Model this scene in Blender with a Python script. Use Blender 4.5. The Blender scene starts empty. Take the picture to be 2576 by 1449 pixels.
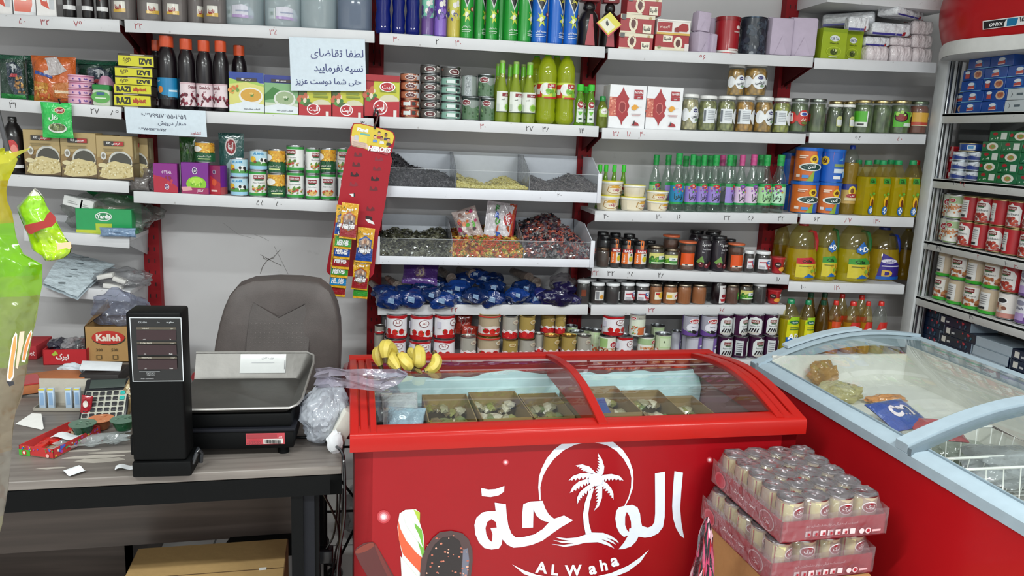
import bpy, bmesh, math, random
from mathutils import Vector, Matrix, noise
from mathutils.geometry import tessellate_polygon
S=bpy.context.scene; COL=S.collection
# ------------------------------------------------------------------ camera
FPX,YAW,PITCH,ROLL=1949.1,.168924,.191732,.0432
CAM=Vector((.0353,-3.4563,1.60))
fw=Vector((math.sin(YAW)*math.cos(PITCH),math.cos(YAW)*math.cos(PITCH),-math.sin(PITCH)))
_r=Vector((math.cos(YAW),-math.sin(YAW),0)); _u=_r.cross(fw)
rt=_r*math.cos(ROLL)+_u*math.sin(ROLL); up=_u*math.cos(ROLL)-_r*math.sin(ROLL)
cd=bpy.data.cameras.new('camera'); cam=bpy.data.objects.new('camera',cd); COL.objects.link(cam)
cd.sensor_width=36; cd.lens=36*FPX/2576; cd.clip_start=.05; cd.clip_end=60
cam.matrix_world=Matrix(((rt.x,up.x,-fw.x,CAM.x),(rt.y,up.y,-fw.y,CAM.y),(rt.z,up.z,-fw.z,CAM.z),(0,0,0,1)))
S.camera=cam
# ------------------------------------------------------------------ world, lights, exposure
vs=S.view_settings; vs.view_transform='Standard'; vs.look='None'; vs.gamma=1; vs.use_curve_mapping=False; vs.exposure=0.95
S.cycles.max_bounces=8; S.cycles.transparent_max_bounces=16; S.cycles.diffuse_bounces=3; S.cycles.glossy_bounces=3; S.cycles.transmission_bounces=6
S.cycles.caustics_reflective=False; S.cycles.caustics_refractive=False; S.cycles.use_denoising=True
wd=bpy.data.worlds.new('shop_light'); S.world=wd; wd.use_nodes=True
wd.node_tree.nodes['Background'].inputs[0].default_value=(.86,.93,1,1); wd.node_tree.nodes['Background'].inputs[1].default_value=.32
def area(name,loc,sx,sy,power,col=(.95,1,.985),rx=0):
    l=bpy.data.lights.new(name,'AREA'); l.shape='RECTANGLE'; l.size=sx; l.size_y=sy; l.energy=power; l.color=col
    o=bpy.data.objects.new(name,l); COL.objects.link(o); o.location=loc; o.rotation_euler=(rx,0,0); return o
for (x,y,sx,p) in [(-1.1,-3.3,1.25,38),(1.7,-3.3,1.25,38),(-1.1,-6.6,1.25,60),(1.7,-6.6,1.25,60),(.4,-1.7,1.2,8)]:  # last, weak entry is an added fill over the desk and freezer tops
    area('ceiling_tube_or_fill_light',(x,y,2.78),sx,.07,p)
# ------------------------------------------------------------------ unprojection of photo pixels onto planes of the place
def ray(px,py): return fw+rt*((px-1288)/FPX)-up*((py-724.5)/FPX)
def PY(px,py,Y): d=ray(px,py); return CAM+d*((Y-CAM.y)/d.y)
def PZ(px,py,Z): d=ray(px,py); return CAM+d*((Z-CAM.z)/d.z)
def PX(px,py,X): d=ray(px,py); return CAM+d*((X-CAM.x)/d.x)
def PP(px,py,o,n): d=ray(px,py); return CAM+d*((o-CAM).dot(n)/d.dot(n))
# ------------------------------------------------------------------ colours and materials
def lin(c): return c/12.92 if c<=.04045 else ((c+.055)/1.055)**2.4
_hc={}
def hx(s):
    if isinstance(s,tuple): return s
    if s not in _hc: _hc[s]=tuple(lin(int(s[i:i+2],16)/255) for i in (0,2,4))
    return _hc[s]
MAT={}
def newmat(name):
    m=bpy.data.materials.new(name); m.use_nodes=True; nt=m.node_tree; n=nt.nodes; p=n['Principled BSDF']; MAT[name]=m
    return m,nt,n,p
def attr(nt,n):
    a=n.new('ShaderNodeVertexColor'); a.layer_name='Col'; return a
def vary(nt,n,a,scale=60,amt=.12,coord='Object'):
    tc=n.new('ShaderNodeTexCoord'); no=n.new('ShaderNodeTexNoise'); no.inputs['Scale'].default_value=scale; no.inputs['Detail'].default_value=4
    nt.links.new(tc.outputs[coord],no.inputs['Vector'])
    mr=n.new('ShaderNodeMapRange'); mr.inputs[1].default_value=.3; mr.inputs[2].default_value=.7; mr.inputs[3].default_value=1-amt; mr.inputs[4].default_value=1
    nt.links.new(no.outputs[0],mr.inputs[0])
    mx=n.new('ShaderNodeMix'); mx.data_type='RGBA'; mx.blend_type='MULTIPLY'; mx.inputs[0].default_value=1
    nt.links.new(a,mx.inputs[6]); nt.links.new(mr.outputs[0],mx.inputs[7]); return mx.outputs[2],no,tc
def simple(name,rough,metal=0,coat=0,scale=60,amt=.1,bump=0,bscale=40,spec=.5,bdist=.01):
    m,nt,n,p=newmat(name); a=attr(nt,n); c,no,tc=vary(nt,n,a.outputs[0],scale,amt)
    nt.links.new(c,p.inputs['Base Color']); p.inputs['Roughness'].default_value=rough; p.inputs['Metallic'].default_value=metal
    p.inputs['Coat Weight'].default_value=coat; p.inputs['Coat Roughness'].default_value=.08; p.inputs['Specular IOR Level'].default_value=spec
    if bump:
        b=n.new('ShaderNodeBump'); b.inputs['Strength'].default_value=bump; b.inputs['Distance'].default_value=bdist
        n2=n.new('ShaderNodeTexNoise'); n2.inputs['Scale'].default_value=bscale; n2.inputs['Detail'].default_value=3
        nt.links.new(tc.outputs['Object'],n2.inputs['Vector']); nt.links.new(n2.outputs[0],b.inputs['Height']); nt.links.new(b.outputs[0],p.inputs['Normal'])
    return m
simple('print',.38,coat=.25,amt=.05)
simple('paper',.8,amt=.06,bump=.15,bscale=30)
simple('plastic',.28,coat=.3,amt=.04)
simple('matte',.6,amt=.1,scale=25)
simple('film',.16,coat=.6,amt=.12,bump=.8,bscale=26,bdist=.02)
simple('metal',.3,metal=1,amt=.12,scale=30)
simple('steel',.48,metal=1,amt=.25,scale=9,bump=.05,bscale=60)
simple('glossred',.3,coat=.08,amt=.05,scale=5,spec=.28)
simple('powder',.55,spec=.15,amt=.08,scale=30)
simple('leather',.55,amt=.2,scale=18,bump=.3,bscale=300,bdist=.002)
simple('fruit',.45,amt=.22,scale=38,bump=.1,bscale=30)
simple('candy',.12,coat=1,amt=.25,scale=90)
def mixshader(name,trans,rough=.08,kind='clear'):
    m,nt,n,p=newmat(name); a=attr(nt,n); n.remove(p); out=n['Material Output']
    t=n.new('ShaderNodeBsdfTransparent'); gm=n.new('ShaderNodeGamma'); gm.inputs[1].default_value=.5; nt.links.new(a.outputs[0],gm.inputs[0]); nt.links.new(gm.outputs[0],t.inputs[0])
    g=n.new('ShaderNodeBsdfGlossy'); g.inputs['Roughness'].default_value=rough; g.inputs[0].default_value=(1,1,1,1)
    d=n.new('ShaderNodeBsdfDiffuse'); nt.links.new(a.outputs[0],d.inputs[0]); tl=n.new('ShaderNodeBsdfTranslucent'); nt.links.new(a.outputs[0],tl.inputs[0])
    m0=n.new('ShaderNodeMixShader'); m0.inputs[0].default_value=.5; nt.links.new(d.outputs[0],m0.inputs[1]); nt.links.new(tl.outputs[0],m0.inputs[2])
    m1=n.new('ShaderNodeMixShader'); m1.inputs[0].default_value=trans; nt.links.new(m0.outputs[0],m1.inputs[1]); nt.links.new(t.outputs[0],m1.inputs[2])
    fr=n.new('ShaderNodeLayerWeight'); fr.inputs[0].default_value=.5; pw=n.new('ShaderNodeMath'); pw.operation='POWER'; pw.inputs[1].default_value=4.5; nt.links.new(fr.outputs['Facing'],pw.inputs[0])
    ma=n.new('ShaderNodeMath'); ma.operation='MULTIPLY_ADD'; ma.inputs[1].default_value=.9; ma.inputs[2].default_value=.045; nt.links.new(pw.outputs[0],ma.inputs[0])
    m2=n.new('ShaderNodeMixShader'); nt.links.new(ma.outputs[0],m2.inputs[0]); nt.links.new(m1.outputs[0],m2.inputs[1]); nt.links.new(g.outputs[0],m2.inputs[2])
    nt.links.new(m2.outputs[0],out.inputs[0])
    if kind=='film':
        tc=n.new('ShaderNodeTexCoord'); no=n.new('ShaderNodeTexNoise'); no.inputs['Scale'].default_value=22; b=n.new('ShaderNodeBump'); b.inputs['Strength'].default_value=.9; b.inputs['Distance'].default_value=.02
        nt.links.new(tc.outputs['Object'],no.inputs['Vector']); nt.links.new(no.outputs[0],b.inputs['Height'])
        for q in (g,fr,d): nt.links.new(b.outputs[0],q.inputs['Normal'])
    return m
mixshader('clear',.93); mixshader('liquid',.33); mixshader('liquid_dark',.12); mixshader('pane',.96,.02); mixshader('cling',.78,.1,'film'); mixshader('bagfilm',.35,.15,'film')
# lumpy food behind glass
def lumpy(name,scale,lo):
    m,nt,n,p=newmat(name); a=attr(nt,n); tc=n.new('ShaderNodeTexCoord'); v=n.new('ShaderNodeTexVoronoi'); v.inputs['Scale'].default_value=scale
    mp=n.new('ShaderNodeMapping'); mp.inputs['Scale'].default_value=(1,1,.62); nt.links.new(tc.outputs['Object'],mp.inputs[0]); nt.links.new(mp.outputs[0],v.inputs['Vector'])
    r=n.new('ShaderNodeMapRange'); r.inputs[1].default_value=.05; r.inputs[2].default_value=.75; r.inputs[3].default_value=1.7; r.inputs[4].default_value=lo
    nt.links.new(v.outputs['Distance'],r.inputs[0]); mx=n.new('ShaderNodeMix'); mx.data_type='RGBA'; mx.blend_type='MULTIPLY'; mx.inputs[0].default_value=1
    nt.links.new(a.outputs[0],mx.inputs[6]); nt.links.new(r.outputs[0],mx.inputs[7]); nt.links.new(mx.outputs[2],p.inputs['Base Color'])
    p.inputs['Roughness'].default_value=.4; p.inputs['Coat Weight'].default_value=1; p.inputs['Coat Roughness'].default_value=.04; return m
lumpy('lumps',75,.45); lumpy('leaves',46,.5)
def special():
    m,nt,n,p=newmat('shelf_paint'); a=attr(nt,n); c,no,tc=vary(nt,n,a.outputs[0],5,.1)
    n2=n.new('ShaderNodeTexNoise'); n2.inputs['Scale'].default_value=70; n2.inputs['Detail'].default_value=6; nt.links.new(tc.outputs['Object'],n2.inputs['Vector'])
    r=n.new('ShaderNodeMapRange'); r.inputs[1].default_value=.66; r.inputs[2].default_value=.72; r.inputs[3].default_value=0; r.inputs[4].default_value=.45; nt.links.new(n2.outputs[0],r.inputs[0])
    mx=n.new('ShaderNodeMix'); mx.data_type='RGBA'; nt.links.new(r.outputs[0],mx.inputs[0]); nt.links.new(c,mx.inputs[6]); mx.inputs[7].default_value=(.25,.22,.2,1)
    nt.links.new(mx.outputs[2],p.inputs['Base Color']); p.inputs['Roughness'].default_value=.4
    m,nt,n,p=newmat('plaster'); a=attr(nt,n); c,no,tc=vary(nt,n,a.outputs[0],2.2,.1)
    n2=n.new('ShaderNodeTexNoise'); n2.inputs['Scale'].default_value=9; n2.inputs['Detail'].default_value=8; n2.inputs['Roughness'].default_value=.7; nt.links.new(tc.outputs['Object'],n2.inputs['Vector'])
    r=n.new('ShaderNodeMapRange'); r.inputs[1].default_value=.62; r.inputs[2].default_value=.74; r.inputs[3].default_value=0; r.inputs[4].default_value=.35; nt.links.new(n2.outputs[0],r.inputs[0])
    mx=n.new('ShaderNodeMix'); mx.data_type='RGBA'; nt.links.new(r.outputs[0],mx.inputs[0]); nt.links.new(c,mx.inputs[6]); mx.inputs[7].default_value=(.3,.28,.27,1)
    nt.links.new(mx.outputs[2],p.inputs['Base Color']); p.inputs['Roughness'].default_value=.75
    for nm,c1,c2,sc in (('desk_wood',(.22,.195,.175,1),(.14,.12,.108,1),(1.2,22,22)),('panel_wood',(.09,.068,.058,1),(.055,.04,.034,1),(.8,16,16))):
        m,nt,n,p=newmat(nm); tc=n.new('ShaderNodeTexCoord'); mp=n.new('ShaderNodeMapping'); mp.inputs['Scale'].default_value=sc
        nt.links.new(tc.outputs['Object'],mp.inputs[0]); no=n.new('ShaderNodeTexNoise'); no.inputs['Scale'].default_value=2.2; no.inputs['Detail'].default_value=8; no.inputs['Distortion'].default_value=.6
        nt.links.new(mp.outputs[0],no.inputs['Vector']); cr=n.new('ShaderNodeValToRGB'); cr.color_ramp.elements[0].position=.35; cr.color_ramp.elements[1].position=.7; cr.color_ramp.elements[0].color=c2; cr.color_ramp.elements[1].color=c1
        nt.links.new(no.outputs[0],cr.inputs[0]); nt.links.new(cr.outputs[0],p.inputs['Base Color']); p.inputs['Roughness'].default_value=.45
    m,nt,n,p=newmat('floor_tile'); tc=n.new('ShaderNodeTexCoord'); br=n.new('ShaderNodeTexBrick'); br.offset=0; br.inputs['Scale'].default_value=1; br.inputs['Brick Width'].default_value=.6; br.inputs['Row Height'].default_value=.6; br.inputs['Mortar Size'].default_value=.004
    br.inputs[1].default_value=(.55,.54,.52,1); br.inputs[2].default_value=(.6,.58,.56,1); br.inputs[3].default_value=(.1,.1,.1,1)
    nt.links.new(tc.outputs['Object'],br.inputs['Vector']); nt.links.new(br.outputs[0],p.inputs['Base Color']); p.inputs['Roughness'].default_value=.3
    m,nt,n,p=newmat('lamp_green'); p.inputs['Emission Color'].default_value=(.05,1,.25,1); p.inputs['Emission Strength'].default_value=3
special()
# ------------------------------------------------------------------ mesh builder
class B:
    def __init__(s): s.v=[];s.f=[];s.c=[];s.m=[];s.s=[];s.M=None;s.mats=[]
    def mi(s,m):
        if m not in s.mats: s.mats.append(m)
        return s.mats.index(m)
    def add(s,vs,fs,col,mat='print',smooth=False):
        k=len(s.v); mi=s.mi(mat); M=s.M
        s.v+=[tuple(M@Vector(p)) if M else tuple(p) for p in vs]
        multi=isinstance(col,list)
        for i,f in enumerate(fs):
            s.f.append(tuple(k+j for j in f)); s.c.append(hx(col[i]) if multi else hx(col)); s.m.append(mi); s.s.append(smooth)
        return s
    def box(s,x0,x1,y0,y1,z0,z1,col,mat='print'):
        vs=[(x,y,z) for z in (z0,z1) for y in (y0,y1) for x in (x0,x1)]
        return s.add(vs,[(0,2,3,1),(4,5,7,6),(0,1,5,4),(2,6,7,3),(0,4,6,2),(1,3,7,5)],col,mat)
    def rbox(s,x0,x1,y0,y1,z0,z1,col,mat='print',r=.005,seg=2):
        bm=bmesh.new(); bmesh.ops.create_cube(bm,size=1)
        for v in bm.verts: v.co=Vector(((x0+x1)/2+v.co.x*(x1-x0),(y0+y1)/2+v.co.y*(y1-y0),(z0+z1)/2+v.co.z*(z1-z0)))
        r=min(r,abs(x1-x0)*.45,abs(y1-y0)*.45,abs(z1-z0)*.45)
        bmesh.ops.bevel(bm,geom=bm.edges[:],offset=r,segments=seg,profile=.5,affect='EDGES'); s.bm(bm,col,mat,True); return s
    def bm(s,bm,col,mat,smooth=False):
        bm.verts.index_update(); s.add([v.co.copy() for v in bm.verts],[[v.index for v in f.verts] for f in bm.faces],col,mat,smooth); bm.free()
    def lathe(s,prof,col,mat='print',n=20,smooth=True,cx=0,cy=0,sq=0):
        # prof [(r,z)] bottom to top; col one colour or one per band; sq>0 squares the section
        vs=[];fs=[];cc=[]
        for r,z in prof:
            for i in range(n):
                a=2*math.pi*i/n; k=1
                if sq: k=(1/max(abs(math.cos(a)),abs(math.sin(a)))-1)*sq+1
                vs.append((cx+r*k*math.sin(a),cy-r*k*math.cos(a),z))
        for j in range(len(prof)-1):
            for i in range(n):
                a=j*n+i;b=j*n+(i+1)%n; fs.append((a,b,b+n,a+n)); cc.append(col[j] if isinstance(col,list) else col)
        fs.append(tuple(range(n-1,-1,-1))); cc.append(cc[0]); L=(len(prof)-1)*n; fs.append(tuple(range(L,L+n))); cc.append(cc[-2] if len(cc)>1 else cc[0])
        return s.add(vs,fs,cc,mat,smooth)
    def tube(s,pts,r,col,mat='plastic',n=8,closed=False):
        pts=[Vector(p) for p in pts]; vs=[];fs=[]; N=len(pts); rr=r if isinstance(r,list) else [r]*N; prev=None
        for i,p in enumerate(pts):
            t=(pts[(i+1)%N]-pts[i-1]) if closed else (pts[min(i+1,N-1)]-pts[max(i-1,0)])
            t.normalize()
            if prev is None: q=Vector((0,0,1)) if abs(t.z)<.9 else Vector((1,0,0)); a=t.cross(q).normalized()
            else: a=(prev-t*prev.dot(t)).normalized()
            prev=a; b=t.cross(a)
            for k in range(n):
                w=2*math.pi*k/n; vs.append(p+(a*math.cos(w)+b*math.sin(w))*rr[i])
        for i in range(N if closed else N-1):
            for k in range(n):
                j=(i+1)%N; fs.append((i*n+k,i*n+(k+1)%n,j*n+(k+1)%n,j*n+k))
        if not closed: fs.append(tuple(range(n-1,-1,-1))); fs.append(tuple(range((N-1)*n,N*n)))
        return s.add(vs,fs,col,mat,True)
    def prism(s,poly,y0,y1,col,mat='print',axis='y'):
        # poly in x,z extruded along y (or x when axis is x: poly in y,z)
        n=len(poly); P=(lambda a,b,c:(a,c,b)) if axis=='y' else (lambda a,b,c:(c,a,b)) if axis=='x' else (lambda a,b,c:(a,b,c))
        vs=[P(a,b,y0) for a,b in poly]+[P(a,b,y1) for a,b in poly]
        return s.add(vs,[tuple(range(n)),tuple(range(2*n-1,n-1,-1))]+[(i,i+n,(i+1)%n+n,(i+1)%n) for i in range(n)],col,mat)
    def ico(s,c,r,col,mat='print',sub=1,smooth=True,jit=0,sc=(1,1,1),seed=0,M=None):
        vs,fs=ICO(sub); rnd=random.Random(seed); out=[]
        for v in vs:
            k=1+(rnd.random()-.5)*jit; q=Vector((v[0]*sc[0]*r*k,v[1]*sc[1]*r*k,v[2]*sc[2]*r*k))
            if M: q=M@q
            out.append(q+Vector(c))
        return s.add(out,fs,col,mat,smooth)
    def mesh(s,name):
        me=bpy.data.meshes.new(name); me.from_pydata(s.v,[],s.f)
        for m in s.mats: me.materials.append(MAT[m])
        me.polygons.foreach_set('material_index',s.m); me.polygons.foreach_set('use_smooth',s.s)
        ca=me.color_attributes.new('Col','BYTE_COLOR','CORNER'); arr=[]
        for f,c in zip(s.f,s.c): arr+=[c[0],c[1],c[2],1.0]*len(f)
        ca.data.foreach_set('color',arr); me.update()
        return me
_ico={}
def ICO(sub):
    if sub not in _ico:
        bm=bmesh.new(); bmesh.ops.create_icosphere(bm,subdivisions=sub,radius=1); bm.verts.index_update()
        _ico[sub]=([tuple(v.co) for v in bm.verts],[tuple(v.index for v in f.verts) for f in bm.faces]); bm.free()
    return _ico[sub]
def smooth_angle(me,deg=40):
    try: me.set_sharp_from_angle(angle=math.radians(deg))
    except Exception: pass
def obj(name,b,parent=None,angle=40):
    me=b.mesh(name) if isinstance(b,B) else b
    if isinstance(b,B): smooth_angle(me,angle)
    o=bpy.data.objects.new(name,me); COL.objects.link(o)
    if parent: o.parent=parent
    return o
def tag(o,label=None,cat=None,group=None,kind=None):
    if label: o['label']=label
    if cat: o['category']=cat
    if group: o['group']=group
    if kind: o['kind']=kind
    return o
def thing(name,label,cat,loc=(0,0,0),rz=0,group=None):
    o=bpy.data.objects.new(name,None); COL.objects.link(o); o.location=loc; o.rotation_euler=(0,0,rz); o.empty_display_size=.05
    return tag(o,label,cat,group)
def struct(name,b):
    o=obj(name,b); o['kind']='structure'; return o
# ------------------------------------------------------------------ lettering (joined Arabic-script forms, drawn left to right)
_F={'ا':(0xFE8D,2),'آ':(0xFE81,2),'ب':(0xFE8F,4),'پ':(0xFB56,4),'ت':(0xFE95,4),'ة':(0xFE93,2),'ج':(0xFE9D,4),'چ':(0xFB7A,4),'ح':(0xFEA1,4),'خ':(0xFEA5,4),'د':(0xFEA9,2),'ذ':(0xFEAB,2),'ر':(0xFEAD,2),'ز':(0xFEAF,2),'ژ':(0xFB8A,2),'س':(0xFEB1,4),'ش':(0xFEB5,4),'ص':(0xFEB9,4),'ض':(0xFEBD,4),'ط':(0xFEC1,4),'ع':(0xFEC9,4),'غ':(0xFECD,4),'ف':(0xFED1,4),'ق':(0xFED5,4),'ک':(0xFB8E,4),'گ':(0xFB92,4),'ل':(0xFEDD,4),'م':(0xFEE1,4),'ن':(0xFEE5,4),'و':(0xFEED,2),'ه':(0xFEE9,4),'ی':(0xFBFC,4)}
def fa(t):
    if not any(c in _F for c in t): return t
    o=''; n=len(t)
    for i,c in enumerate(t):
        if c in _F:
            b,k=_F[c]; pj=i>0 and t[i-1] in _F and _F[t[i-1]][1]==4; nj=k==4 and i+1<n and t[i+1] in _F
            o+=chr(b+(3 if pj and nj else 2 if nj else 1 if pj else 0))
        else: o+=c
    return o[::-1]
_txt={}
def text2d(t,bold=0,res=2,shear=0):
    k=(t,bold,res,shear)
    if k in _txt: return _txt[k]
    c=bpy.data.curves.new('t','FONT'); c.body=fa(t); c.resolution_u=res; c.offset=bold; c.shear=shear
    o=bpy.data.objects.new('t',c); me=bpy.data.meshes.new_from_object(o)
    vs=[(v.co.x,v.co.y) for v in me.vertices]; fs=[tuple(p.vertices) for p in me.polygons]
    bpy.data.objects.remove(o); bpy.data.curves.remove(c); bpy.data.meshes.remove(me)
    if not vs: vs=[(0,0),(1,0),(0,1)]; fs=[(0,1,2)]
    x0=min(v[0] for v in vs);x1=max(v[0] for v in vs);y0=min(v[1] for v in vs);y1=max(v[1] for v in vs); h=(y1-y0) or 1
    _txt[k]=([((x-(x0+x1)/2)/h,(y-(y0+y1)/2)/h) for x,y in vs],fs,(x1-x0)/h); return _txt[k]
# ------------------------------------------------------------------ printed surfaces: shapes in u (-1..1 across the front) and v (0..1 up)
def tri_split(vs,fs,lim):
    out=[];st=[tuple(vs[i] for i in f) for f in fs]
    while st:
        t=st.pop()
        if max(p[0] for p in t)-min(p[0] for p in t)<=lim or len(out)>900: out.append(t); continue
        e=max(range(3),key=lambda i:abs(t[i][0]-t[(i+1)%3][0])); a,b,c=t[e],t[(e+1)%3],t[(e+2)%3]; m=((a[0]+b[0])/2,(a[1]+b[1])/2)
        st+=[(a,m,c),(m,b,c)]
    return out
def draw(b,ops,W,H,fn,curved,mat='print',eps=.0005,start=1):
    """W half width, H height in metres; fn(x,y,off) gives the surface point"""
    lim=W*.22 if curved else 1e9; L=start
    for op in ops:
        k=op[0]; tris=None
        if k=='R':
            _,u0,v0,u1,v1,col=op; n=max(1,math.ceil(abs(u1-u0)*W/lim)) if curved else 1; vs=[];fs=[]
            for i in range(n+1):
                x=(u0+(u1-u0)*i/n)*W; vs+=[fn(x,v0*H,eps*L),fn(x,v1*H,eps*L)]
            b.add(vs,[(2*i,2*i+2,2*i+3,2*i+1) for i in range(n)],col,mat,curved); L+=1; continue
        if k=='E':
            _,cu,cv,ru,rv,col=op[:6]; n=16 if ru*W>.008 else 8
            P=[(cu*W+ru*W*math.cos(2*math.pi*i/n),cv*H+rv*H*math.sin(2*math.pi*i/n)) for i in range(n)]
        elif k=='C':
            _,cu,cv,ru,col=op[:5]; n=10; P=[(cu*W+ru*W*math.cos(2*math.pi*i/n),cv*H+ru*W*math.sin(2*math.pi*i/n)) for i in range(n)]
        elif k=='P': col=op[2]; P=[(u*W,v*H) for u,v in op[1]]
        elif k=='S':  # scatter of round shapes: u0 v0 u1 v1 size count colours seed
            _,u0,v0,u1,v1,sz,cnt,cols,seed=op; rd=random.Random(seed)
            for i in range(cnt):
                c=rd.choice(cols); cu=rd.uniform(u0,u1)*W;cv=rd.uniform(v0,v1)*H; r=sz*W*rd.uniform(.7,1.2); a0=rd.random()*3; q=rd.uniform(.6,1)
                ps=[(cu+r*math.cos(a)*math.cos(a0)-r*q*math.sin(a)*math.sin(a0),cv+r*math.cos(a)*math.sin(a0)+r*q*math.sin(a)*math.cos(a0)) for a in [2*math.pi*j/7 for j in range(7)]]
                b.add([fn(x,y,eps*(L+i*.04)) for x,y in ps],[tuple(range(7))],c,mat,False)
            L+=1+cnt*.04; continue
        elif k=='T':
            t,cu,cv,h,col=op[1:6]; mw=op[6] if len(op)>6 else 1.8; bold=op[7] if len(op)>7 else .02; rot=op[8] if len(op)>8 else 0; sh=op[9] if len(op)>9 else 0
            vs,fs,asp=text2d(t,bold,1 if h*H<.03 else 3,sh); hh=h*H; sx=hh
            if asp*hh>mw*W and not rot: sx=mw*W/asp
            ca,sa=math.cos(rot),math.sin(rot)
            V=[(cu*W+x*sx*ca-y*hh*sa,cv*H+x*sx*sa+y*hh*ca) for x,y in vs]
            b.add([fn(x,y,eps*L) for x,y in V],fs,col,mat,False); L+=1; continue
        tr=[tuple(f) for f in tessellate_polygon([[Vector((x,y,0)) for x,y in P]])]
        ts=tri_split(P,tr,lim) if curved else [tuple(P[i] for i in f) for f in tr]
        vs=[];fs=[]
        for t in ts:
            # keep every triangle facing out
            ar=(t[1][0]-t[0][0])*(t[2][1]-t[0][1])-(t[2][0]-t[0][0])*(t[1][1]-t[0][1])
            if ar<0: t=(t[0],t[2],t[1])
            fs.append((len(vs),len(vs)+1,len(vs)+2)); vs+=[fn(x,y,eps*L) for x,y in t]
        b.add(vs,fs,col,mat,curved); L+=1
    return L
def flat(yf,z0=0):   # front face of a box at y=yf
    return lambda x,y,o:(x,yf-o,z0+y)
def rnd_(r,z0=0,rot=0,sq=0):
    def f(x,y,o):
        a=x/r+rot; return ((r+o)*math.sin(a),-(r+o)*math.cos(a),z0+y)
    return f
def prof_r(prof,z):
    for (r0,z0),(r1,z1) in zip(prof,prof[1:]):
        if z0<=z<=z1 and z1>z0: return r0+(r1-r0)*(z-z0)/(z1-z0)
    return prof[-1][0]
# ================================================================== room
b=B().box(-3.2,3.3,0,.1,0,2.9,'d4d2d3','plaster'); struct('wall_back',b)
b=B().box(3.2,3.3,-8,0,0,2.9,'d0cecb','plaster'); struct('wall_right',b)
b=B().box(-3.3,-3.2,-8,0.1,0,2.9,'d0cecb','plaster'); struct('wall_left',b)
b=B().box(-3.3,3.3,-8,.1,-.1,0,'8a8580','floor_tile'); struct('floor',b)
b=B().box(-3.3,3.3,-8,.1,2.9,3.0,'dededc','plaster'); struct('ceiling',b)
WB=.92; YF=-.293; LIP=.044
RED='8c1f25'; REDD='6d1a20'
for i,where in ((-1,'beside the swivel chair wall, behind the scale'),(0,'behind the hanging card'),(1,'between the seed trays and the jam shelves'),(2,'between the cordial bottles and the oil bottles')):
    b=B(); X=i*WB
    b.box(X-.031,X+.031,-.045,-.001,.05,2.45,RED,'powder')
    z=.12
    while z<2.4:
        for dx in (-.012,.012): b.box(X+dx-.002,X+dx+.002,-.0456,-.044,z,z+.016,'2a0809','matte')
        z+=.05
    o=obj('shelf_upright',b); tag(o,'tall dark red slotted steel upright '+where,'shelf upright','red uprights of the wall shelving')
SH={}
def shelf(key,x1,y1,x2,y2,label,col='dcdde0',brk=(1,1),marks=(),Y=YF,x_over=None,wb=0):
    a=PY(x1,y1,Y); c=PY(x2,y2,Y)
    xa,xc=a.x,c.x; za,zc=a.z,c.z
    if x_over: xa=x_over
    SH[key]=dict(xa=xa,xc=xc,za=a.z,zc=c.z,x0=a.x,x1=c.x,Y=Y)
    zf=lambda x:za+(zc-za)*(x-a.x)/(c.x-a.x)
    t=thing('wall_shelf',label,'shelf',((xa+xc)/2,Y,zf((xa+xc)/2)),0,'white metal shelves on the back wall')
    cx,cz=(xa+xc)/2,zf((xa+xc)/2)
    sl=math.atan2(zc-za,c.x-a.x)
    t.rotation_euler=(0,-sl,0); hw=(xc-xa)/2
    b=B(); D=-Y-.005
    b.box(-hw,hw,.004,D,-.016,0,col,'shelf_paint'); b.box(-hw,hw,D-.006,D,0,.03,col,'shelf_paint'); obj('deck',b,t)
    b=B(); b.rbox(-hw,hw,0,.006,-LIP,.001,col,'shelf_paint',.0025)
    for px,txt,cl in marks:
        q=PY(px,(y1+y2)/2,Y); u=(q.x-cx)
        draw(b,[('T',txt,u,-.5,.5,cl,9,.0)],1,.042,flat(0),False,'print')
    obj('front_lip',b,t)
    for s,on in zip((-1,1),brk):
        if not on: continue
        b=B(); x=s*(hw-.004); zb=.105
        b.prism([(.012,-.012),(.012,-.035),(D-.04,-zb),(D-.01,-zb),(D-.01,-.012)],x-.0015,x+.0015,'5e1519' if on==1 else 'c9cacd','powder','x')
        obj('bracket',b,t)
    if wb:
        b=B()
        for s in (-1,1): b.prism([(0,0),(0,-.04),(.05,-.06),(D,-.06),(D,0)],s*hw-.001,s*hw+.001,'cfd0d3','powder','x')
        obj('end_plate',b,t)
    return t
rd,bk='a8444c','3a3436'
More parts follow.
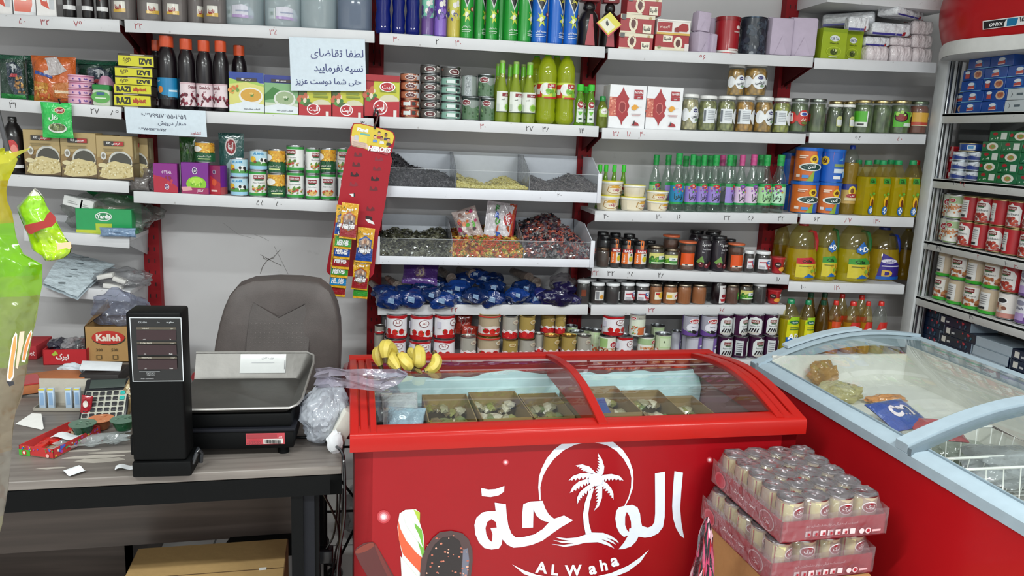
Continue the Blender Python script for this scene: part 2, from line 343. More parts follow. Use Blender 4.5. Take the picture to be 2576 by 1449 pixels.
L=[
('Am',0,35,300,50,'topmost white shelf holding white and orange boxes, far end by the tied bag',(0,1),((55,'۵۰',rd),(112,'۳۲',rd),(195,'۷۹',rd)),-1.84),
('A0',312,49,942,78,'topmost white shelf holding plastic jugs above the handwritten notice',(1,1),((348,'۲۲',rd),(688,'۳۵',rd)),None),
('A1',955,82,1523,118,'topmost white shelf holding green and blue spray cans',(1,1),((996,'۳۰',rd),(1100,'۲',bk),(1153,'۳۰',rd)),None),
('A2',1530,121,2047,143,'topmost white shelf holding coffee boxes and tea tins',(1,1),((1768,'۹۶',rd),),None),
('A3',2050,146,2357,158,'topmost white shelf holding green tins and tissue packs',(1,0),(),None),
('Bm',0,247,305,270,'white shelf holding bagged pasta and yellow plaster boxes',(0,1),((32,'۳۱',bk),(238,'۲۷',bk),(288,'۸۹',bk)),-1.84),
('B0',312,271,940,298,'white shelf holding dark syrup bottles and soup packets',(1,1),((915,'۳۰',bk),),None),
('B1',955,293,1507,318,'white shelf holding tuna tins and lime juice bottles',(1,1),((1215,'۳۰',rd),(1333,'۲۷',bk),(1375,'۳۸',bk),(1465,'۱۴',bk)),None),
('B2',1515,322,2028,337,'white shelf holding white saffron boxes and pickle jars',(1,1),((1552,'۳۸',rd),(1584,'۱۸',rd),(1616,'۴۰',rd)),None),
('B3',2037,334,2331,338,'white shelf holding gherkin jars beside the aluminium post',(1,0),((2160,'۹۵',bk),(2265,'۵۰',rd)),None),
('Cm',-150,428,324,457,'white shelf holding beige noodle boxes',(0,0),(),-1.84),
('C0',335,481,930,511,'white shelf holding corn and milk tins behind the hanging card',(1,1),((655,'۵۵',bk),(702,'۵۰',bk)),None),
('C2',1497,531,2008,538,'white shelf holding halva tubs and rosewater bottles',(1,1),((1525,'۴۰',bk),(1658,'۳۰',bk),(1708,'۱۶',bk),(1830,'۳۲',bk),(1890,'۵۶',bk),(1966,'۳۲',bk)),None),
('C3',2015,538,2301,548,'white shelf holding orange fat tins and sunflower oil',(1,0),((2056,'۶۲',bk),(2135,'۸۷',rd),(2207,'۱۳۰',rd)),None),
('Dm',150,584,326,597,'narrow white shelf holding the green glove box',(0,2),(),-1.3),
('D2',1489,674,1987,692,'slightly sloping white shelf holding upper row of jam jars',(1,1),((1497,'۳۲',rd),(1537,'۳۲',bk),(1587,'۹۵',bk),(1665,'۴۸',bk),(1962,'۱۸',bk)),None),
('D3',1985,709,2277,717,'white shelf holding big oil jugs with handles',(1,0),((2022,'۱۰۰',bk),(2107,'۱۲۰',rd)),None),
('Em',95,718,328,732,'lower narrow white shelf under tissue sheet, above the carton',(0,2),(),-1.3),
('E1',950,767,1480,767,'white shelf buried under blue bags of pasta',(1,1),((1143,'۲۲',rd),),None),
('E2',1487,768,1978,768,'white shelf holding lower row of jam and honey jars',(1,1),((1640,'۳۲',rd),(1818,'۶۵',rd)),None),
]
for k,x1,y1,x2,y2,lb,br,mk,xo in L: shelf(k,x1,y1,x2,y2,lb,'dcdde0',br,mk,x_over=xo)
zF=PY(1918,899,-.3).z; zF3=PY(2000,886,-.29).z
for k,xa,xc,lb in (('F1',.01,.91,'lowest white shelf deck holding tomato paste tins'),('F2',.93,1.83,'lowest white shelf deck holding bean and aubergine tins'),('F3',1.85,2.42,'lowest white shelf deck holding oil bottles behind the grey freezer')):
    z=zF if k!='F3' else zF3
    SH[k]=dict(xa=xa,xc=xc,za=z,zc=z,x0=xa,x1=xc,Y=-.34)
    t=thing('wall_shelf',lb,'shelf',((xa+xc)/2,-.34,z),0,'white metal shelves on the back wall'); hw=(xc-xa)/2
    obj('deck',B().box(-hw,hw,.004,.335,-.02,0,'dcdde0','shelf_paint'),t); obj('front_lip',B().rbox(-hw,hw,0,.006,-.06,.001,'dcdde0','shelf_paint',.002),t)
def shz(k,x):
    s=SH[k]; return s['za']+(s['zc']-s['za'])*(x-s['x0'])/(s['x1']-s['x0'])
# ceiling edge of next shelf above the frame
t=thing('wall_shelf','highest white shelf, only its underside edge showing','shelf',(0,0,0),0,'white metal shelves on the back wall')
p=PY(2050,2,-.293); obj('deck',B().box(1.86,2.43,-.293,-.01,p.z-.0,p.z+.045,'dcdde0','shelf_paint'),t)
# ------------------------------------------------------------------ side rack running towards the camera
XR=2.44
def rackz(px,py): return PX(px,py,XR).z
t=thing('display_rack','tall white side rack with aluminium post and red curved header','rack',(XR,-.3,0))
def rel(b): b.M=Matrix.Translation((-XR,.3,0)); return b
b=rel(B()); 
for i in range(4): b.rbox(XR-.01+.018*i,XR+.006+.018*i,-.335-.004*(i%2),-.27,.0,2.03,'c9cccd','metal' if i%2 else 'powder',.004)
obj('post',b,t)
RK={}
for k,a,c in (('R1',(2356,286),25),('R2',(2334,447),24),('R3',(2314,602),22),('R4',(2293,739),24)):
    z=rackz(*a); z2=rackz(a[0],a[1]+c); RK[k]=z
    b=rel(B()); b.rbox(XR,XR+.012,-1.9,-.33,z2,z,'d3d5d4','shelf_paint',.003); b.box(XR,XR+.5,-1.9,-.33,z-.012,z-.002,'cfd1d0','shelf_paint')
    obj('shelf',b,t)
b=rel(B()); b.box(XR+.5,XR+.52,-1.9,-.02,.1,2.3,'7a7c7c','powder'); b.box(XR+.34,XR+.52,-.03,-.02,.1,2.3,'7a7c7c','powder'); obj('back_panel',b,t)
b=rel(B())
for y in (-.75,-1.45): b.box(XR+.47,XR+.5,y-.02,y+.02,.1,2.2,'b9bcbd','powder')
obj('rear_post',b,t)
z0=rackz(2280,790)-.12; b=rel(B()); b.box(XR-.005,XR+.5,-1.9,-.33,z0-.03,z0,'c9cbca','shelf_paint'); obj('base_shelf',b,t); RK['R5']=z0
# header: follows its own curved plan line
HZ=2.005
path=[PZ(x,y,HZ) for x,y in ((2366,153),(2374,145),(2388,140),(2415,135.5),(2450,132),(2510,128),(2580,123))]; path.append(path[-1]+(path[-1]-path[-2])*1.5)
def sheet(z0,z1,bul,col,mat,off=0,seg=6):
    b=rel(B()); vs=[];fs=[]
    for j in range(seg+1):
        k=j/seg; z=z0+(z1-z0)*k; o=off+bul*math.sin(k*math.pi)
        for i,p in enumerate(path):
            d=(path[min(i+1,len(path)-1)]-path[max(i-1,0)]); d.z=0; d.normalize(); nrm=Vector((d.y,-d.x,0))
            if nrm.x>0: nrm=-nrm
            q=p+nrm*o; vs.append((q.x,q.y,z))
    n=len(path)
    for j in range(seg):
        for i in range(n-1): fs.append((j*n+i,j*n+i+1,(j+1)*n+i+1,(j+1)*n+i))
    b.add(vs,fs,col,mat,True); return b
b=sheet(HZ,HZ+.055,.004,'d9dad8','powder',.006); n=len(path); b.add([(p.x,p.y,HZ) for p in path]+[(XR+.5,p.y,HZ) for p in path],[(i,i+1,n+i+1,n+i) for i in range(n-1)],'cfd0ce','powder'); obj('header_rim',b,t)
hd=obj('header_fascia',sheet(HZ+.055,HZ+.33,.03,'b0161c','glossred'),t)
# name plate on the fascia
b=rel(B()); 
def pl(x,y,k):
    X=path[-2].x-.03
    for _ in range(6):
        q=PX(x,y,X); c=[p for p in path]; i=next((i for i in range(len(c)-1) if c[i+1].y<=q.y<=c[i].y),len(c)-2); f=(q.y-c[i].y)/(c[i+1].y-c[i].y)
        X=c[i].x+(c[i+1].x-c[i].x)*f-.031*math.sin(math.pi*max(0,min(1,(q.z-HZ-.055)/.275)))-.004-.0012*k
    return q
def quadpx(pts,col,k,mat='print'): b.add([pl(x,y,k) for x,y in pts],[(0,1,2,3)],col,mat)
quadpx([(2472,53),(2640,31),(2640,54),(2472,75)],'e8e8e8',0)
quadpx([(2474,55),(2560,44),(2556,63),(2474,73)],'15171c',1); quadpx([(2534,47),(2562,44),(2556,63),(2532,66)],'1273a0',2)
vs,fs,asp=text2d('ONYX',.03,2,.2)
def mp(x,y,k): # sticker frame -> pixels
    return pl(2506+x*9, 61.0-x*1.1-y*9,k)
b.add([mp(x,y,3) for x,y in vs],fs,'f4f4f4'); vs,fs,asp=text2d('۱۵۰۰',.03,2); b.add([pl(2577+x*13,47-x*1.7-y*12,3) for x,y in vs],fs,'20242c')
obj('name_plate',b,t)

b=rel(B())
for px,py,tx,h,c in ((2402,461,'۴۰',9,'50505a'),(2422,464,'۶۵',12,'a04048'),(2336,617,'۳۰',8,'40404a'),(2361,624,'۴۹',10,'50505a'),(2462,645,'۴۰',8,'b05058'),(2531,663,'۱۰',10,'50505a'),(2556,671,'۳۰',9,'a04048'),(2443,798,'۳۰',10,'50505a')):
    vs,fs,_a=text2d(tx,.0,2); b.add([tuple(PX(px+x*h,py-y*h+x*h*.3,XR-.0008)) for x,y in vs],fs,c)
obj('price_marks',b,t)
# ================================================================== prototypes of the goods
PR={}
def proto(key,name,cat,w,h,parts): PR[key]=dict(name=name,cat=cat,w=w,h=h,parts=[(n,(lambda m:(smooth_angle(m),m)[1])(b.mesh(n)),pa) for n,b,pa in [(p+(None,))[:3] for p in parts]])
def mirror(ops,du): return ops
def canp(key,w,h,bg,ops,back=None,metal='c9ccd0',lid=None,z0=.05,z1=.95,name='tin_can',cat='tin can',ribs=0,bot=None):
    r=w/2; b=B(); e=.0018
    pf=[(r*.93,0),(r,.0015),(r,.004),(r-e,.005)]
    if ribs:
        a,c=h*ribs[0],h*ribs[1]; n=5; pf.append((r-e,a))
        for i in range(n): zz=a+(c-a)*(i+.5)/n; pf+=[(r-e,zz-.003),(r-e*2,zz),(r-e,zz+.003)]
    pf+=[(r-e,h-.005),(r,h-.004),(r,h-.001),(r*.95,h),(r*.93,h-.004),(r*.5,h-.0045)]
    b.lathe(pf,metal,'metal',28)
    parts=[('body',b)]
    if lid: l=B(); l.lathe([(r+.0012,h-.012),(r+.0016,h+.0008),(r*.97,h+.002)],lid,'plastic',28); parts.append(('lid',l))
    if bot: l=B(); l.lathe([(r+.001,0),(r+.0014,.004),(r+.0014,h*.11),(r+.0003,h*.115)],bot,'plastic',28); parts.append(('base_ring',l))
    L=B(); rr=r-e+.0004; H=h*(z1-z0)
    if bg: L.lathe([(rr,h*z0),(rr+.0001,h*z1)],bg,'print',28)
    draw(L,ops,math.pi/2*rr,H,rnd_(rr+.0002,h*z0),True); draw(L,back or ops,math.pi/2*rr,H,rnd_(rr+.0002,h*z0,math.pi),True)
    parts.append(('label',L)); proto(key,name,cat,w,h,parts)
def tomatoes(v,s=.16,c='c01c1c'): return [('E',-.45,v,s,.13,c),('E',-.05,v-.03,s,.14,'d22a22'),('E',.35,v,s,.13,c),('S',-.6,v-.1,.6,v+.1,.03,14,['e85a4a','8e1010','3f7d32'],3)]
wave=lambda v,c,t=1:('P',[(-1,t),(-1,v),(-.5,v-.04),(0,v),(.5,v-.05),(1,v),(1,t)],c)
logo=lambda t,u,v,ru,rv,c1,c2,h=.5,bd='ffffff':[('E',u,v,ru*1.15,rv*1.2,bd),('E',u,v,ru,rv,c1),('T',t,u,v,rv*2*h,c2,ru*1.6,.02)]
canp('tomato',.1,.118,'efedf2',[wave(.9,'b5141d'),('P',[(-1,0),(-1,.12),(-.3,.2),(.4,.1),(1,.15),(1,0)],'b5141d')]+tomatoes(.3)+logo('۱و۱',.12,.7,.24,.13,'f6f3f4','8c1016',.6,'7c0d14')+[('R',.5,.1,.66,.3,'f4f2e6'),('R',-.95,.45,-.7,.75,'d9d6e6')],
 [wave(.9,'b5141d'),('R',-.5,.2,.3,.8,'e6e4ee')]+[('R',-.45,.72-.07*i,.2,.75-.07*i,'b9b7c4') for i in range(7)]+[('R',-1,0,1,.1,'b5141d')]+tomatoes(.28)[2:3])
paste=lambda g,seed:[('R',-1,0,1,.3,'b9232b'),('P',[(-1,.28),(-.8,.42),(-.5,.34),(-.2,.44),(.1,.35),(.4,.43),(.7,.33),(1,.42),(1,.25),(-1,.25)],'f0e8ea')]+[('E',-.35,.2,.22,.15,'d0282a'),('E',.2,.18,.25,.15,'c41f24'),('S',-.7,.05,.7,.3,.035,10,['f08070','7d0f14','f4d8d4'],seed)]+logo('تبرک',.35,.78,.24,.085,g,'8c1a1c',.5,'e8d8c0')
canp('paste_gold',.072,.1,'a8904f',paste('c8b070',1),None,'d8bf78',ribs=None)
canp('paste_silver',.076,.1,'a9a59b',paste('b8b0a0',2),[('R',-.2,0,.0,1,'d8343c'),('R',.05,0,.3,1,'efe9ea'),('R',-1,0,1,.25,'b9232b')],'c4c4c0')
canp('paste_big',.1,.1,'b7a58a',[('R',-1,0,1,.12,'cc3a30'),('P',[(-1,.1),(-1,.5),(-.6,.42),(0,.5),(.6,.42),(1,.5),(1,.1)],'e9dcd8')]+tomatoes(.26,.2)+logo('مهرام',.6,.75,.2,.09,'d8c8a0','8c1a1c',.5)+[('R',-1,.93,1,1,'cc3a30')],None,'d9c27c',ribs=None)
canp('beans',.088,.104,'dfe6cf',[('S',-1,.02,1,.5,.08,60,['b4522b','c8693a','a84526','d98a50','8a3a20'],4),('P',[(-1,.5),(1,.5),(1,1),(-1,1)],'e6ecda'),('R',-1,.52,-.3,.95,'9fc27a')]+logo('بلوچ',.2,.66,.3,.14,'b0222a','ffffff',.6)+[('T','Beans',.2,.33,.14,'ffffff',.9,.03),('R',-.95,.1,-.75,.4,'eeeeee')])
canp('beans_white',.082,.1,'e9ebe2',[('R',-1,.66,1,.96,'a8c492'),('S',-.9,.25,.9,.62,.085,34,['d0895a','bb6a3c','e0a070'],6),('P',[(-1,0),(-.5,.2),(.3,.24),(1,.1),(1,0)],'f1f0ea'),('T','Beans',-.3,.42,.12,'ffffff',.7,.03),('R',-1,0,1,.05,'7d9a62')]+logo('بلوچ',.3,.8,.2,.08,'b0222a','ffffff',.6))
canp('beans_label',.082,.1,'c9d4b4',[('R',-.5,.45,.7,.98,'bcd6a0'),('R',-.45,.5,.6,.9,'d3e4bf'),('S',-1,.05,1,.4,.08,40,['b4522b','a84526','c86a40'],7),('R',-.9,.1,-.6,.4,'f0f0f0'),('T','e',-.1,.75,.1,'4a5a3a')])
canp('soup_tin',.076,.11,'dde4d8',[('R',-1,.8,1,1,'a8a79c'),('R',-.7,.45,.8,.78,'dfe8d4'),('T','C e ....',.1,.86,.07,'444444'),('R',-.1,.05,.8,.42,'d07040'),('S',-.7,.1,0,.5,.07,20,['e8a050','6f9a48','c85a38'],8),('R',.4,.08,.65,.36,'f4f4f4')]+logo('بلوچ',-.5,.86,.2,.07,'b0222a','ffffff',.6))
canp('aubergine',.08,.11,'3c1238',[('P',[(-.62,.12),(-.62,.72),(-.45,.86),(-.15,.9),(0,.97),(.15,.9),(.45,.86),(.62,.72),(.62,.12),(.3,.02),(-.3,.02)],'e6ecec'),('R',-.32,.62,.32,.78,'7b1c22'),('T','DELPAZIR',0,.7,.07,'f4e6e0',.55),('R',-.22,.57,.22,.62,'3f6b4a'),('T','Eggplant Dish',0,.47,.08,'3a3f40',.95,.0)]+[('P',[(-.5+.2*i,.12),(-.42+.2*i,.1),(-.22+.18*i,.36),(-.32+.18*i,.36)],'241820') for i in range(4)]+[('E',-.1,.12,.5,.05,'c8c4bc')],
 [('R',-.4,.1,.3,.85,'dfe4e8')]+[('R',-.3,.7-.1*i,.2,.74-.1*i,'7a7f88') for i in range(5)]+[('R',-.25,.12,.15,.24,'22262c'),('P',[(.6,.1),(.6,.8),(1,.9),(1,.05)],'e6ecec')],'c9cdd2')
canp('purple_tin',.085,.108,'a9a8b6',[('P',[(-1,0),(-1,.3),(-.4,.2),(.2,.35),(1,.25),(1,0)],'6b4a96'),('E',0,.42,.6,.26,'e8e8f2'),('P',[(-.4,.2),(.0,.3),(.4,.2),(.1,.1)],'1c1822'),('S',-.4,.15,.4,.3,.06,8,['2a2030','d8d4c8','4a7a48'],5),('T','Eggplant',0,.47,.08,'5a5f70',.9,.0)]+logo('Shahd',.05,.76,.4,.11,'b8303a','ffffff',.6),
 [('R',-.8,.1,.3,.9,'c6c6d2'),('R',.35,0,1,1,'7d5cab'),('R',.5,.1,.85,.45,'e9e9f2'),('R',.5,.55,.85,.62,'e9e9f2')],'c6c9cf')
canp('corn',.083,.11,'174f2c',[('R',-1,.5,1,1,'e0a93a'),('S',-1,.5,1,.99,.09,70,['f0c040','e8a428','f6d468','c9862a'],9),('P',[(-1,.5),(-.5,.42),(-.02,.5),(-.02,.0),(-1,0)],'1a5a34'),('P',[(.04,.0),(.04,.5),(.5,.42),(1,.5),(1,0)],'1a5a34'),('E',-.5,.68,.38,.15,'f2efe9'),('T','ذرت شیرین',0,.28,.12,'f0f0e8',.9),('R',-.4,.12,.4,.17,'d8e8a0')])
canp('vegetable',.084,.115,'f0f1ee',[('R',-1,.9,1,1,'2f9a3e'),('R',-1,0,1,.12,'2f9a3e'),('R',-.4,.7,.4,.86,'8c1a28'),('T','DELPAZIR',0,.78,.075,'ffffff',.7),('R',-.32,.64,.32,.7,'21683c'),('T','Mixed Vegetables',0,.54,.07,'44484a',1.1,.0),('S',-.5,.14,.6,.42,.09,26,['d8a43a','b8442c','6f9a38','e6c87a','4a7d30'],10)]+[('R',-.98+.0*i,.2+.04*i,-.85,.22+.04*i,'888888') for i in range(15)])
canp('sauce_tin',.08,.11,'eff0ef',[('R',-1,.91,1,1,'2f9a3e'),('R',-1,0,1,.1,'2f9a3e'),('R',-.42,.66,.42,.82,'8c1a28'),('T','DELPAZIR',0,.74,.075,'ffffff',.75),('R',-.3,.6,.3,.66,'21683c'),('T','Spaghetti Sauce',0,.5,.07,'44484a',1.1,.0),('P',[(-.5,.3),(0,.36),(.5,.3),(.3,.16),(0,.12),(-.3,.16)],'e6c070'),('S',-.4,.2,.4,.36,.08,12,['b8302c','d85a38','7d9a38'],11),('R',-.95,.14,-.75,.85,'3a3c40')])
canp('milk_tin',.08,.078,'bfe0ee',[('R',-1,0,1,.22,'9fd0ea'),('P',[(-1,.2),(-1,.38),(0,.44),(1,.36),(1,.2)],'4f9a48'),('E',-.55,.55,.25,.16,'f0c030'),('T','ALAHIR',-.1,.86,.14,'3a9ad0',1.2),('E',.25,.5,.34,.14,'f6f6f2'),('E',.1,.52,.1,.11,'1c1c20'),('E',.42,.5,.13,.1,'1c1c20'),('R',.02,.3,.09,.44,'f0f0ee'),('R',.42,.3,.5,.44,'1c1c20'),('E',-.35,.42,.1,.08,'8a4a2a')])
tuna=lambda c1,c2,seed,t=True:[('R',-1,.1,1,.9,c1),('R',.35,.15,.9,.85,c2),('S',-1,.12,1,.88,.07,9,[c2,'e8e0dc','705048'],seed)]+([('E',-.1,.5,.36,.36,'f3efec'),('E',-.1,.5,.3,.3,'5a1c22'),('T','چیلود',-.1,.5,.34,'f6efe9',.5,.03)] if t else [('R',-.6,.25,-.1,.75,'dfe8e6'),('R',.0,.3,.25,.8,'2b3433')])
canp('tuna_copper',.087,.036,'b5674a',tuna('c07a58','d9d6da',1),None,'c09a8a',z0=.1,z1=.9,name='tuna_tin',cat='tuna tin')
canp('tuna_red',.087,.036,'9a3424',tuna('a8402c','d9a07a',2,False),None,'c9a48a',z0=.1,z1=.9,name='tuna_tin',cat='tuna tin')
canp('tuna_grey',.087,.036,'4d4a48',tuna('4a4846','8a8682',3),None,'9a9c9e',z0=.1,z1=.9,name='tuna_tin',cat='tuna tin')
canp('tuna_green',.087,.036,'7fa89a',tuna('8ab5a6','cfe0da',4,False),None,'a8b0b0',z0=.1,z1=.9,name='tuna_tin',cat='tuna tin')
canp('herb_tin',.078,.1,'8f9a94',[('P',[(-1,0),(-1,.6),(-.4,.8),(.2,.5),(1,.7),(1,0)],'5b7a5c'),('S',-.8,.1,.8,.55,.1,16,['3f6a3a','8fb07a','c9d4c8','2d4c2c'],12),('R',-1,.9,1,1,'20302a')]+logo('طبیعت',-.3,.78,.34,.12,'7d1c26','f2f2f2',.55),[('R',-.3,0,.3,1,'a6aeb0'),('S',-.2,.05,.2,.95,.035,60,['d8dde0','6b7478'],2)],'b4babc')
canp('redbeans',.082,.108,'b01c26',[('P',[(-.62,.1),(-.62,.7),(-.45,.85),(-.12,.88),(0,.96),(.12,.88),(.45,.85),(.62,.7),(.62,.1),(.3,.03),(-.3,.03)],'ecebe8'),('R',-.3,.68,.3,.82,'7b1c22'),('T','DELPAZIR',0,.75,.065,'f4e6e0',.52),('R',-.22,.63,.22,.68,'3f6b4a'),('T','Baked Beans',0,.52,.09,'3a3f40',.95,.0),('S',-.45,.08,.45,.36,.1,26,['a8342a','c0503c','8c2420'],13)],
 [('R',-.45,.1,.2,.88,'e8e8e6')]+[('R',-.35,.75-.09*i,.1,.78-.09*i,'8a8c90') for i in range(5)]+[('R',-.3,.14,.05,.24,'22262c')],'c9b684')
canp('greenlid',.082,.108,'c9b79c',[('R',-.6,.1,.6,.9,'eceae4'),('R',-.35,.68,.35,.84,'7b1c22'),('T','DELPAZIR',0,.76,.07,'f4e6e0',.6),('R',-.25,.62,.25,.68,'3f6b4a'),('T','Baked Beans',0,.52,.08,'3a3f40',.9,.0),('S',-.7,.1,.7,.4,.12,26,['b06a3c','98502a','c98a5a'],14)],[('R',-.5,.12,.5,.85,'e8e8e6')]+[('R',-.35,.72-.09*i,.35,.75-.09*i,'8a8c90') for i in range(5)]+[('R',-.3,.14,.3,.24,'22262c')],'c6c9cc',lid=None,bot='35a52e')
canp('mushroom_tin',.082,.105,'e9e4df',[('R',-1,0,1,.2,'c98a80'),('E',0,.72,.35,.14,'ffffff'),('E',0,.72,.28,.1,'2b2b30'),('S',-.6,.3,.6,.58,.13,12,['b07a60','d8b49a','8a5a48'],15),('T','قارچ',0,.24,.1,'d8d0d0')],None,'c6c9cc')
canp('violet_tin',.082,.105,'dcdce6',[('R',-1,0,1,.25,'6a4a8a'),('R',-.3,.1,.3,.4,'b49ad0'),('T','Dish',0,.6,.12,'50506a'),('E',0,.82,.3,.1,'8a8aa0')],None,'c6c9cc')
canp('bluetuna',.09,.038,'dfe6ee',[('R',-1,.1,1,.35,'2a3f86'),('P',[(-1,.35),(0,.6),(1,.35),(1,.3),(-1,.3)],'2a3f86'),('T','Tuna in oil',0,.68,.22,'2a3560',1.2,.0)],None,'c6d0d8',z0=.08,z1=.92,name='tuna_tin',cat='tuna tin')
canp('navytuna',.09,.036,'16408c',[('R',.3,.2,.7,.8,'dfe6ea'),('R',.35,.3,.6,.7,'3f8ac0')],None,'c6b890',z0=.08,z1=.92,name='tuna_tin',cat='tuna tin')
canp('ghee',.11,.145,'d9702c',[('P',[(.15,0),(.1,.3),(.3,.6),(.2,1),(1,1),(1,0)],'1a5fc0'),('P',[(-.2,0),(.1,.3),(.2,.5),(.15,0)],'8fae3a'),('S',.2,.5,.5,.62,.03,0,['ffffff'],1),('C',.1,.72,.22,'f0c62c'),('C',.1,.72,.11,'5a3316'),('E',.0,.46,.62,.13,'e9efe9'),('E',.0,.46,.5,.1,'12403a'),('T','لادن',.0,.46,.13,'f2f6f2',.6,.04),('R',-.7,.12,-.5,.22,'f0e0d4'),('R',-.4,.1,-.1,.2,'4a90d8'),('R',-.6,.8,-.2,.84,'f6d8c0'),('R',-.6,.74,-.3,.78,'f6d8c0')],
 [('R',-1,0,1,1,'1a5fc0'),('C',-.7,.7,.24,'f0c62c'),('C',-.7,.7,.12,'5a3316'),('R',-.2,.5,.4,.6,'8fa05a'),('R',-.2,.3,.5,.44,'d8e4f0'),('R',-.2,.1,.2,.2,'f0f0f0'),('R',.3,.15,.5,.35,'8fc0f0'),('T','لادن',.1,.75,.1,'7fd0f0')],'5a8fd0',lid='1c66c4',z0=.03,z1=.93,name='fat_tin',cat='cooking fat tin')
canp('tea_red',.1,.15,'a01420',[('E',.35,.72,.18,.05,'f0dcd8'),('T','HERBAL TEA',.35,.6,.04,'f0dcd8',.6),('R',-1,.03,1,.09,'e8e4e0'),('R',-.2,.1,.5,.14,'e0d4d0'),('R',-1,.9,1,1,'8a0f18')],None,'a82028',z0=.0,z1=1,name='tea_tin',cat='tea tin')
canp('tea_dark',.1,.15,'222a36',[('S',-1,.03,1,.92,.17,60,['2a3444','34424f','1c2430','3f4c5a'],16),('E',.8,.62,.14,.05,'d0d8dc'),('R',.5,.08,.8,.13,'b0b8c0')],None,'39434f',z0=.0,z1=1,name='tea_tin',cat='tea tin')
# ---- jars
def jar(key,w,h,fill,fm,lidc,ops,lidh=.13,neck=.86,lm='plastic',glassc='e6efe9',waist=0,z0=.2,z1=.66,fillz=.86,lab=None,w2=.9,name='jam_jar'):
    r=w/2; b=B(); hb=h*(1-lidh)
    pf=[(r*.86,0),(r*.98,h*.03),(r,h*.07)]
    if waist: pf+=[(r,h*.14),(r*.9,h*.19),(r*.9,h*.62),(r,h*.68),(r,h*.74)]
    else: pf+=[(r,h*.72)]
    pf+=[(r*.97,h*.78),(r*neck,h*.85),(r*neck,hb+.002)]
    b.lathe(pf,glassc,'clear',24)
    f=B(); pf2=[(max(.001,a-.0022),z) for a,z in pf if z<=h*fillz]; pf2[0]=(pf2[0][0],.003); f.lathe(pf2,fill,fm,24)
    l=B(); rl=r*neck+.0025; l.lathe([(rl,hb),(rl+.0006,hb+.002),(rl+.0006,h-.003),(rl-.001,h-.0008),(rl*.9,h)],lidc,lm,24)
    parts=[('glass',b),('contents',f),('lid',l)]
    if ops:
        L=B(); rr=(r*.9 if waist else r)+.0006
        draw(L,ops,math.pi/2*rr,h*(z1-z0),rnd_(rr,h*z0),True); parts.append(('label',L))
        if lab: draw(L,lab,math.pi/2*rr,h*(z1-z0),rnd_(rr,h*z0,2.6),True)
    proto(key,name,'jar',w,h,parts)
wl=[('E',0,.5,.42,.5,'eef1f3'),('E',-.75,.5,.3,.4,'eef1f3'),('E',.75,.5,.3,.4,'eef1f3'),('R',-.8,.32,.8,.66,'eef1f3'),('E',0,.76,.16,.11,'2b2b6e'),('T','سم‌یه',0,.76,.1,'ffffff',.25),('T','ترشی',-.02,.42,.26,'26303a',.5,.03),('E',.1,.22,.12,.07,'7a9a70')]
wl[5]=('T','سمیه',0,.76,.1,'ffffff',.25)
wl2=[('R',-.55,.06,.3,.94,'e9eef1'),('E',.62,.5,.3,.46,'eef1f3'),('R',.2,.35,.6,.65,'eef1f3')]+[('R',-.25,.78-.1*i,.2,.81-.1*i,'9aa0a8') for i in range(6)]+[('R',-.5,.15,-.38,.85,'6a7078'),('E',.65,.72,.1,.08,'2b2b6e')]
PK='d8dcd6'
for k,c,m,o in (('garlic','c4b48a','lumps',wl),('olive','8b8a52','lumps',wl2),('mixpickle','b8822e','lumps',wl2),('greenmix','9a9a44','lumps',wl2),('mixpickle_round','b0802c','lumps',wl)):
    jar('pickle_'+k,.072,.135,c,m,'eeeeec',o,name='pickle_jar',lidh=.1)
rl=[('E',0,.5,.44,.5,'c8322a'),('E',-.8,.5,.3,.4,'c8322a'),('R',-.8,.3,0,.65,'c8322a'),('E',0,.74,.3,.13,'f0f0f4'),('E',0,.74,.2,.09,'2b4a9e'),('T','خیار',0,.4,.2,'f6efe0',.5,.03),('E',.05,.18,.22,.1,'6b7a3a'),('R',-.9,.25,-.7,.8,'f0e4e0')]
jar('gherkin_red',.07,.14,'55663a','leaves','9aa29a',rl,lm='metal',name='pickle_jar',lidh=.09)
jar('gherkin_red2',.07,.14,'5a6438','leaves','9aa29a',[('R',-1,.3,-.78,.75,'b8302c'),('R',.7,.2,1,.8,'b8302c'),('R',.76,.3,.9,.7,'f0e4e0')],lm='metal',name='pickle_jar',lidh=.09)
jar('gherkin_small',.06,.115,'4c5a30','leaves','eeeeea',[('P',[(-.3,.05),(-.34,.7),(-.2,.95),(.2,.95),(.34,.7),(.3,.05),(0,0)],'d2d68a'),('P',[(-.24,.1),(-.28,.66),(.28,.66),(.24,.1)],'e6eaea'),('T','خیار',0,.72,.1,'5a6a2a',.4)],z0=.22,z1=.6,name='pickle_jar',lidh=.1)
jar('gherkin_green',.08,.14,'59683a','leaves','c9b884',[('R',-.7,.0,.7,1,'55b52c'),('E',-.25,.66,.42,.34,'2a1414'),('E',-.25,.62,.32,.22,'8c2420'),('R',-.1,.05,.65,.28,'dfeee0'),('S',-.6,.7,.6,.98,.1,10,['8fd03c','b8dc6a'],4)],lm='metal',name='pickle_jar',lidh=.09)
jar('gherkin_half',.08,.14,'59683a','leaves','c9b884',[('R',-1,.2,-.1,1,'55b52c'),('R',-1,.0,-.1,.3,'e9efe6'),('R',-.14,0,-.08,1,'f0f0f0'),('R',-.7,.08,-.3,.2,'333333')],lm='metal',name='pickle_jar',lidh=.09)
jar('gherkin_plain',.08,.14,'59683a','leaves','c9b884',[('R',.75,.0,1,.9,'6ea838')],lm='metal',name='pickle_jar',lidh=.09)
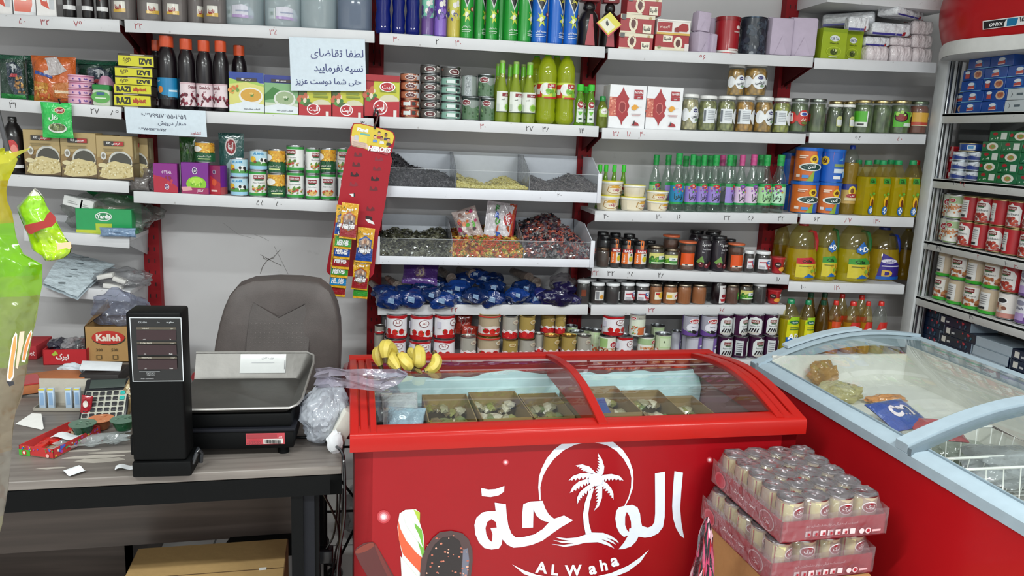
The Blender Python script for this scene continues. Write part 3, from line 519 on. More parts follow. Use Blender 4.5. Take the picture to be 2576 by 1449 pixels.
jar('sauce_jar',.074,.145,'7a3a28','matte','7d8a74',[('R',-.75,.25,.75,1,'d8a53c'),('R',-.75,0,.75,.28,'b8402c'),('R',-.7,.0,.7,.06,'e8d8b0'),('R',.4,.5,.6,.7,'f4f4ee')],lm='metal',z0=.25,z1=.65,name='sauce_jar',lidh=.09)
DK='24121a'
jam=[('R',-.6,0,.6,1,'e9e6ea'),('P',[(-.5,.7),(.1,.75),(.25,.3),(.5,.25),(.5,.15),(.1,.2),(0,.62),(-.5,.6)],'b83a4a'),('E',.28,.66,.2,.18,'2c6ab0'),('E',.3,.68,.12,.09,'ffffff'),('S',-.1,.05,.5,.3,.08,6,['b01c2a','d03a44'],3)]+[('R',-.5,.3-.1*i,-.05,.34-.1*i,'9a98a4') for i in range(3)]
jar('jam_white',.066,.094,DK,'matte','eef0f2',jam,name='jam_jar')
jar('jam_window',.066,.094,DK,'matte','eef0f2',[('R',-.45,0,.4,1,'e4e4e2'),('R',-.38,.1,-.1,.9,'8a8c90'),('E',.15,.35,.2,.22,'e0a040')],name='jam_jar')
jar('jam_side',.066,.094,DK,'matte','eef0f2',[('R',.35,.0,.75,.9,'e8e8e8'),('R',.42,.1,.6,.8,'7a7c80')],name='jam_jar')
jar('jam_brown',.066,.094,DK,'matte','eef0f2',[('R',-.2,.3,.25,.9,'7a3a22')],name='jam_jar')
jar('honey',.066,.096,'a85a1c','matte','b5aa98',None,lm='metal',name='honey_jar')
jar('honey_label',.066,.096,'a85a1c','matte','b5aa98',[('R',-.4,.1,.8,.9,'efe6cc'),('E',.35,.55,.4,.35,'e8b83a'),('R',-.3,.6,.1,.8,'b8302c')],lm='metal',name='honey_jar')
jar('honey_side',.066,.096,'a85a1c','matte','b5aa98',[('R',.5,.1,.85,.9,'e8e4da')],lm='metal',name='honey_jar')
jar('honey_red',.066,.096,'a85a1c','matte','b5aa98',[('R',-.5,.1,.5,.9,'efe6cc'),('R',-.4,.3,0,.6,'e0b83a'),('E',.5,.5,.35,.4,'f4f0e6'),('S',.3,.2,.7,.8,.1,6,['b8302c','d04a3a'],2)],lm='metal',name='honey_jar')
gl=[('R',-.7,0,.7,1,'3f8a3a'),('P',[(-.7,.5),(-.7,1),(.7,1),(.7,.6),(.3,.5),(0,.7),(-.3,.5)],'d8d47a'),('R',0,.4,.65,.75,'e9eee9'),('T','JAM',.32,.57,.22,'26506a',.5),('S',-.6,.1,-.1,.6,.12,7,['7dbb3a','2f6a2c'],4),('R',-.5,.05,.6,.16,'dfeecf')]
jar('jam_green',.072,.088,'3d2a1c','matte','7d7262',gl,lm='metal',z0=.25,z1=.7,name='jam_jar')
jar('jam_green_part',.066,.09,'5e2a14','matte','8a8070',[('R',.3,.1,1,.9,'3f8a3a'),('E',.6,.6,.2,.2,'d8d47a')],lm='metal',name='jam_jar')
jar('choc',.066,.088,'44291f','matte','84705c',[('R',.35,-.1,.9,.7,'e2e2e0'),('R',.45,.05,.6,.3,'404040')],lm='metal',name='jam_jar')
jar('badr',.054,.115,'22121a','matte','141416',[('R',-.7,-.5,.7,.62,'e9e2da'),('R',-.7,-.5,-.05,.62,'e8742c'),('T','Quince',-.4,.02,.26,'fbefe6',.9,.03,math.pi/2),('E',.3,.0,.24,.28,'d8c42c'),('E',.3,.42,.12,.1,'2f5a2c'),('R',-.55,.62,.55,.98,'a81c24'),('T','BADR',0,.8,.24,'ffffff',.95,.03)],z0=.35,z1=.7,name='jam_jar',waist=0,lidh=.16)
def addstrap(key,c):
    p=PR[key]; b=B(); w,h=p['w'],p['h']; b.box(-w*.13,w*.13,-w*.48,-w*.47,h*.68,h*.995,c,'print'); b.box(-w*.13,w*.13,-w*.48,w*.1,h*.995,h*1.005,c,'print'); p['parts'].append(('seal_strip',b.mesh('seal_strip'),None))
addstrap('badr','e87a34')
jar('badr_plain',.054,.115,'22121a','matte','141416',[('R',-.5,-.2,.5,.5,'dcdcdc'),('R',-.4,.1,.4,.3,'8a3a3a')],z0=.35,z1=.7,name='jam_jar',lidh=.16)
jar('black_lid',.06,.115,'1c1216','matte','161618',None,name='jam_jar',lidh=.14)
jar('orange_jar',.078,.132,'5e2c16','matte','d0663c',[('R',-.62,0,.62,1,'e4561c'),('R',-.45,.02,.5,.14,'e9e4da'),('R',-.2,.04,0,.12,'333333')],z0=.16,z1=.6,waist=1,name='jam_jar',lidh=.06,neck=.98)
sp=[('P',[(-.8,.2),(-.3,.45),(-.1,.2),(-.3,.05)],'6f9a4a'),('E',-.35,.1,.22,.11,'5c0f1c'),('E',.1,.05,.2,.1,'701624'),('E',.38,.14,.16,.09,'5c0f1c'),('C',-.4,.15,.05,'e8c8cc'),('C',.05,.1,.05,'e8c8cc'),('T','Spress',0,.9,.15,'f2f2f2',1.3,.0),('T','Sour Cherry',.05,.72,.07,'d8d4d8',1.1),('T','Jam',-.25,.61,.06,'c8c4c8',.4)]
jar('cherry_tall',.07,.145,'1c0f18','matte','16161a',sp,z0=.12,z1=.82,neck=.8,glassc='b8b0c0',name='jam_jar',lidh=.1)
def cup():
    b=B(); b.lathe([(.022,0),(.024,.002),(.031,.046),(.033,.047),(.033,.05)],['7a2020','b0242a','b0242a','c83a3a'],'plastic',20); l=B(); l.lathe([(.034,.049),(.034,.052),(.02,.0525)],'b8343c','plastic',20)
    L=B(); draw(L,[('E',-.4,.6,.35,.22,'3a2420'),('T','Mahya',-.4,.6,.14,'f4e4dc',.6),('R',.3,.6,.55,.8,'f0f0f0'),('E',.1,.25,.4,.18,'e8a03a'),('R',.5,.25,.75,.5,'e8e8e8')],.04,.04,lambda x,y,o:((.0262+.0068*y/.046+o)*math.sin(x/.028),-(.0262+.0068*y/.046+o)*math.cos(x/.028),.005+y),True)
    proto('cup','dessert_cup','cup',.066,.052,[('cup',b),('foil_lid',l),('label',L)])
cup()
def tub():
    b=B(); b.lathe([(.046,0),(.048,.003),(.054,.046)],'e9e0c8','plastic',28); L=B()
    f=lambda x,y,o:((.0485+.0055*y/.044+o)*math.sin(x/.051),-(.0485+.0055*y/.044+o)*math.cos(x/.051),.003+y)
    draw(L,[('R',-1,.05,1,.95,'eadfc4'),('P',[(-.5,.3),(-.42,.75),(-.2,.85),(.2,.85),(.42,.75),(.5,.3),(.2,.1),(-.2,.1)],'b5893a'),('P',[(-.45,.3),(-.38,.72),(-.18,.8),(.18,.8),(.38,.72),(.45,.3),(.18,.15),(-.18,.15)],'f0e6cc'),('P',[(-.38,.6),(-.18,.8),(.18,.8),(.38,.6)],'e0a83a'),('T','ارادت',.05,.42,.34,'b02a5a',.6,.04),('E',.55,.2,.14,.14,'6a5236')],.0801,.044,f,True)
    l=B(); l.lathe([(.0555,.044),(.057,.046),(.057,.052),(.056,.0535)],'ecece4','plastic',28); l.lathe([(.0562,.0532),(.056,.056),(.03,.0565)],'e6d82c','plastic',28)
    proto('tub','halva_tub','tub',.114,.056,[('tub',b),('lid',l),('label',L)])
tub()
# ---- bottles: profile fractions of (w/2,h)
def bottle(key,w,h,pf,fm,fc,cap,capz,ops=None,z0=.2,z1=.6,name='bottle',cat='bottle',n=24,sq=0,back=None,lr=None,extra=None,capm='plastic',empty=None,glass=None,sleeve=None):
    r=w/2; P=[(max(a*r,.001),z*h) for a,z in pf]
    b=B()
    if empty:
        ze=empty*h; lo=[p for p in P if p[1]<=ze]+[(prof_r(P,ze),ze)]; hi=[(prof_r(P,ze),ze)]+[p for p in P if p[1]>ze]
        b.lathe(lo,fc,fm,n,sq=sq); b.lathe(hi,glass or 'dfe6df','clear',n,sq=sq)
    else: b.lathe(P,fc,fm,n,sq=sq)
    parts=[('bottle',b)]
    if cap:
        cr,c0,c1=capz[:3]; c=B(); c.lathe([(cr*r,c0*h),(cr*r*1.02,c0*h+.001),(cr*r*(capz[3] if len(capz)>3 else .96),c1*h-.002),(cr*r*.85,c1*h)],cap,capm,16); parts.append(('cap',c))
    if sleeve: c=B(); c.lathe([(a*r+.0008,z*h) for a,z in sleeve[1]],sleeve[0],'plastic',16); parts.append(('neck_sleeve',c))
    if ops:
        L=B(); rr=lr*r if lr else prof_r(P,h*(z0+z1)/2); rr+=.0008; H=h*(z1-z0)
        if sq: fn=flat(-rr-.0005,h*z0); draw(L,ops,rr*.9,H,fn,False)
        else:
            draw(L,ops,math.pi/2*rr,H,rnd_(rr,h*z0),True)
            if back: draw(L,back,math.pi/2*rr,H,rnd_(rr,h*z0,math.pi),True)
        parts.append(('label',L))
    if extra: parts+=extra(r,h)
    proto(key,name,cat,w,h,parts)
SY=[(.9,0),(1,.02),(1,.64),(.96,.7),(.82,.77),(.66,.82),(.6,.84),(.6,.96)]
sun=[('R',-1,0,1,1,'ead9de'),('R',-1,.93,1,1,'d8b8c0'),('T','Sunich',.0,.82,.16,'7c2436',1.3,.03),('T','آلبالو',0,.64,.08,'9a5060',.6),('S',-1,.04,1,.5,.11,44,['7d1c34','5c1226','9a3048','f0e0e4'],21)]
bottle('syrup',.085,.29,SY,'plastic','140c12','d8552e',(.7,.845,1,1),sun,.06,.39,'syrup_bottle')
bottle('syrup_blue',.085,.29,SY,'plastic','140c12','d8552e',(.7,.845,1,1),[('R',-1,0,1,1,'1a84b8'),('P',[(-1,0),(-1,.5),(-.2,.2),(1,.05),(1,0)],'14222c'),('E',-.35,.45,.2,.16,'e08a3c'),('R',.15,.12,.8,.5,'49a8d8'),('T','سن ایچ',-.55,.85,.12,'f0f0f0',.6),('R',.2,.36,.75,.44,'e0f0f8')],.14,.43,'syrup_bottle')
LM=[(.85,0),(1,.03),(1,.42),(.92,.5),(.56,.68),(.44,.76),(.4,.97),(.36,.98)]
limel=[('R',-.8,0,.9,1,'e9eee6'),('R',-.2,.76,.85,.92,'8c2430'),('T','سبزان',.3,.84,.12,'ffffff',.8),('T','آبلیمو',-.1,.62,.09,'50584a',.6),('E',.4,.26,.34,.17,'a9d06a'),('E',.4,.26,.24,.12,'7cb53a'),('R',-.75,.1,-.45,.4,'d0d8d0'),('R',-.8,.0,.9,.04,'3a4a30')]
bottle('lime',.064,.265,LM,'liquid','c8dc50','8fae5a',(.46,.955,1,1),limel,.16,.5,'lime_juice_bottle',sleeve=('6fbf2e',[(.47,.79),(.44,.9),(.43,.957)]))
PET=[(.5,0),(.8,.02),(.98,.06),(1,.14),(.9,.2),(.97,.26),(.92,.34),(.96,.38),(.96,.66),(1,.7),(.9,.82),(.62,.92),(.36,.96),(.34,.98)]
pl_=[('R',-1,0,1,1,'c8d84a'),('R',-1,0,-.35,.85,'c42a24'),('R',-.85,.2,-.5,.55,'e9e9e4'),('E',-.1,.55,.4,.4,'eef0ea'),('R',-.0,.62,.6,.9,'b82a30'),('T','تافل',.3,.76,.2,'ffffff',.5,.03),('S',0,.1,.8,.5,.16,8,['6fae2e','8fcc4a','4f8a24'],31),('R',-.2,-.06,1,.05,'c42a24')]
bottle('limebig',.1,.335,PET,'liquid','d8e630','4fbf3a',(.34,.95,1.0),pl_,.38,.6,'lime_juice_bottle')
bottle('naji',.055,.19,[(.95,0),(1,.03),(.8,.08),(.8,.4),(.85,.6),(.6,.74),(.5,.8),(.5,.86)],'liquid','8fc83a','3fc838',(.66,.84,1,1),[('P',[(-.5,0),(-.5,.8),(-.35,.95),(.35,.95),(.5,.8),(.5,0)],'e6efe6'),('E',0,.82,.42,.15,'a01c24'),('T','Naji',0,.82,.12,'ffffff',.6,.03),('T','LIME JUICE',0,.62,.06,'333c33',.7),('P',[(-.3,.5),(.3,.5),(.1,.34),(-.1,.34)],'6fbf3a'),('R',-.2,.12,.2,.2,'2c5a34')],.08,.6,'lime_juice_bottle',lr=.85)
bottle('limesmall',.06,.145,[(.85,0),(1,.05),(1,.5),(.85,.66),(.55,.8),(.45,.84)],'liquid','9fae3a','1e8a3c',(.56,.84,1),[('P',[(-.6,0),(-.7,.7),(0,1),(.7,.7),(.6,0)],'a8c860'),('E',0,.55,.45,.3,'e9e9e4'),('T','آبلیمو',0,.55,.22,'7d2430',.6)],.35,.66,'lime_juice_bottle')
WB_=[(.88,0),(1,.03),(1,.5),(.85,.6),(.54,.72),(.42,.8),(.4,.97)]
def wl_(bg,seal='c42a30'): return [('R',-1,0,1,1,'1f9a4a'),('R',-1,.1,1,.86,bg),('E',0,.86,.32,.1,seal),('T','نعناع',0,.86,.09,'ffffff',.5),('S',-.5,.5,.5,.78,.1,12,['8a4aa8','d8a43a','3f8a3a','6a3a80'],41),('T','زهرا',.0,.34,.36,'1c2a1c',.7,.03)]
for k,c,cc in (('blue','1c86b8','1fa04c'),('purple','9a86d0','1fa04c'),('green','a8dca0','1fa04c'),('mint','bfeac8','1fa04c'),('pink','dcc4e0','c8508c')):
    bottle('water_'+k,.066,.262,WB_,'clear','cfe0d6',cc,(.5,.94,1,1),wl_(c,'c42a30' if k!='pink' else '7a4aa0'),.13,.5,'cordial_bottle',sleeve=(cc,[(.46,.81),(.46,.88),(.5,.89),(.46,.94)]))
OB=[(.85,0),(1,.02),(.94,.07),(1,.12),(.94,.18),(1,.24),(.95,.3),(1,.36),(1,.56),(.9,.66),(.6,.82),(.42,.89),(.4,.93)]
bottle('oil_cila',.078,.265,OB,'liquid','ecd820','1f9a5a',(.46,.92,1),[('P',[(-.4,.85),(-.4,1),(.6,1),(.75,.85)],'3f9a34'),('T','Cila',.1,.92,.1,'143014',.7,.03),('S',-.2,.45,.8,.6,.2,5,['7dbb3a','5aa02c'],5),('E',.3,.34,.34,.16,'f0b81c'),('E',.42,.3,.2,.12,'6a2f14'),('E',.2,.1,.42,.12,'1a66b8'),('T','D',.35,.1,.16,'ffffff',.4,.04),('R',-.1,.07,.1,.09,'e0f0ff'),('R',-.1,.11,.1,.13,'e0f0ff')],.04,.68,'oil_bottle',sq=.55,empty=.7,glass='efe29a')
bottle('oil_green',.088,.275,[(.9,0),(1,.03),(.95,.08),(1,.13),(.95,.18),(1,.24),(.95,.3),(1,.36),(.98,.62),(.85,.76),(.5,.88),(.34,.93)],'liquid','eadc28','1f8a5a',(.38,.92,1),[('R',-.5,.0,.45,.9,'d8d41c'),('P',[(-.5,.74),(-.3,1),(.4,1),(.55,.74)],'9fcc1c'),('E',0,.82,.36,.07,'1f6a4a'),('T','famila',0,.82,.06,'ffffff',.5),('R',-.5,.0,.45,.3,'1a62b4'),('T','AD',0,.33,.2,'ffffff',.8,.04),('E',.05,.02,.36,.12,'e8a41c'),('E',.05,.0,.18,.07,'5a2c14'),('R',-.3,.56,.3,.6,'5a7a2a'),('R',-.3,.64,.3,.66,'5a7a2a')],.16,.7,'oil_bottle',empty=.64,glass='efe29a')
bottle('oil_red',.088,.265,[(.9,0),(1,.03),(.95,.08),(1,.13),(.95,.18),(1,.24),(.95,.3),(1,.36),(.98,.62),(.85,.76),(.5,.88),(.34,.93)],'liquid','ecb834','d8342c',(.38,.92,1),[('R',-.5,.0,.6,.8,'e0d41c'),('P',[(-.6,.6),(-.4,1),(.5,1),(.7,.6)],'c8281e'),('E',.05,.6,.36,.08,'f4f4f0'),('T','famila',.05,.6,.07,'1f6a4a',.6),('R',-.3,.3,.4,.34,'8a8a2a')],.24,.62,'oil_bottle',empty=.6,glass='efdc9a')
bottle('oil_clear',.088,.265,[(.9,0),(1,.03),(.95,.08),(1,.13),(.95,.18),(1,.24),(.95,.3),(1,.36),(.98,.62),(.85,.76),(.5,.88),(.34,.93)],'liquid','e0d8a8','d8342c',(.38,.92,1),[('R',-.5,.0,.6,.8,'e0d41c'),('P',[(-.6,.6),(-.4,1),(.5,1),(.7,.6)],'c8281e'),('E',.05,.6,.36,.08,'f4f4f0'),('T','famila',.05,.6,.07,'1f6a4a',.6)],.24,.62,'oil_bottle',empty=.3)
bottle('oil_orange',.088,.265,[(.9,0),(1,.03),(.95,.08),(1,.13),(.95,.18),(1,.24),(.95,.3),(1,.36),(.98,.62),(.85,.76),(.5,.88),(.34,.93)],'liquid','e89a14','d8342c',(.38,.92,1),[('R',-.6,.7,.6,1,'d04a20')],.24,.62,'oil_bottle',empty=.6,glass='efd09a')
def handle(c):
    def f(r,h):
        b=B(); b.tube([(r*.45,0,h*.86),(r*.8,0,h*.84),(r*1.0,0,h*.7),(r*1.02,0,h*.56),(r*.93,0,h*.5)],.009,c,'plastic',8); return [('handle',b)]
    return f
JP=[(.85,0),(1,.03),(1,.12),(.95,.16),(1,.2),(1,.42),(.93,.5),(.9,.62),(.72,.82),(.42,.94),(.3,.96),(.3,.98)]
def jug(k,c1,t,hc,fl='e6d624',dd=True,capc=None):
    ops=[('P',[(-.42,.42),(-.42,.58),(.2,.62),(.62,.42)],c1),('T',t,.0,.5,.1,'16301a',.7,.03),('R',-.42,.03,.62,.42,'d8c83a'),('E',.5,.18,.22,.12,'f0b81c'),('E',.52,.16,.1,.06,'5a2c14'),('P',[(-.1,.03),(.1,.14),(.4,.05),(.4,.03)],'1a66b8'),('S',-.2,.2,.6,.36,.09,8,['8cb83a','e0a42c'],3),('R',-.3,.35,.2,.37,'6a7030')]
    if dd: ops+=[('P',[(-.2,.78),(-.22,.86),(0,1.08),(.22,.86),(.2,.78),(0,.72)],'1a66b8'),('T','+D',.03,.87,.15,'ffffff',.4,.03)]
    bottle(k,.125,.33,JP,'liquid',fl,capc or c1,(.33,.95,1),ops,.06,.66,'oil_jug','oil jug',extra=handle(hc),empty=.56,glass='efe6a0')
jug('jug_red','c42430','Oila','b8202a','e8cc1e',False); jug('jug_green','3f9a3a','Cila','1c6a34')
bottle('jug_purple',.125,.33,JP,'liquid','dcbc2c','2a3a9a',(.33,.95,1),[('P',[(-.45,.0),(-.35,.5),(-.3,.85),(.1,.7),(.62,.4),(.55,0)],'3a2a8a'),('E',-.02,.6,.32,.07,'e4e0f0'),('T','نرگس',-.02,.6,.08,'3a2a8a',.5),('T','D',-.08,.2,.22,'d8b04a',.5,.05),('R',-.45,.0,.55,.1,'1a5ab0'),('R',-.3,.42,.4,.46,'d8d4ec')],.04,.62,'oil_jug','oil jug',extra=handle('2244c0'),empty=.6,glass='e6d890')
bottle('jug_plain',.11,.33,JP,'liquid','a8841e','8a7a2a',(.33,.95,1),None,name='oil_jug',cat='oil jug',empty=.6,glass='d8c890')
bottle('oil_tall',.1,.33,[(.85,0),(1,.03),(1,.3),(.97,.36),(1,.4),(.8,.52),(.98,.62),(.98,.72),(.82,.84),(.42,.93),(.3,.96)],'liquid','ccaa3c','2a4ab8',(.33,.94,1),[('R',-1,0,1,1,'c8a45a'),('R',-1,.7,1,1,'2a3a8a'),('C',0,.66,.3,'f0d02c'),('C',0,.66,.16,'7a4a1c'),('E',.05,.4,.45,.12,'a82430'),('T','آفتاب',.05,.4,.14,'ffffff',.6,.03),('R',-.5,.15,.5,.3,'e0d0a0')],.16,.44,'oil_bottle',empty=.75)
bottle('oil_plain',.088,.275,OB,'liquid','7a5a1c','1c4a34',(.42,.92,1),None,name='oil_bottle')
bottle('bluebottle',.085,.30,[(.8,0),(1,.04),(.92,.1),(1,.18),(.84,.3),(.95,.4),(.84,.52),(.95,.62),(1,.75),(.9,.85),(.45,.94),(.4,.97)],'liquid_dark','142c9c','1c2c8c',(.45,.95,1),[('R',-.8,0,.8,1,'c86a4a'),('E',0,.5,.4,.4,'e8b43a'),('T','پاک',0,.6,.3,'2a4ab0',.6)],.55,.8,'cleaner_bottle')
bottle('molasses',.07,.26,[(.9,0),(1,.03),(1,.7),(.6,.85),(.4,.9),(.4,.95)],'plastic','100c0e','202020',(.42,.93,1),[('P',[(-.6,0),(-.6,1),(.6,1),(.6,0)],'1a1214'),('E',0,.6,.35,.3,'c83a3a'),('E',.1,.55,.2,.2,'e88a80'),('S',-.5,.3,.5,.5,.1,6,['3f8a3a','d04848'],6),('R',-.6,.02,.6,.12,'e8e8e8')],.1,.66,'molasses_bottle')
spray=[(.92,0),(1,.01),(1,.8),(.98,.82),(.8,.88),(.5,.9)]
def spr(k,c,c2,ops): bottle(k,.062,.27,spray,'glossred',c,c2,(.8,.86,1,.8),ops,.02,.8,'spray_can','spray can')
def mar(c,l): return [('R',-1,0,1,1,c),('P',[(-.62,1.0),(-.62,.84),(0,.52),(.62,.84),(.62,1.0)],'d8dcd8'),('P',[(-.55,1.0),(-.55,.86),(0,.57),(.55,.86),(.55,1.0)],'14161a'),('T','تار',.0,.9,.09,'e6dc4a',.6,.04),('T','ومار',.0,.76,.08,'e6dc4a',.5,.04),('P',[(0,.54),(.1,.48),(.34,.46),(.16,.39),(.3,.28),(.05,.33),(-.15,.26),(-.12,.36),(-.4,.38),(-.15,.44),(-.3,.52),(-.06,.48)],'c8d84a'),('E',0,.4,.16,.05,'f0f2e0'),('S',-.15,.36,.2,.42,.05,5,['303230','e8e8e0'],3),('C',.5,.5,.17,'a8403a'),('C',.5,.5,.11,'e8b8a0'),('T','حشره کش',0,.18,.045,'f0f4f0',.8),('R',-.4,.12,.4,.13,l),('R',-.4,.09,.3,.1,l)]
spr('spray_green','1f9a34','14803c',mar('1f9a34','d8ecd8')); spr('spray_blue','1466c8','1466c8',mar('1466c8','d8e4f4'))
for k,c1,c2,c3 in (('teal','7cc8b0','6a4a90','8fd8c0'),('purple','5a3aa0','8a6ac8','3c2480'),('yellow','d0d060','c8b84a','e0d88a')):
    spr('fresh_'+k,c1,c1,[('R',-1,0,1,1,c1),('R',-1,0,1,.3,c2),('S',-.8,.2,.8,.6,.22,18,[c2,c3,'e8e4e0','4a4a80'],7),('T','FRESH',0,.85,.07,'e8f0e8',1)])
def gallon(k,c,m,lab,w=.15,h=.26):
    b=B(); r=w/2
    b.lathe([(r*.92,0),(r,.012),(r,h*.5),(r*.97,h*.62),(r*.72,h*.8),(r*.4,h*.9),(r*.25,h*.92),(r*.25,h*.95)],c,m,28,sq=.35)
    c2=B(); c2.lathe([(r*.3,h*.93),(r*.3,h)],'c8c8d0','plastic',16); hd=B(); hd.tube([(-r*.5,0,h*.83),(-r*.3,0,h*.97),(0,0,h*1.0),(r*.3,0,h*.97),(r*.5,0,h*.83)],.008,c,m)
    P=[('jug',b),('cap',c2),('handle',hd)]
    if lab: L=B(); draw(L,lab,r*1.2,h*.2,rnd_(r*1.035,h*.09),True); P.append(('label',L))
    proto(k,'plastic_jug','jug',w,h,P)
gl2=[('R',-.7,.1,-.35,.85,'e0e4e4'),('R',-.6,.35,-.45,.6,'3f7a5a'),('P',[(-.3,.2),(-.3,.9),(.2,1),(.6,.8),(.75,.4),(.7,.1)],'d4d4e0'),('P',[(-.3,.1),(-.3,.3),(.7,.25),(.72,.05)],'b49ac8'),('R',-.1,.5,.5,.6,'9aa0b8')]
gallon('gallon_blue','dfebef','liquid',gl2); gallon('gallon_plain','dfecf0','liquid',None); gallon('gallon_dark','98a6bc','liquid_dark',None)
bl2=[('R',-.55,.1,.6,.9,'e4e2d8'),('P',[(-.55,.1),(-.55,.3),(.6,.4),(.6,.1)],'d8b04a'),('T','فله‌ها'.replace('\u200c',''),-.05,.45,.4,'a02a24',.8,.05)]
gallon('gallon_brown','a39b99','liquid_dark',bl2,.13,.24)
# ---- boxes and packets
def boxp(k,w,h,d,col,ops,name='box',cat='box',mat='print',side=None,top=None):
    b=B(); b.rbox(-w/2,w/2,-d/2,d/2,0,h,col,mat,.0012,1)
    L=B(); draw(L,ops,w/2,h,flat(-d/2,0),False)
    if side: draw(L,side,d/2,h,lambda x,y,o:(w/2+o,x,y),False); draw(L,side,d/2,h,lambda x,y,o:(-w/2-o,-x,y),False)
    if top: draw(L,top,w/2,d,lambda x,y,o:(x,-d/2+y,h+o),False)
    proto(k,name,cat,w,h,[('box',b),('printing',L)])
boxp('saffron',.155,.175,.11,'f0f1f4',[('R',-1,.28,-.48,.72,'cc6a58'),('S',-1,.3,-.5,.7,.06,30,['e08a70','b84a3c','f0b09a'],4),('P',[(-.62,.3),(-.62,.7),(-.5,.76),(-.34,.88),(-.28,.96),(-.22,.88),(-.06,.76),(.06,.7),(.0,.62),(.1,.52),(.0,.4),(.06,.32),(-.06,.26),(-.22,.16),(-.28,.07),(-.34,.16),(-.5,.26)],'a8242a'),('P',[(-.48,.42),(-.48,.56),(-.38,.62),(-.2,.62),(-.1,.56),(-.1,.42),(-.28,.34)],'d0706a'),('P',[(-.44,.43),(-.44,.55),(-.36,.6),(-.22,.6),(-.14,.55),(-.14,.43),(-.28,.36)],'8c1a20'),('R',.32,.78,.8,.9,'a81c26'),('R',.32,.69,.8,.77,'a81c26'),('T','NOVIN',.56,.84,.06,'ffffff',.4),('T','نوین',.56,.73,.04,'ffffff',.36),('P',[(.2,.5),(.35,.56),(.5,.55),(.6,.5),(.4,.43),(.26,.44)],'e8a42c'),('R',.5,.51,.78,.515,'c8c8c8'),('R',.2,.34,.75,.35,'c08080'),('R',.25,.31,.7,.32,'c08080'),('P',[(.25,.08),(.4,.17),(.6,.14),(.68,.08)],'a81c26'),('P',[(.32,.1),(.38,.2),(.42,.19),(.4,.1)],'202024')],'saffron_box',side=[('R',-.8,.1,-.3,.3,'202024'),('R',-.8,.45,-.4,.6,'505058')])
boxp('coffee',.165,.09,.1,'a8262e',[('R',-1,.78,1,1,'e6dec4'),('R',-1,.0,-.1,.1,'e6dec4'),('E',-.25,.5,.26,.42,'f0e6cc'),('E',-.25,.5,.14,.24,'5c2420'),('S',-.5,.15,0,.85,.03,20,['c8a47a','7a3c28'],3),('R',.3,.02,.8,.5,'f0ead4'),('T','فامیلا',.55,.26,.28,'34201c',.4,.04),('C',.72,.84,.08,'b8a068'),('R',-.95,.7,-.7,.98,'5a5a5a')],'coffee_box')
boxp('coffee_up',.165,.09,.1,'a8262e',[('R',-1,.0,1,.22,'e6dec4'),('R',-.55,.55,.0,.95,'f0ead4'),('T','فامیلا',-.28,.75,.26,'34201c',.44,.04),('E',.35,.5,.26,.42,'f0e6cc'),('E',.35,.5,.14,.24,'5c2420'),('R',.75,0,1,.5,'e8e0dc'),('C',-.75,.2,.1,'8a8a60')],'coffee_box')
boxp('coffee_white',.165,.08,.1,'efe9e2',[('R',-1,.0,1,.14,'d8b04a'),('R',-.95,.2,-.1,.82,'a8262e'),('T','کاپوچینو',-.52,.5,.2,'f4e8dc',.7),('P',[(.25,.25),(.2,.5),(.5,.8),(.85,.75),(.9,.4),(.8,.25)],'a81c20'),('P',[(.05,.2),(.05,.45),(.25,.55),(.35,.2)],'8c1a1c'),('R',-1,.9,1,1,'f6f2ec')],'coffee_box')
boxp('whitebox',.09,.13,.09,'efecea',[('P',[(-.8,.9),(.1,.9),(.0,.5),(.3,.2),(-.5,.3)],'d8492c'),('R',.3,.2,.8,.5,'c8ccd0'),('R',-.4,.4,0,.7,'f4f4f4')],'carton')
boxp('orangebox',.11,.13,.09,'e2e4e6',[('R',-.9,.1,.7,1,'d8532c'),('R',-.3,.4,.2,.7,'efe2da'),('R',-.2,.45,.1,.65,'d8532c'),('P',[(.5,.1),(.9,.5),(.6,.9),(.7,1),(1,1),(1,.1)],'e9ebee')],'carton')
boxp('razi',.14,.036,.075,'3c3228',[('R',-.98,.18,.98,.98,'dcd620'),('T','RAZI',-.48,.58,.55,'1c1c14',.75,.05),('T','allplast',.38,.55,.5,'b83a1c',1.0,.05),('R',-.5,.04,.3,.12,'b8b09c')],'plaster_box')
boxp('razi_turn',.14,.036,.075,'3c3228',[('R',-.98,.04,.98,.84,'dcd620'),('T','RAZI',.52,.44,.5,'1c1c14',.8,.05,math.pi),('T','رازی',-.5,.44,.5,'6a5a14',.8,.03,math.pi),('R',-.3,.88,.5,.96,'b8b09c')],'plaster_box')
boxp('noodle',.145,.19,.09,'b8a06e',[('P',[(-1,0),(-1,.5),(0,.62),(1,.55),(1,0)],'96794a'),('P',[(-1,0),(-1,.25),(-.6,.45),(0,.5),(1,.42),(1,0)],'6f5a3c'),('E',.3,.42,.66,.25,'cfcfc8'),('E',.32,.4,.6,.22,'4c4a42'),('P',[(-.9,.08),(-.7,.3),(-.35,.4),(0,.44),(.4,.4),(.8,.38),(.98,.3),(.98,.1),(.5,.05),(-.4,.03)],'d8c894'),('S',-.85,.07,.95,.36,.05,90,['e8dcae','cdb97e','b8a468','f0e8c4'],5),('E',-.68,.34,.24,.05,'ded2a6'),('E',-.6,.55,.16,.09,'d8d8d4'),('E',-.6,.55,.1,.05,'8a8478'),('R',-.55,.78,.55,.88,'34302e'),('R',.0,.785,.54,.875,'b02a2a'),('T','هرمس کالا',0,.83,.07,'ffffff',1.0,.03),('R',-.6,.7,.5,.715,'8a7a52'),('R',-.55,.66,.45,.675,'8a7a52'),('R',-1,0,1,.03,'2c241c')],'noodle_box',side=[('R',-1,0,1,.4,'6f5a3c'),('R',-.6,.5,0,.9,'d8c894')])
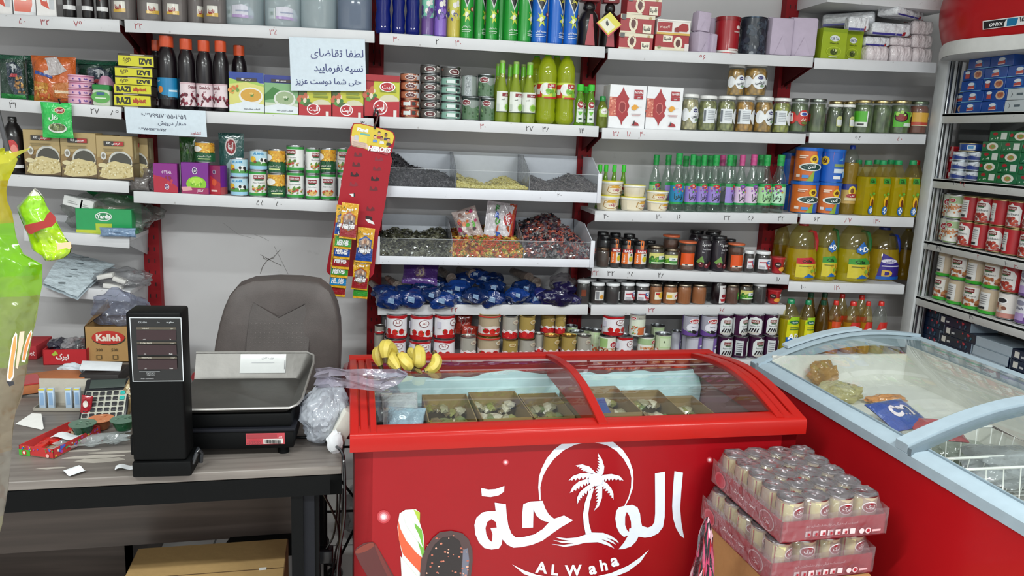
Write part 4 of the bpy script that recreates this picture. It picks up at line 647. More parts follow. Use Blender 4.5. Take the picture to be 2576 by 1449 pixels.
boxp('soup_blue',.135,.155,.06,'dfe6dc',[('R',-1,.75,1,1,'1c3f9a'),('P',[(-1,.6),(-1,.84),(-.5,.8),(0,.86),(1,.72),(1,.5)],'a8cc5a'),('P',[(-1,.2),(-1,.7),(0,.76),(1,.66),(1,.2)],'dcd87a'),('E',.25,.42,.7,.22,'eceae2'),('E',.25,.44,.6,.16,'d8a43a'),('S',.1,.42,.4,.5,.06,8,['5a8a3a','e8c870'],3),('S',-.95,.45,-.4,.66,.12,10,['d8762c','6f9a38','e8a04a'],5),('P',[(-1,0),(-1,.18),(0,.3),(1,.22),(1,0)],'e4ecf2'),('R',-1,0,1,.03,'8fb84a'),('R',-.55,.78,.6,.86,'3a2c2c'),('T','هرمس کالا',.02,.82,.06,'ffffff',1.0,.03),('T','انتخاب حساب شده',.3,.1,.05,'3a4450',1.1)],'soup_packet_box')
boxp('soup_green',.125,.15,.06,'d0dcc0',[('R',-1,.8,1,1,'1c2f8a'),('P',[(-1,.3),(-1,.8),(1,.8),(1,.3)],'7fb07a'),('P',[(-1,.5),(-.5,.7),(0,.6),(-.4,.4),(-1,.35)],'3a7d34'),('E',.2,.4,.66,.22,'e0e4dc'),('E',.2,.42,.55,.17,'9fb48a'),('S',0,.38,.4,.46,.08,8,['4c7a3a','d8e0c8'],3),('P',[(-1,0),(-1,.2),(0,.28),(1,.2),(1,0)],'e4ecf2'),('R',-1,0,1,.03,'8fb84a'),('R',-.6,.82,.6,.9,'3a2c2c'),('T','هرمس کالا',0,.86,.06,'ffffff',1.0,.03),('T','انتخاب حساب شده',.2,.1,.05,'3a4450',1.1)],'soup_packet_box')
el=[('R',-1,.3,1,1,'4f6a34'),('P',[(-.6,.5),(-.4,.98),(1,.98),(1,.4),(0,.4)],'c8c83a'),('S',-1,.4,-.3,.7,.16,12,['3f7d3a','c86a4a','5a9a44','e8d8c0'],6),('E',.4,.36,.6,.18,'d8d4b8'),('P',[(-1,.0),(-1,.4),(-.6,.3),(.2,.36),(1,.38),(1,0)],'b8222c')]+logo('الیت',-.1,.22,.36,.15,'b8222c','ffffff',.65)+[('R',.66,.0,.84,.16,'eceae6'),('R',-.1,.7,.7,.76,'8a9a34'),('R',-.1,.6,.8,.66,'8a9a34')]
boxp('elit',.125,.12,.07,'a81c26',el,'soup_packet_box')
boxp('elit_tall',.13,.155,.07,'a81c26',el[1:]+[('R',-1,.85,1,1,'a81c26')]+logo('الیت',.3,.72,.4,.1,'b8222c','ffffff',.65),'soup_packet_box')
boxp('tea_green',.118,.12,.1,'9fb51c',[('R',-1,.88,1,1,'8aa314'),('E',0,.68,.4,.1,'e9eef0'),('T','Calla Tea',0,.68,.09,'2c3a6a',.66,.02),('T','چای سوماترا',0,.52,.08,'3a4a10',1.1,.02),('E',0,.26,.62,.16,'b8cc34'),('E',0,.26,.56,.13,'92a81a'),('E',0,.24,.3,.1,'3a4a14'),('S',-.3,.18,.3,.32,.07,8,['5a6a1c','dfe6a8'],3),('R',-.4,.06,.3,.09,'dfe6c8')],'tea_tin','tea tin')
boxp('purple_card',.13,.125,.06,'8c1f86',[('P',[(-1,.6),(-1,0),(1,0),(1,.2),(0,.5)],'b8243c'),('T','OTTAR',.1,.7,.1,'f0e0f0',1,.02),('S',-.3,.3,.6,.55,.12,8,['c83a4a','8c1c44'],3),('C',.1,.2,.2,'f0e8f0'),('C',.1,.2,.16,'5c1c70'),('T','فرش',.1,.2,.12,'ffffff',.25)],'dessert_mix_box')
boxp('purple_jelly',.14,.125,.06,'7d1f90',[('C',.0,.74,.2,'f0e8f0'),('C',.0,.74,.16,'3c1c60'),('T','فرش',.0,.74,.12,'ffffff',.25),('E',.1,.32,.75,.24,'8fcc2c'),('E',.1,.42,.5,.1,'b4e04a'),('S',-.3,.25,.5,.4,.08,10,['6fae1c','c8ec6a'],4),('R',-1,0,1,.2,'a02a60'),('P',[(-1,.22),(-.3,.24),(-.2,.12),(-.9,.08)],'e0a4a8'),('T','JELLY',.4,.1,.1,'f0d8e4',.7)],'dessert_mix_box')
boxp('purple_red',.075,.12,.09,'8c1c54',[('P',[(-1,0),(-1,.7),(1,.4),(1,0)],'b82c38'),('C',0,.78,.24,'e8e0e8'),('C',0,.78,.2,'3c1c60'),('E',0,.42,.4,.12,'d8542c'),('R',-.5,.1,.5,.16,'f0c8c0')],'dessert_mix_box',side=[('R',-1,0,1,1,'8c2cb0'),('R',-1,0,1,.25,'e06a70')])
boxp('bluepack',.13,.036,.085,'184a9e',[('P',[(-.4,.2),(-.3,.75),(.1,.9),(.4,.7),(.45,.25)],'2a70c0'),('E',.0,.66,.3,.16,'e4eef6'),('P',[(-.3,.15),(-.3,.45),(.3,.55),(.35,.25)],'c05048'),('R',-.28,.2,.3,.26,'e8e0e0'),('R',-1,0,1,.06,'6fb0e0')],'tuna_pack','tuna pack',mat='plastic')
boxp('bluepack_fish',.13,.036,.085,'184a9e',[('E',.45,.5,.4,.4,'d8c0a8'),('E',.45,.5,.3,.26,'c07a5c'),('S',.2,.3,.7,.7,.07,9,['e0a484','a85c40'],2),('R',-.7,.2,-.3,.7,'c05048'),('E',-.5,.75,.25,.14,'e4eef6')],'tuna_pack','tuna pack',mat='plastic')
boxp('whitepack',.13,.036,.085,'c9d2d6',[('R',-.2,.4,.3,.6,'5a6870'),('P',[(-.7,.2),(-.5,.5),(-.7,.8),(-.55,.5)],'333c44')],'tuna_pack','tuna pack',mat='plastic')
boxp('greenpack',.13,.038,.085,'1c6a3c',[('E',.1,.5,.6,.4,'e2e4d8'),('E',.1,.48,.35,.24,'c08a54'),('E',.15,.52,.2,.14,'7da04a'),('E',-.75,.6,.16,.18,'a8242c')],'tuna_pack','tuna pack',mat='plastic')
boxp('greenpack2',.13,.038,.085,'1c6a3c',[('E',-.4,.72,.25,.16,'a8242c'),('R',.2,.2,.8,.85,'d8e0d8'),('S',-.8,.1,0,.4,.05,6,['8fc8a0','d8ecd8'],2)],'tuna_pack','tuna pack',mat='plastic')
boxp('redpack',.1,.045,.085,'b81e2a',[('R',-.5,.6,0,.85,'e8c8c4'),('P',[(.2,0),(.5,1),(.9,1),(.9,0)],'e0a8a4'),('E',.3,.4,.25,.2,'f0e8e4')],'tuna_pack','tuna pack',mat='plastic')
boxp('teabox_navy',.2,.045,.14,'17253f',[('R',-.85,.2,-.6,.8,'e0e0da'),('R',-.5,.3,-.3,.5,'c8ccd0'),('S',-.2,.2,.8,.8,.06,8,['2a6a80','3c5c7c','1c3850','c03a4a'],3)],'cigarette_carton','carton',side=[('R',-1,0,1,1,'a8bccc')])
boxp('teabox_pale',.2,.045,.14,'aebfcc',[('R',-1,.0,1,.1,'8ea2b2')],'cigarette_carton','carton',side=[('R',-1,0,1,1,'17253f'),('R',-.6,.2,-.3,.8,'e0e0da')])
def wrap(k,w,h,d,col,name='paper_pack'):
    b=B(); b.rbox(-w/2,w/2,-d/2,d/2,0,h,col,'paper',.008,2); f=B()
    f.add([(-w*.3,-d/2-.001,h*.02),(0,-d/2-.003,h*.5),(w*.3,-d/2-.001,h*.02)],[(0,2,1)],col,'paper'); f.box(-w*.46,w*.46,-d*.05,d*.05,h,h+.004,col,'paper')
    proto(k,name,'wrapped pack',w,h,[('pack',b),('folded_flap',f)])
wrap('lilac',.085,.12,.08,'c2b4c8')
def pouchB(w,h,d,ops,col,mat='film',seed=0,crimp=.06,front=1):
    b=B(); nx,nz=14,18; rd=random.Random(seed); ph=[rd.uniform(0,6) for _ in range(6)]
    def th(u,v):
        e=(max(0,1-abs(u)**3))*(max(0,1-abs(2*v-1)**4)); return d/2*e**.6+.001
    def pt(u,v,s):
        n=noise.noise(Vector((u*2.3+ph[0],v*4+ph[1],s+ph[2])))*d*.35*(1-abs(u)**2)*math.sin(math.pi*v)
        return (u*w/2*(1-.05*math.sin(math.pi*v)),s*(th(u,v))+n,v*h)
    for s in (-1,1):
        vs=[pt(-1+2*i/nx,j/nz,s) for j in range(nz+1) for i in range(nx+1)]
        fs=[(j*(nx+1)+i,j*(nx+1)+i+1,(j+1)*(nx+1)+i+1,(j+1)*(nx+1)+i) for j in range(nz) for i in range(nx)]
        if s>0: fs=[f[::-1] for f in fs]
        b.add(vs,fs,col,mat,True)
    L=B()
    def fn(x,y,o):
        u=max(-.98,min(.98,x/(w/2))); v=max(.01,min(.99,y/h)); p=pt(u,v,-1); return (p[0],p[1]-o*2-.0008,p[2])
    if ops:
        ops2=[]
        for op in ops: ops2.append(op)
        draw(L,ops2,w/2,h,fn,True,mat,start=1)
    return b,L
def pouch(k,w,h,d,col,ops,name='food_bag',cat='bag',mat='film',seed=0):
    b,L=pouchB(w,h,d,ops,col,mat,seed); proto(k,name,cat,w,h,[('bag',b)]+([('printing',L)] if ops else []))
pouch('pasta_green',.15,.2,.06,'1c3c30',[('P',[(-.9,.0),(-.9,.12),(.9,.1),(.9,0)],'1f8a3c'),('P',[(-.9,.9),(-.9,1),(.9,1),(.9,.9)],'17503a'),('P',[(-.2,.35),(-.25,.8),(.3,.85),(.8,.7),(.85,.2),(.2,.1)],'1c2f40'),('E',.2,.7,.3,.1,'c8ccd0'),('R',-.1,.5,.5,.58,'b8444c'),('S',.3,.15,.9,.5,.1,20,['b5803a','d0a050','8a5c24'],5)],'pasta_bag')
pouch('pasta_orange',.2,.19,.07,'d0662c',[('P',[(-.95,0),(-.95,.45),(-.2,.4),(-.1,0)],'c8862c'),('S',-.9,.04,-.2,.42,.06,34,['d89a3a','b5741f','e8b45a'],6),('P',[(-.4,.55),(-.3,.95),(.2,.98),(.7,.7),(.3,.6)],'c8c0c0'),('P',[(-.8,.6),(-.3,.55),(0,.5),(0,.56),(-.4,.62),(-.8,.68)],'2c4a9a'),('P',[(0,.1),(0,.4),(.8,.45),(.9,.1)],'c87838'),('R',.1,.2,.7,.26,'e8d0b0')],'pasta_bag')
pouch('bluebag',.17,.06,.1,'12308c',None,'pasta_bag')
pouch('jelly_teal',.13,.14,.02,'35605c',[('P',[(-.7,.05),(-.5,.45),(0,.6),(.6,.45),(.8,.05)],'b0ccd0'),('E',.0,.78,.45,.15,'f0e8e6'),('E',.0,.78,.38,.12,'9a1c28'),('T','آنیتا',0,.78,.14,'ffffff',.5,.03),('P',[(-.9,.1),(-.4,.3),(-.6,.05)],'3f8a3c')],'jelly_packet')
pouch('herb_pouch',.09,.12,.03,'2f5c2c',[('S',-.8,.1,.8,.9,.14,26,['4c8a3a','2a5224','6fa04c'],2)],'herb_packet')
pouch('cardamom',.1,.125,.02,'2fc85a',[('R',-.8,.84,.8,.97,'46d870'),('E',.3,.78,.36,.1,'f0e4a0'),('E',.3,.78,.32,.08,'a82a30'),('T','گلستان',.3,.78,.08,'ffffff',.45,.03),('T','هل',-.15,.58,.2,'e4f6e8',.8,.05),('E',.1,.28,.62,.14,'e9efe6'),('E',.1,.3,.54,.11,'6a7a4c'),('S',-.35,.22,.5,.38,.09,18,['7d8c54','55643c','a0ac74'],3)],'spice_packet')
# tissue pack: soft wrapped block
def tissue():
    b,L=pouchB(.24,.09,.13,[('P',[(-.9,.0),(-.9,.2),(.5,.2),(.6,0)],'35358c'),('P',[(.5,0),(.62,.25),(.7,.25),(.6,0)],'a02a34')],'e8ebf2','film',7); b2=B(); b2.rbox(-.12,.12,-.06,.06,.004,.088,'eceef3','film',.018,3)
    l=B(); draw(l,[('P',[(-.97,.0),(-.97,.16),(.5,.16),(.6,0)],'35358c'),('P',[(.5,.0),(.6,.3),(.72,.3),(.66,0)],'a02a34'),('T','آرا',.2,.1,.12,'f0f0f4',.3)],.12,.088,flat(-.061,.004),False)
    draw(l,[('R',-.3,.5,.3,.56,'8a8a90'),('R',-.9,0,.9,.06,'a02a34')],.06,.088,lambda x,y,o:(.121+o,x,.004+y),False)
    proto('tissue','tissue_pack','tissue pack',.24,.09,[('pack',b2),('printing',l)])
    b3=B(); b3.rbox(-.1,.1,-.06,.06,.002,.07,'eadfe2','film',.022,3); proto('napkin','napkin_pack','tissue pack',.2,.07,[('pack',b3)])
tissue()
# ================================================================== goods on the shelves
WHERE=dict(Am='top shelf above the bagged pasta',A0='top shelf above the handwritten notice',A1='top shelf above the tuna tins',A2='top shelf above the saffron boxes',A3='top shelf beside the red header',
 Bm='pasta bag shelf',B0='syrup bottle shelf',B1='tuna tin shelf',B2='saffron box shelf',B3='gherkin jar shelf',Cm='noodle box shelf',C0='corn tin shelf',C2='rosewater bottle shelf',C3='fat tin shelf',
 D2='upper jam shelf',E2='lower jam shelf',D3='oil jug shelf',E1='blue bag shelf',F1='tomato paste deck',F2='aubergine tin deck',F3='bottom oil bottle deck',
 R1='top rack shelf',R2='second rack shelf',R3='third rack shelf',R4='fourth rack shelf',R5='bottom rack shelf')
ITEMS=[]
def ybox(p):
    if 'ymin' not in p:
        p['ymin']=min(v.co.y for v in p['parts'][0][1].vertices); p['round']=abs(-p['ymin']-p['w']/2)<.12*p['w'] and p['name'] not in('tea_tin_box',)
    return p['ymin'],p['round']
def spawn(key,loc,s,rz,desc,where,row=0,ry=0,rx=0,grp=True):
    p=PR[key]; o=bpy.data.objects.new(p['name'],None); COL.objects.link(o); o.empty_display_size=.03
    o.location=loc; o.scale=s; o.rotation_euler=(rx,ry,rz); o['category']=p['cat']
    for n,m,pa in p['parts']:
        c=bpy.data.objects.new(n,m); COL.objects.link(c); c.parent=o
    ITEMS.append(dict(o=o,desc=desc,where=where,row=row,x=loc[0],y=loc[1],z=loc[2],w=p['w']*s[0],p=p,h=p['h']*s[2])); return o
rr=random.Random(5)
def put(sh,key,desc,xl,xr,ytop=None,row=0,h=None,rot=None,zb=None,fr=.012,dy=0,ry=0,Y0=None,ybot=None):
    p=PR[key]; ym,rnd=ybox(p); Yf=(Y0 if Y0 is not None else SH[sh]['Y'])+fr+dy; w=p['w']; X=0
    for _ in range(3):
        k=w/p['w']; D=w if rnd else -2*ym*k; yfront=Yf+row*(D+.005); yc=yfront+D/2; ymeas=yc if rnd else yfront
        yy=ytop if ytop is not None else 60
        a,c=PY(xl,yy+25,ymeas),PY(xr,yy+25,ymeas); w=c.x-a.x; X=(a.x+c.x)/2
    z=zb if zb is not None else (PY((xl+xr)/2,ybot,ymeas).z if ybot else shz(sh,X)+.0005)
    H=h if h else PY((xl+xr)/2,ytop,ymeas).z-z
    if rot is None: rot=rr.uniform(-.45,.45) if rnd else 0
    k=w/p['w']*.985; o=spawn(key,(X,yc,z),(k,k,H/p['h']),rot,desc,WHERE.get(sh,sh),row,ry)
    return z+H,X,yc,w
def stack(sh,keys,desc,xl,xr,tops,**kw):
    zb=kw.pop('zb',None)
    for k,t in zip(keys,tops):
        d=desc if isinstance(desc,str) else desc[keys.index(k)]
        zb=put(sh,k,d,xl,xr,t,zb=zb,**kw)[0]+.0006
    return zb
# ---- Am, A0 ..
put('Am','whitebox','white carton with orange print',-4,42,h=.13); put('Am','orangebox','orange and white carton',44,97,h=.13); put('Am','whitebox','white carton with orange flash',100,147,h=.13)
for a,b_ in ((163,196),(210,240),(246,277)): put('Am','molasses','dark molasses bottle with pomegranate picture',a,b_,h=.26,rot=rr.uniform(-.3,.3))
for i,(a,b_,r) in enumerate(((284,345,0),(349,410,.6),(413,474,.1),(474,517,.9),(513,574,0))): put('A0','gallon_brown','brown plastic jug with white label',a,b_,h=.24,rot=r-.1,fr=.012 if i!=3 else .03)
put('A0','gallon_blue','pale blue jug with lilac label',573,664,h=.26,rot=-.25); put('A0','gallon_blue','pale blue jug with lilac label',667,758,h=.26,rot=.1)
put('A0','gallon_plain','pale blue jug without label',760,846,h=.26); put('A0','gallon_dark','smoky blue water jug',848,936,h=.26)
for a,b_ in ((943,984),(985,1019),(1019,1056)): put('A1','bluebottle','ribbed blue cleaner bottle',a,b_,h=.3,rot=0)
put('A1','fresh_teal','teal and purple air freshener can',1060,1090,h=.27,rot=0); put('A1','fresh_purple','purple air freshener can',1092,1122,h=.27,rot=0); put('A1','fresh_yellow','yellow air freshener can',1125,1156,h=.27,rot=0)
for i,(a,b_,r) in enumerate(((1157,1189,-.1),(1190,1220,.9),(1221,1250,.2),(1250,1266,1.2),(1266,1300,.35),(1301,1335,.9))): put('A1','spray_green','green insect spray can',a if i!=3 else 1244,b_ if i!=3 else 1274,h=.27,rot=r,dy=.04 if i in(1,3) else 0)
for a,b_,r in ((1336,1374,.1),(1377,1414,.9),(1417,1451,.2)): put('A1','spray_blue','blue insect spray can',a,b_,h=.27,rot=r)
def stackpx(sh,lst,desc,**kw):
    for k,xl,xr,yt,yb in lst: put(sh,k,desc,xl,xr,yt,ybot=yb,**kw)
za=put('A2','coffee','red coffee sachet box',1556,1643,84)[0]; zb_=put('A2','coffee','red coffee sachet box',1560,1648,37,zb=za+.0006)[0]; put('A2','coffee','red coffee sachet box',1577,1665,-8,zb=zb_+.0006)
za=put('A2','coffee_up','upright red coffee sachet box',1647,1733,88)[0]; put('A2','coffee_white','white and red cappuccino box',1652,1737,50,zb=za+.0006)
za=put('A2','lilac','small lilac wrapped pack',1737,1781,82)[0]; put('A2','lilac','small lilac wrapped pack',1745,1780,31,zb=za+.001,ry=.06)
put('A2','lilac','small lilac wrapped pack',1783,1800,86); put('A2','lilac','small lilac wrapped pack',1787,1808,45,row=1)
put('A2','tea_red','tall round red tea tin',1799,1862,45,rot=.1); put('A2','tea_dark','tall round dark tea tin',1864,1927,46,rot=0)
put('A2','lilac','big lilac wrapped pack',1929,1985,48); put('A2','lilac','big lilac wrapped pack',1987,2047,48)
put('A3','tea_green','lime green tea tin',2048,2118,75); put('A3','tea_green','lime green tea tin',2119,2177,76)
# ---- B row
put('Bm','pasta_green','green pasta bag',-12,58,137,rot=.05); put('Bm','pasta_green','green pasta bag',176,296,150,row=1,rot=-.06); put('Bm','pasta_green','green pasta bag',56,120,140,row=1,rot=.1)
put('Bm','pasta_orange','orange pasta bag',70,184,140,rot=.04,dy=.01)
# pink tubs and jars
b=B(); b.lathe([(.044,0),(.05,.003),(.05,.018),(.046,.021),(.051,.024),(.051,.028)],['e4a8c4','eab6ce','eab6ce','d68ab0','eab6ce'],'plastic',28)
draw(b,[('S',-.9,.3,.9,.6,.05,9,['5c3c90','6a4aa0'],3)],.078,.02,rnd_(.051),True); proto('pinktub','hair_wax_tub','tub',.102,.028,[('tub',b)])
stack('Bm',['pinktub']*4,'small pink tub with purple hearts',172,237,(241,224,207,190),rot=0)
b=B(); b.lathe([(.03,0),(.034,.01),(.034,.05),(.02,.068),(.001,.072)],'e8aac8','plastic',24); proto('pinkball','pink_tub','tub',.068,.072,[('tub',b)]); put('Bm','pinkball','pink dome topped tub behind cream jar',241,287,186,dy=.05)
b=B(); b.lathe([(.034,0),(.038,.006),(.038,.05),(.033,.056),(.033,.058)],'d8e4cc','plastic',24,sq=.4); l=B(); l.lathe([(.037,.057),(.038,.06),(.038,.073),(.036,.075)],'1f8a3c','plastic',24,sq=.4)
L_=B(); draw(L_,[('E',0,.5,.7,.42,'5aa84a'),('R',-.3,.65,.3,.85,'2c5a8a'),('R',-.4,.4,.4,.48,'e0f0d8')],.05,.05,flat(-.0405,.005),False); proto('creamjar','cream_jar','jar',.076,.075,[('jar',b),('lid',l),('label',L_)]); put('Bm','creamjar','cream jar with green lid',234,284,214,rot=.1)
zz=None
for i,(k,a,b_,t) in enumerate((('razi',286,381,240),('razi',286,382,214),('razi_turn',289,384,193.5),('razi_turn',288,385,168),('razi_turn',296,388,136))):
    zz=put('Bm' if i<9 else '',k,'yellow and black plaster box',a,b_,t,zb=zz)[0]+.0004
for a,b_,t,k,r in ((393,444,90,'syrup_blue',0),(445,490,97,'syrup',.9),(491,534,102,'syrup',.15),(534,575,103,'syrup',-.6)): put('B0',k,'dark cherry syrup bottle' if k=='syrup' else 'dark syrup bottle with blue label',a,b_,t,rot=r)
put('B0','syrup','dark cherry syrup bottle',376,412,101,row=1,dy=.03,rot=.3); put('B0','syrup','dark cherry syrup bottle',581,621,114,row=1,rot=.3)
put('B0','soup_blue','soup box with bowl picture',575,664,182); put('B0','soup_green','greenish soup packet box',665,750,190)
put('B0','elit','red and yellow soup box',751,834,214); put('B0','elit','red and yellow soup box',836,915,214); put('B1','elit_tall','tall red soup box with mushroom',917,1006,189,Y0=-.3)
stack('B1',['tuna_red','tuna_red','tuna_copper','tuna_copper','tuna_copper'],'copper coloured tuna tin',1006,1055,(273,251,229,206,186),rot=.2)
stack('B1',['tuna_grey']*6,'dark grey tuna tin',1056,1107,(275,254,232,209.5,187.5,164),rot=.1)
stack('B1',['tuna_green']*5+['tuna_grey'],['pale green tuna tin','pale green tuna tin','pale green tuna tin','pale green tuna tin','pale green tuna tin','dark top tuna tin'],1107,1159,(279,258,238,217.5,196,169),rot=.5)
zz=put('B1','herb_tin','ribbed herb stew tin',1162,1206,244)[0]; put('B1','herb_tin','ribbed herb stew tin',1159,1201,191,zb=zz+.0005,rot=2.9)
zz=put('B1','herb_tin','ribbed herb stew tin',1206,1246,246,rot=.2)[0]; put('B1','herb_tin','ribbed herb stew tin',1201,1244,188,zb=zz+.0005,rot=.1)
for a,b_,t,r in ((1247,1281,152,.3),(1282,1315,155,.2),(1316,1350,157,-.1)): put('B1','lime','slim green lime juice bottle',a,b_,t,rot=r)
for a,b_,t in ((1240,1268,160),(1270,1297,162),(1303,1331,162)): put('B1','lime','slim green lime juice bottle',a,b_,t,row=1,rot=1.6)
put('B1','limebig','big lime juice bottle',1353,1403,137,rot=-.1); put('B1','limebig','big lime juice bottle',1403,1449,139,rot=.0); put('B1','limebig','big lime juice bottle',1328,1372,141,row=1,rot=.4); put('B1','limebig','big lime juice bottle',1378,1422,141,row=1,rot=.4)
put('B1','naji','small square shouldered lime bottle',1446,1473,212,rot=0); put('B1','naji','small square shouldered lime bottle',1474,1500,213,rot=0); put('B1','naji','small square shouldered lime bottle',1462,1486,218,row=1,rot=0)
put('B2','limesmall','tiny lime bottle with dark cap',1502,1529,242,rot=.2)
put('B2','saffron','white saffron box',1535,1628,214,rot=-.03); put('B2','saffron','white saffron box',1629,1720,219,rot=-.03)
for k,a,b_,t,r,d in (('garlic',1716,1757,237,.3,'pickled garlic jar'),('olive',1758,1803,241,.1,'green olive jar'),('olive',1805,1850,242,-.1,'green olive jar'),('mixpickle',1851,1897,243,-.2,'mixed pickle jar'),('mixpickle_round',1899,1944,244,.4,'mixed pickle jar'),('greenmix',1946,1988,247,-.3,'green vegetable pickle jar')):
    q=put('B2','pickle_'+k,d,a,b_,t,rot=r)
    if a==1851: za=q
    if a==1899: zc=q
put('B2','pickle_mixpickle_round','stacked mixed pickle jar on lids',1831,1874,163,zb=za[0]+.001,rot=.2,dy=.02); put('B2','pickle_mixpickle_round','stacked mixed pickle jar on lids',1874,1929,161,zb=zc[0]+.001,rot=0)
put('B3','gherkin_red','gherkin jar with red label',1989,2032,248,rot=.1,Y0=-.293); put('B3','gherkin_red2','gherkin jar with red label',2036,2077,249,rot=0)
put('B3','gherkin_small','small white lidded gherkin jar',2080,2118,262,rot=.3); put('B3','gherkin_small','small white lidded gherkin jar',2118,2149,263,rot=.3)
put('B3','gherkin_plain','tall gold lidded gherkin jar',2084,2122,255,row=1); put('B3','gherkin_plain','tall gold lidded gherkin jar',2126,2160,255,row=1)
put('B3','gherkin_half','gold lidded gherkin jar, half green label',2149,2194,252,rot=.1); put('B3','gherkin_plain','gold lidded gherkin jar, plain glass',2195,2240,253,rot=.1); put('B3','gherkin_green','gold lidded gherkin jar, full green label',2241,2288,253,rot=0); put('B3','sauce_jar','brown sauce jar with yellow label',2289,2332,255,rot=0)
# ---- C row
for a,b_,t in ((57,150,327),(149,242,334),(240,334,342)): put('Cm','noodle','beige noodle box with pot picture',a,b_,t)
for a,b_,t in ((90,180,332),(190,285,338),(284,372,346)): put('Cm','noodle','beige noodle box with pot picture',a,b_,t,row=1)
put('Cm','molasses','dark round bottle with oval label',5,58,290,h=.21,rot=.2)
zz=put('C0','purple_card','magenta dessert mix box',385,446,411)[0]; zp=put('C0','purple_jelly','purple jelly box with green jelly',453,526,409); put('C0','purple_red','small purple and red dessert box',529,566,416,rot=-.25,dy=.02)
put('C0','corn','green and yellow corn tin',491,540,357,zb=zp[0]+.0006,rot=.1,dy=.01)
put('C0','jelly_teal','teal jelly packet leaning behind boxes',548,613,335,row=0,dy=.1,rot=0); put('C0','herb_pouch','leafy green packet behind boxes',449,492,345,dy=.13,rot=0)
zz=None
for t in (446,398): zz=put('C0','milk_tin','small blue milk tin',579,625,t,zb=zz,rot=.1)[0]+.0006
def two(sh,k1,k2,d1,d2,xl,xr,t1,t2,r1=None,r2=None,x2=None,**kw):
    z=put(sh,k1,d1,xl,xr,t1,rot=r1,**kw); a,b_=(x2 or (xl,xr)); put(sh,k2,d2,a,b_,t2,zb=z[0]+.0006,rot=r2,**kw)
V,CN,SS='vegetable tin with green bands','green and yellow corn tin','spaghetti sauce tin'
two('C0','vegetable','milk_tin',V,'small blue milk tin',625,672,428,377,.3,.3,(628,674))
two('C0','corn','corn',CN,CN,673,718,436,376,.2,-.2,(674,719)); two('C0','vegetable','vegetable',V,V,720,766,431,366,0,-.5)
two('C0','sauce_tin','vegetable',SS,V,768,805,438,372,0,.6); two('C0','sauce_tin','corn',SS,CN,806,846,435,374,0,-.3); two('C0','sauce_tin','vegetable',SS,V,848,886,437,372,.2,-.2)
T='round halva tub with yellow lid'
two('C2','tub','tub',T,T,1498,1557,490,454,.1,.1,(1509,1566)); two('C2','tub','tub',T,T,1558,1622,494,464,.8,1.8,(1566,1623)); two('C2','tub','tub',T,T,1624,1680,504,479,.6,0)
for x,t in ((1513,428),(1529,429),(1548,434),(1574,436)): put('C2','naji','small green capped lime bottle behind tubs',x-8,x+8,t,row=2,rot=0,h=.19,dy=-.0)
for c,x,t,r in (('green',1653,389,.2),('purple',1681,389,1),('blue',1708,385,-.1),('purple',1743,388,0),('purple',1771,389,.1),('purple',1801,389,0),('purple',1836,389,.9),('pink',1867,389,.1),('pink',1896,388,.3),('green',1929,389,0),('mint',1964,389,-.5)):
    put('C2','water_'+c,{'green':'clear herbal water bottle, green label','purple':'clear herbal water bottle, purple label','blue':'clear herbal water bottle, blue label','pink':'clear herbal water bottle, pink cap','mint':'clear herbal water bottle, mint label'}[c],x-17,x+17,t,rot=r,fr=.012 if x not in(1653,1681) else .1)
for c,x,t in (('green',1725,392),('green',1756,392),('green',1786,391),('pink',1817,390),('green',1845,391),('green',1913,389)): put('C2','water_'+c,'herbal water bottle in the back row',x-15,x+15,t,row=1,rot=1,fr=.03)
G='orange and blue cooking fat tin'
two('C3','ghee','ghee',G,G,1991,2055,457,372,0,-.2,(2003,2064)); two('C3','ghee','ghee',G,'blue cooking fat tin, back turned',2057,2112,459,376,0,3.14,(2065,2122))
two('C3','ghee','ghee','dark fat tin in back row','dark fat tin in back row',1968,2004,465,385,1,1.2,(1968,2004),dy=.15)
put('C3','oil_tall','tall oil bottle with blue cap',2122,2164,365,rot=0,dy=.03)
for a,b_,r in ((2162,2203,.2),(2201,2238,.1),(2238,2277,.1),(2276,2313,0)): put('C3','oil_cila','sunflower oil bottle with green cap',a,b_,403,rot=r)
for a,b_ in ((2140,2175),(2188,2222),(2222,2256)): put('C3','oil_cila','sunflower oil bottle in back row',a,b_,402,row=1,rot=.4)
put('C3','oil_red','oil bottle with red cap',2288,2322,403,row=1)
# ---- jam shelves
J='upper jam shelf'
put('D2','choc','chocolate jar with metal lid',1499,1534,622,rot=.2)
for a,b_,t in ((1534,1562,601),(1562,1592,604),(1594,1626,605)): put('D2','badr','quince jam jar with orange strip',a,b_,t,rot=0)
for a,b_,t,k in ((1508,1537,591,'badr_plain'),(1540,1570,597,'black_lid'),(1574,1604,598,'black_lid')): put('D2',k,'black lidded jam jar in back row',a,b_,t,row=1,dy=.012)
for a,b_,t in ((1502,1531,583),(1535,1563,586),(1568,1598,588)): put('D2','black_lid','black lidded jam jar against the wall',a,b_,t,row=2)
put('D2','jam_green','dark jam jar with green label',1627,1669,616,rot=.1); put('D2','jam_green','dark jam jar with green label',1669,1709,624,rot=-.6); put('D2','black_lid','dark lidded jar behind green label jars',1620,1648,604,row=2)
put('D2','orange_jar','tall orange labelled jam jar',1706,1752,606,rot=-.2); put('D2','orange_jar','tall orange labelled jam jar',1828,1873,611,rot=0); put('D2','orange_jar','orange lidded jar in back row',1668,1708,590,row=1,rot=1)
put('D2','cherry_tall','tall dark sour cherry jam jar',1751,1790,592,rot=.0); put('D2','cherry_tall','tall dark sour cherry jam jar',1790,1828,593,rot=.4)
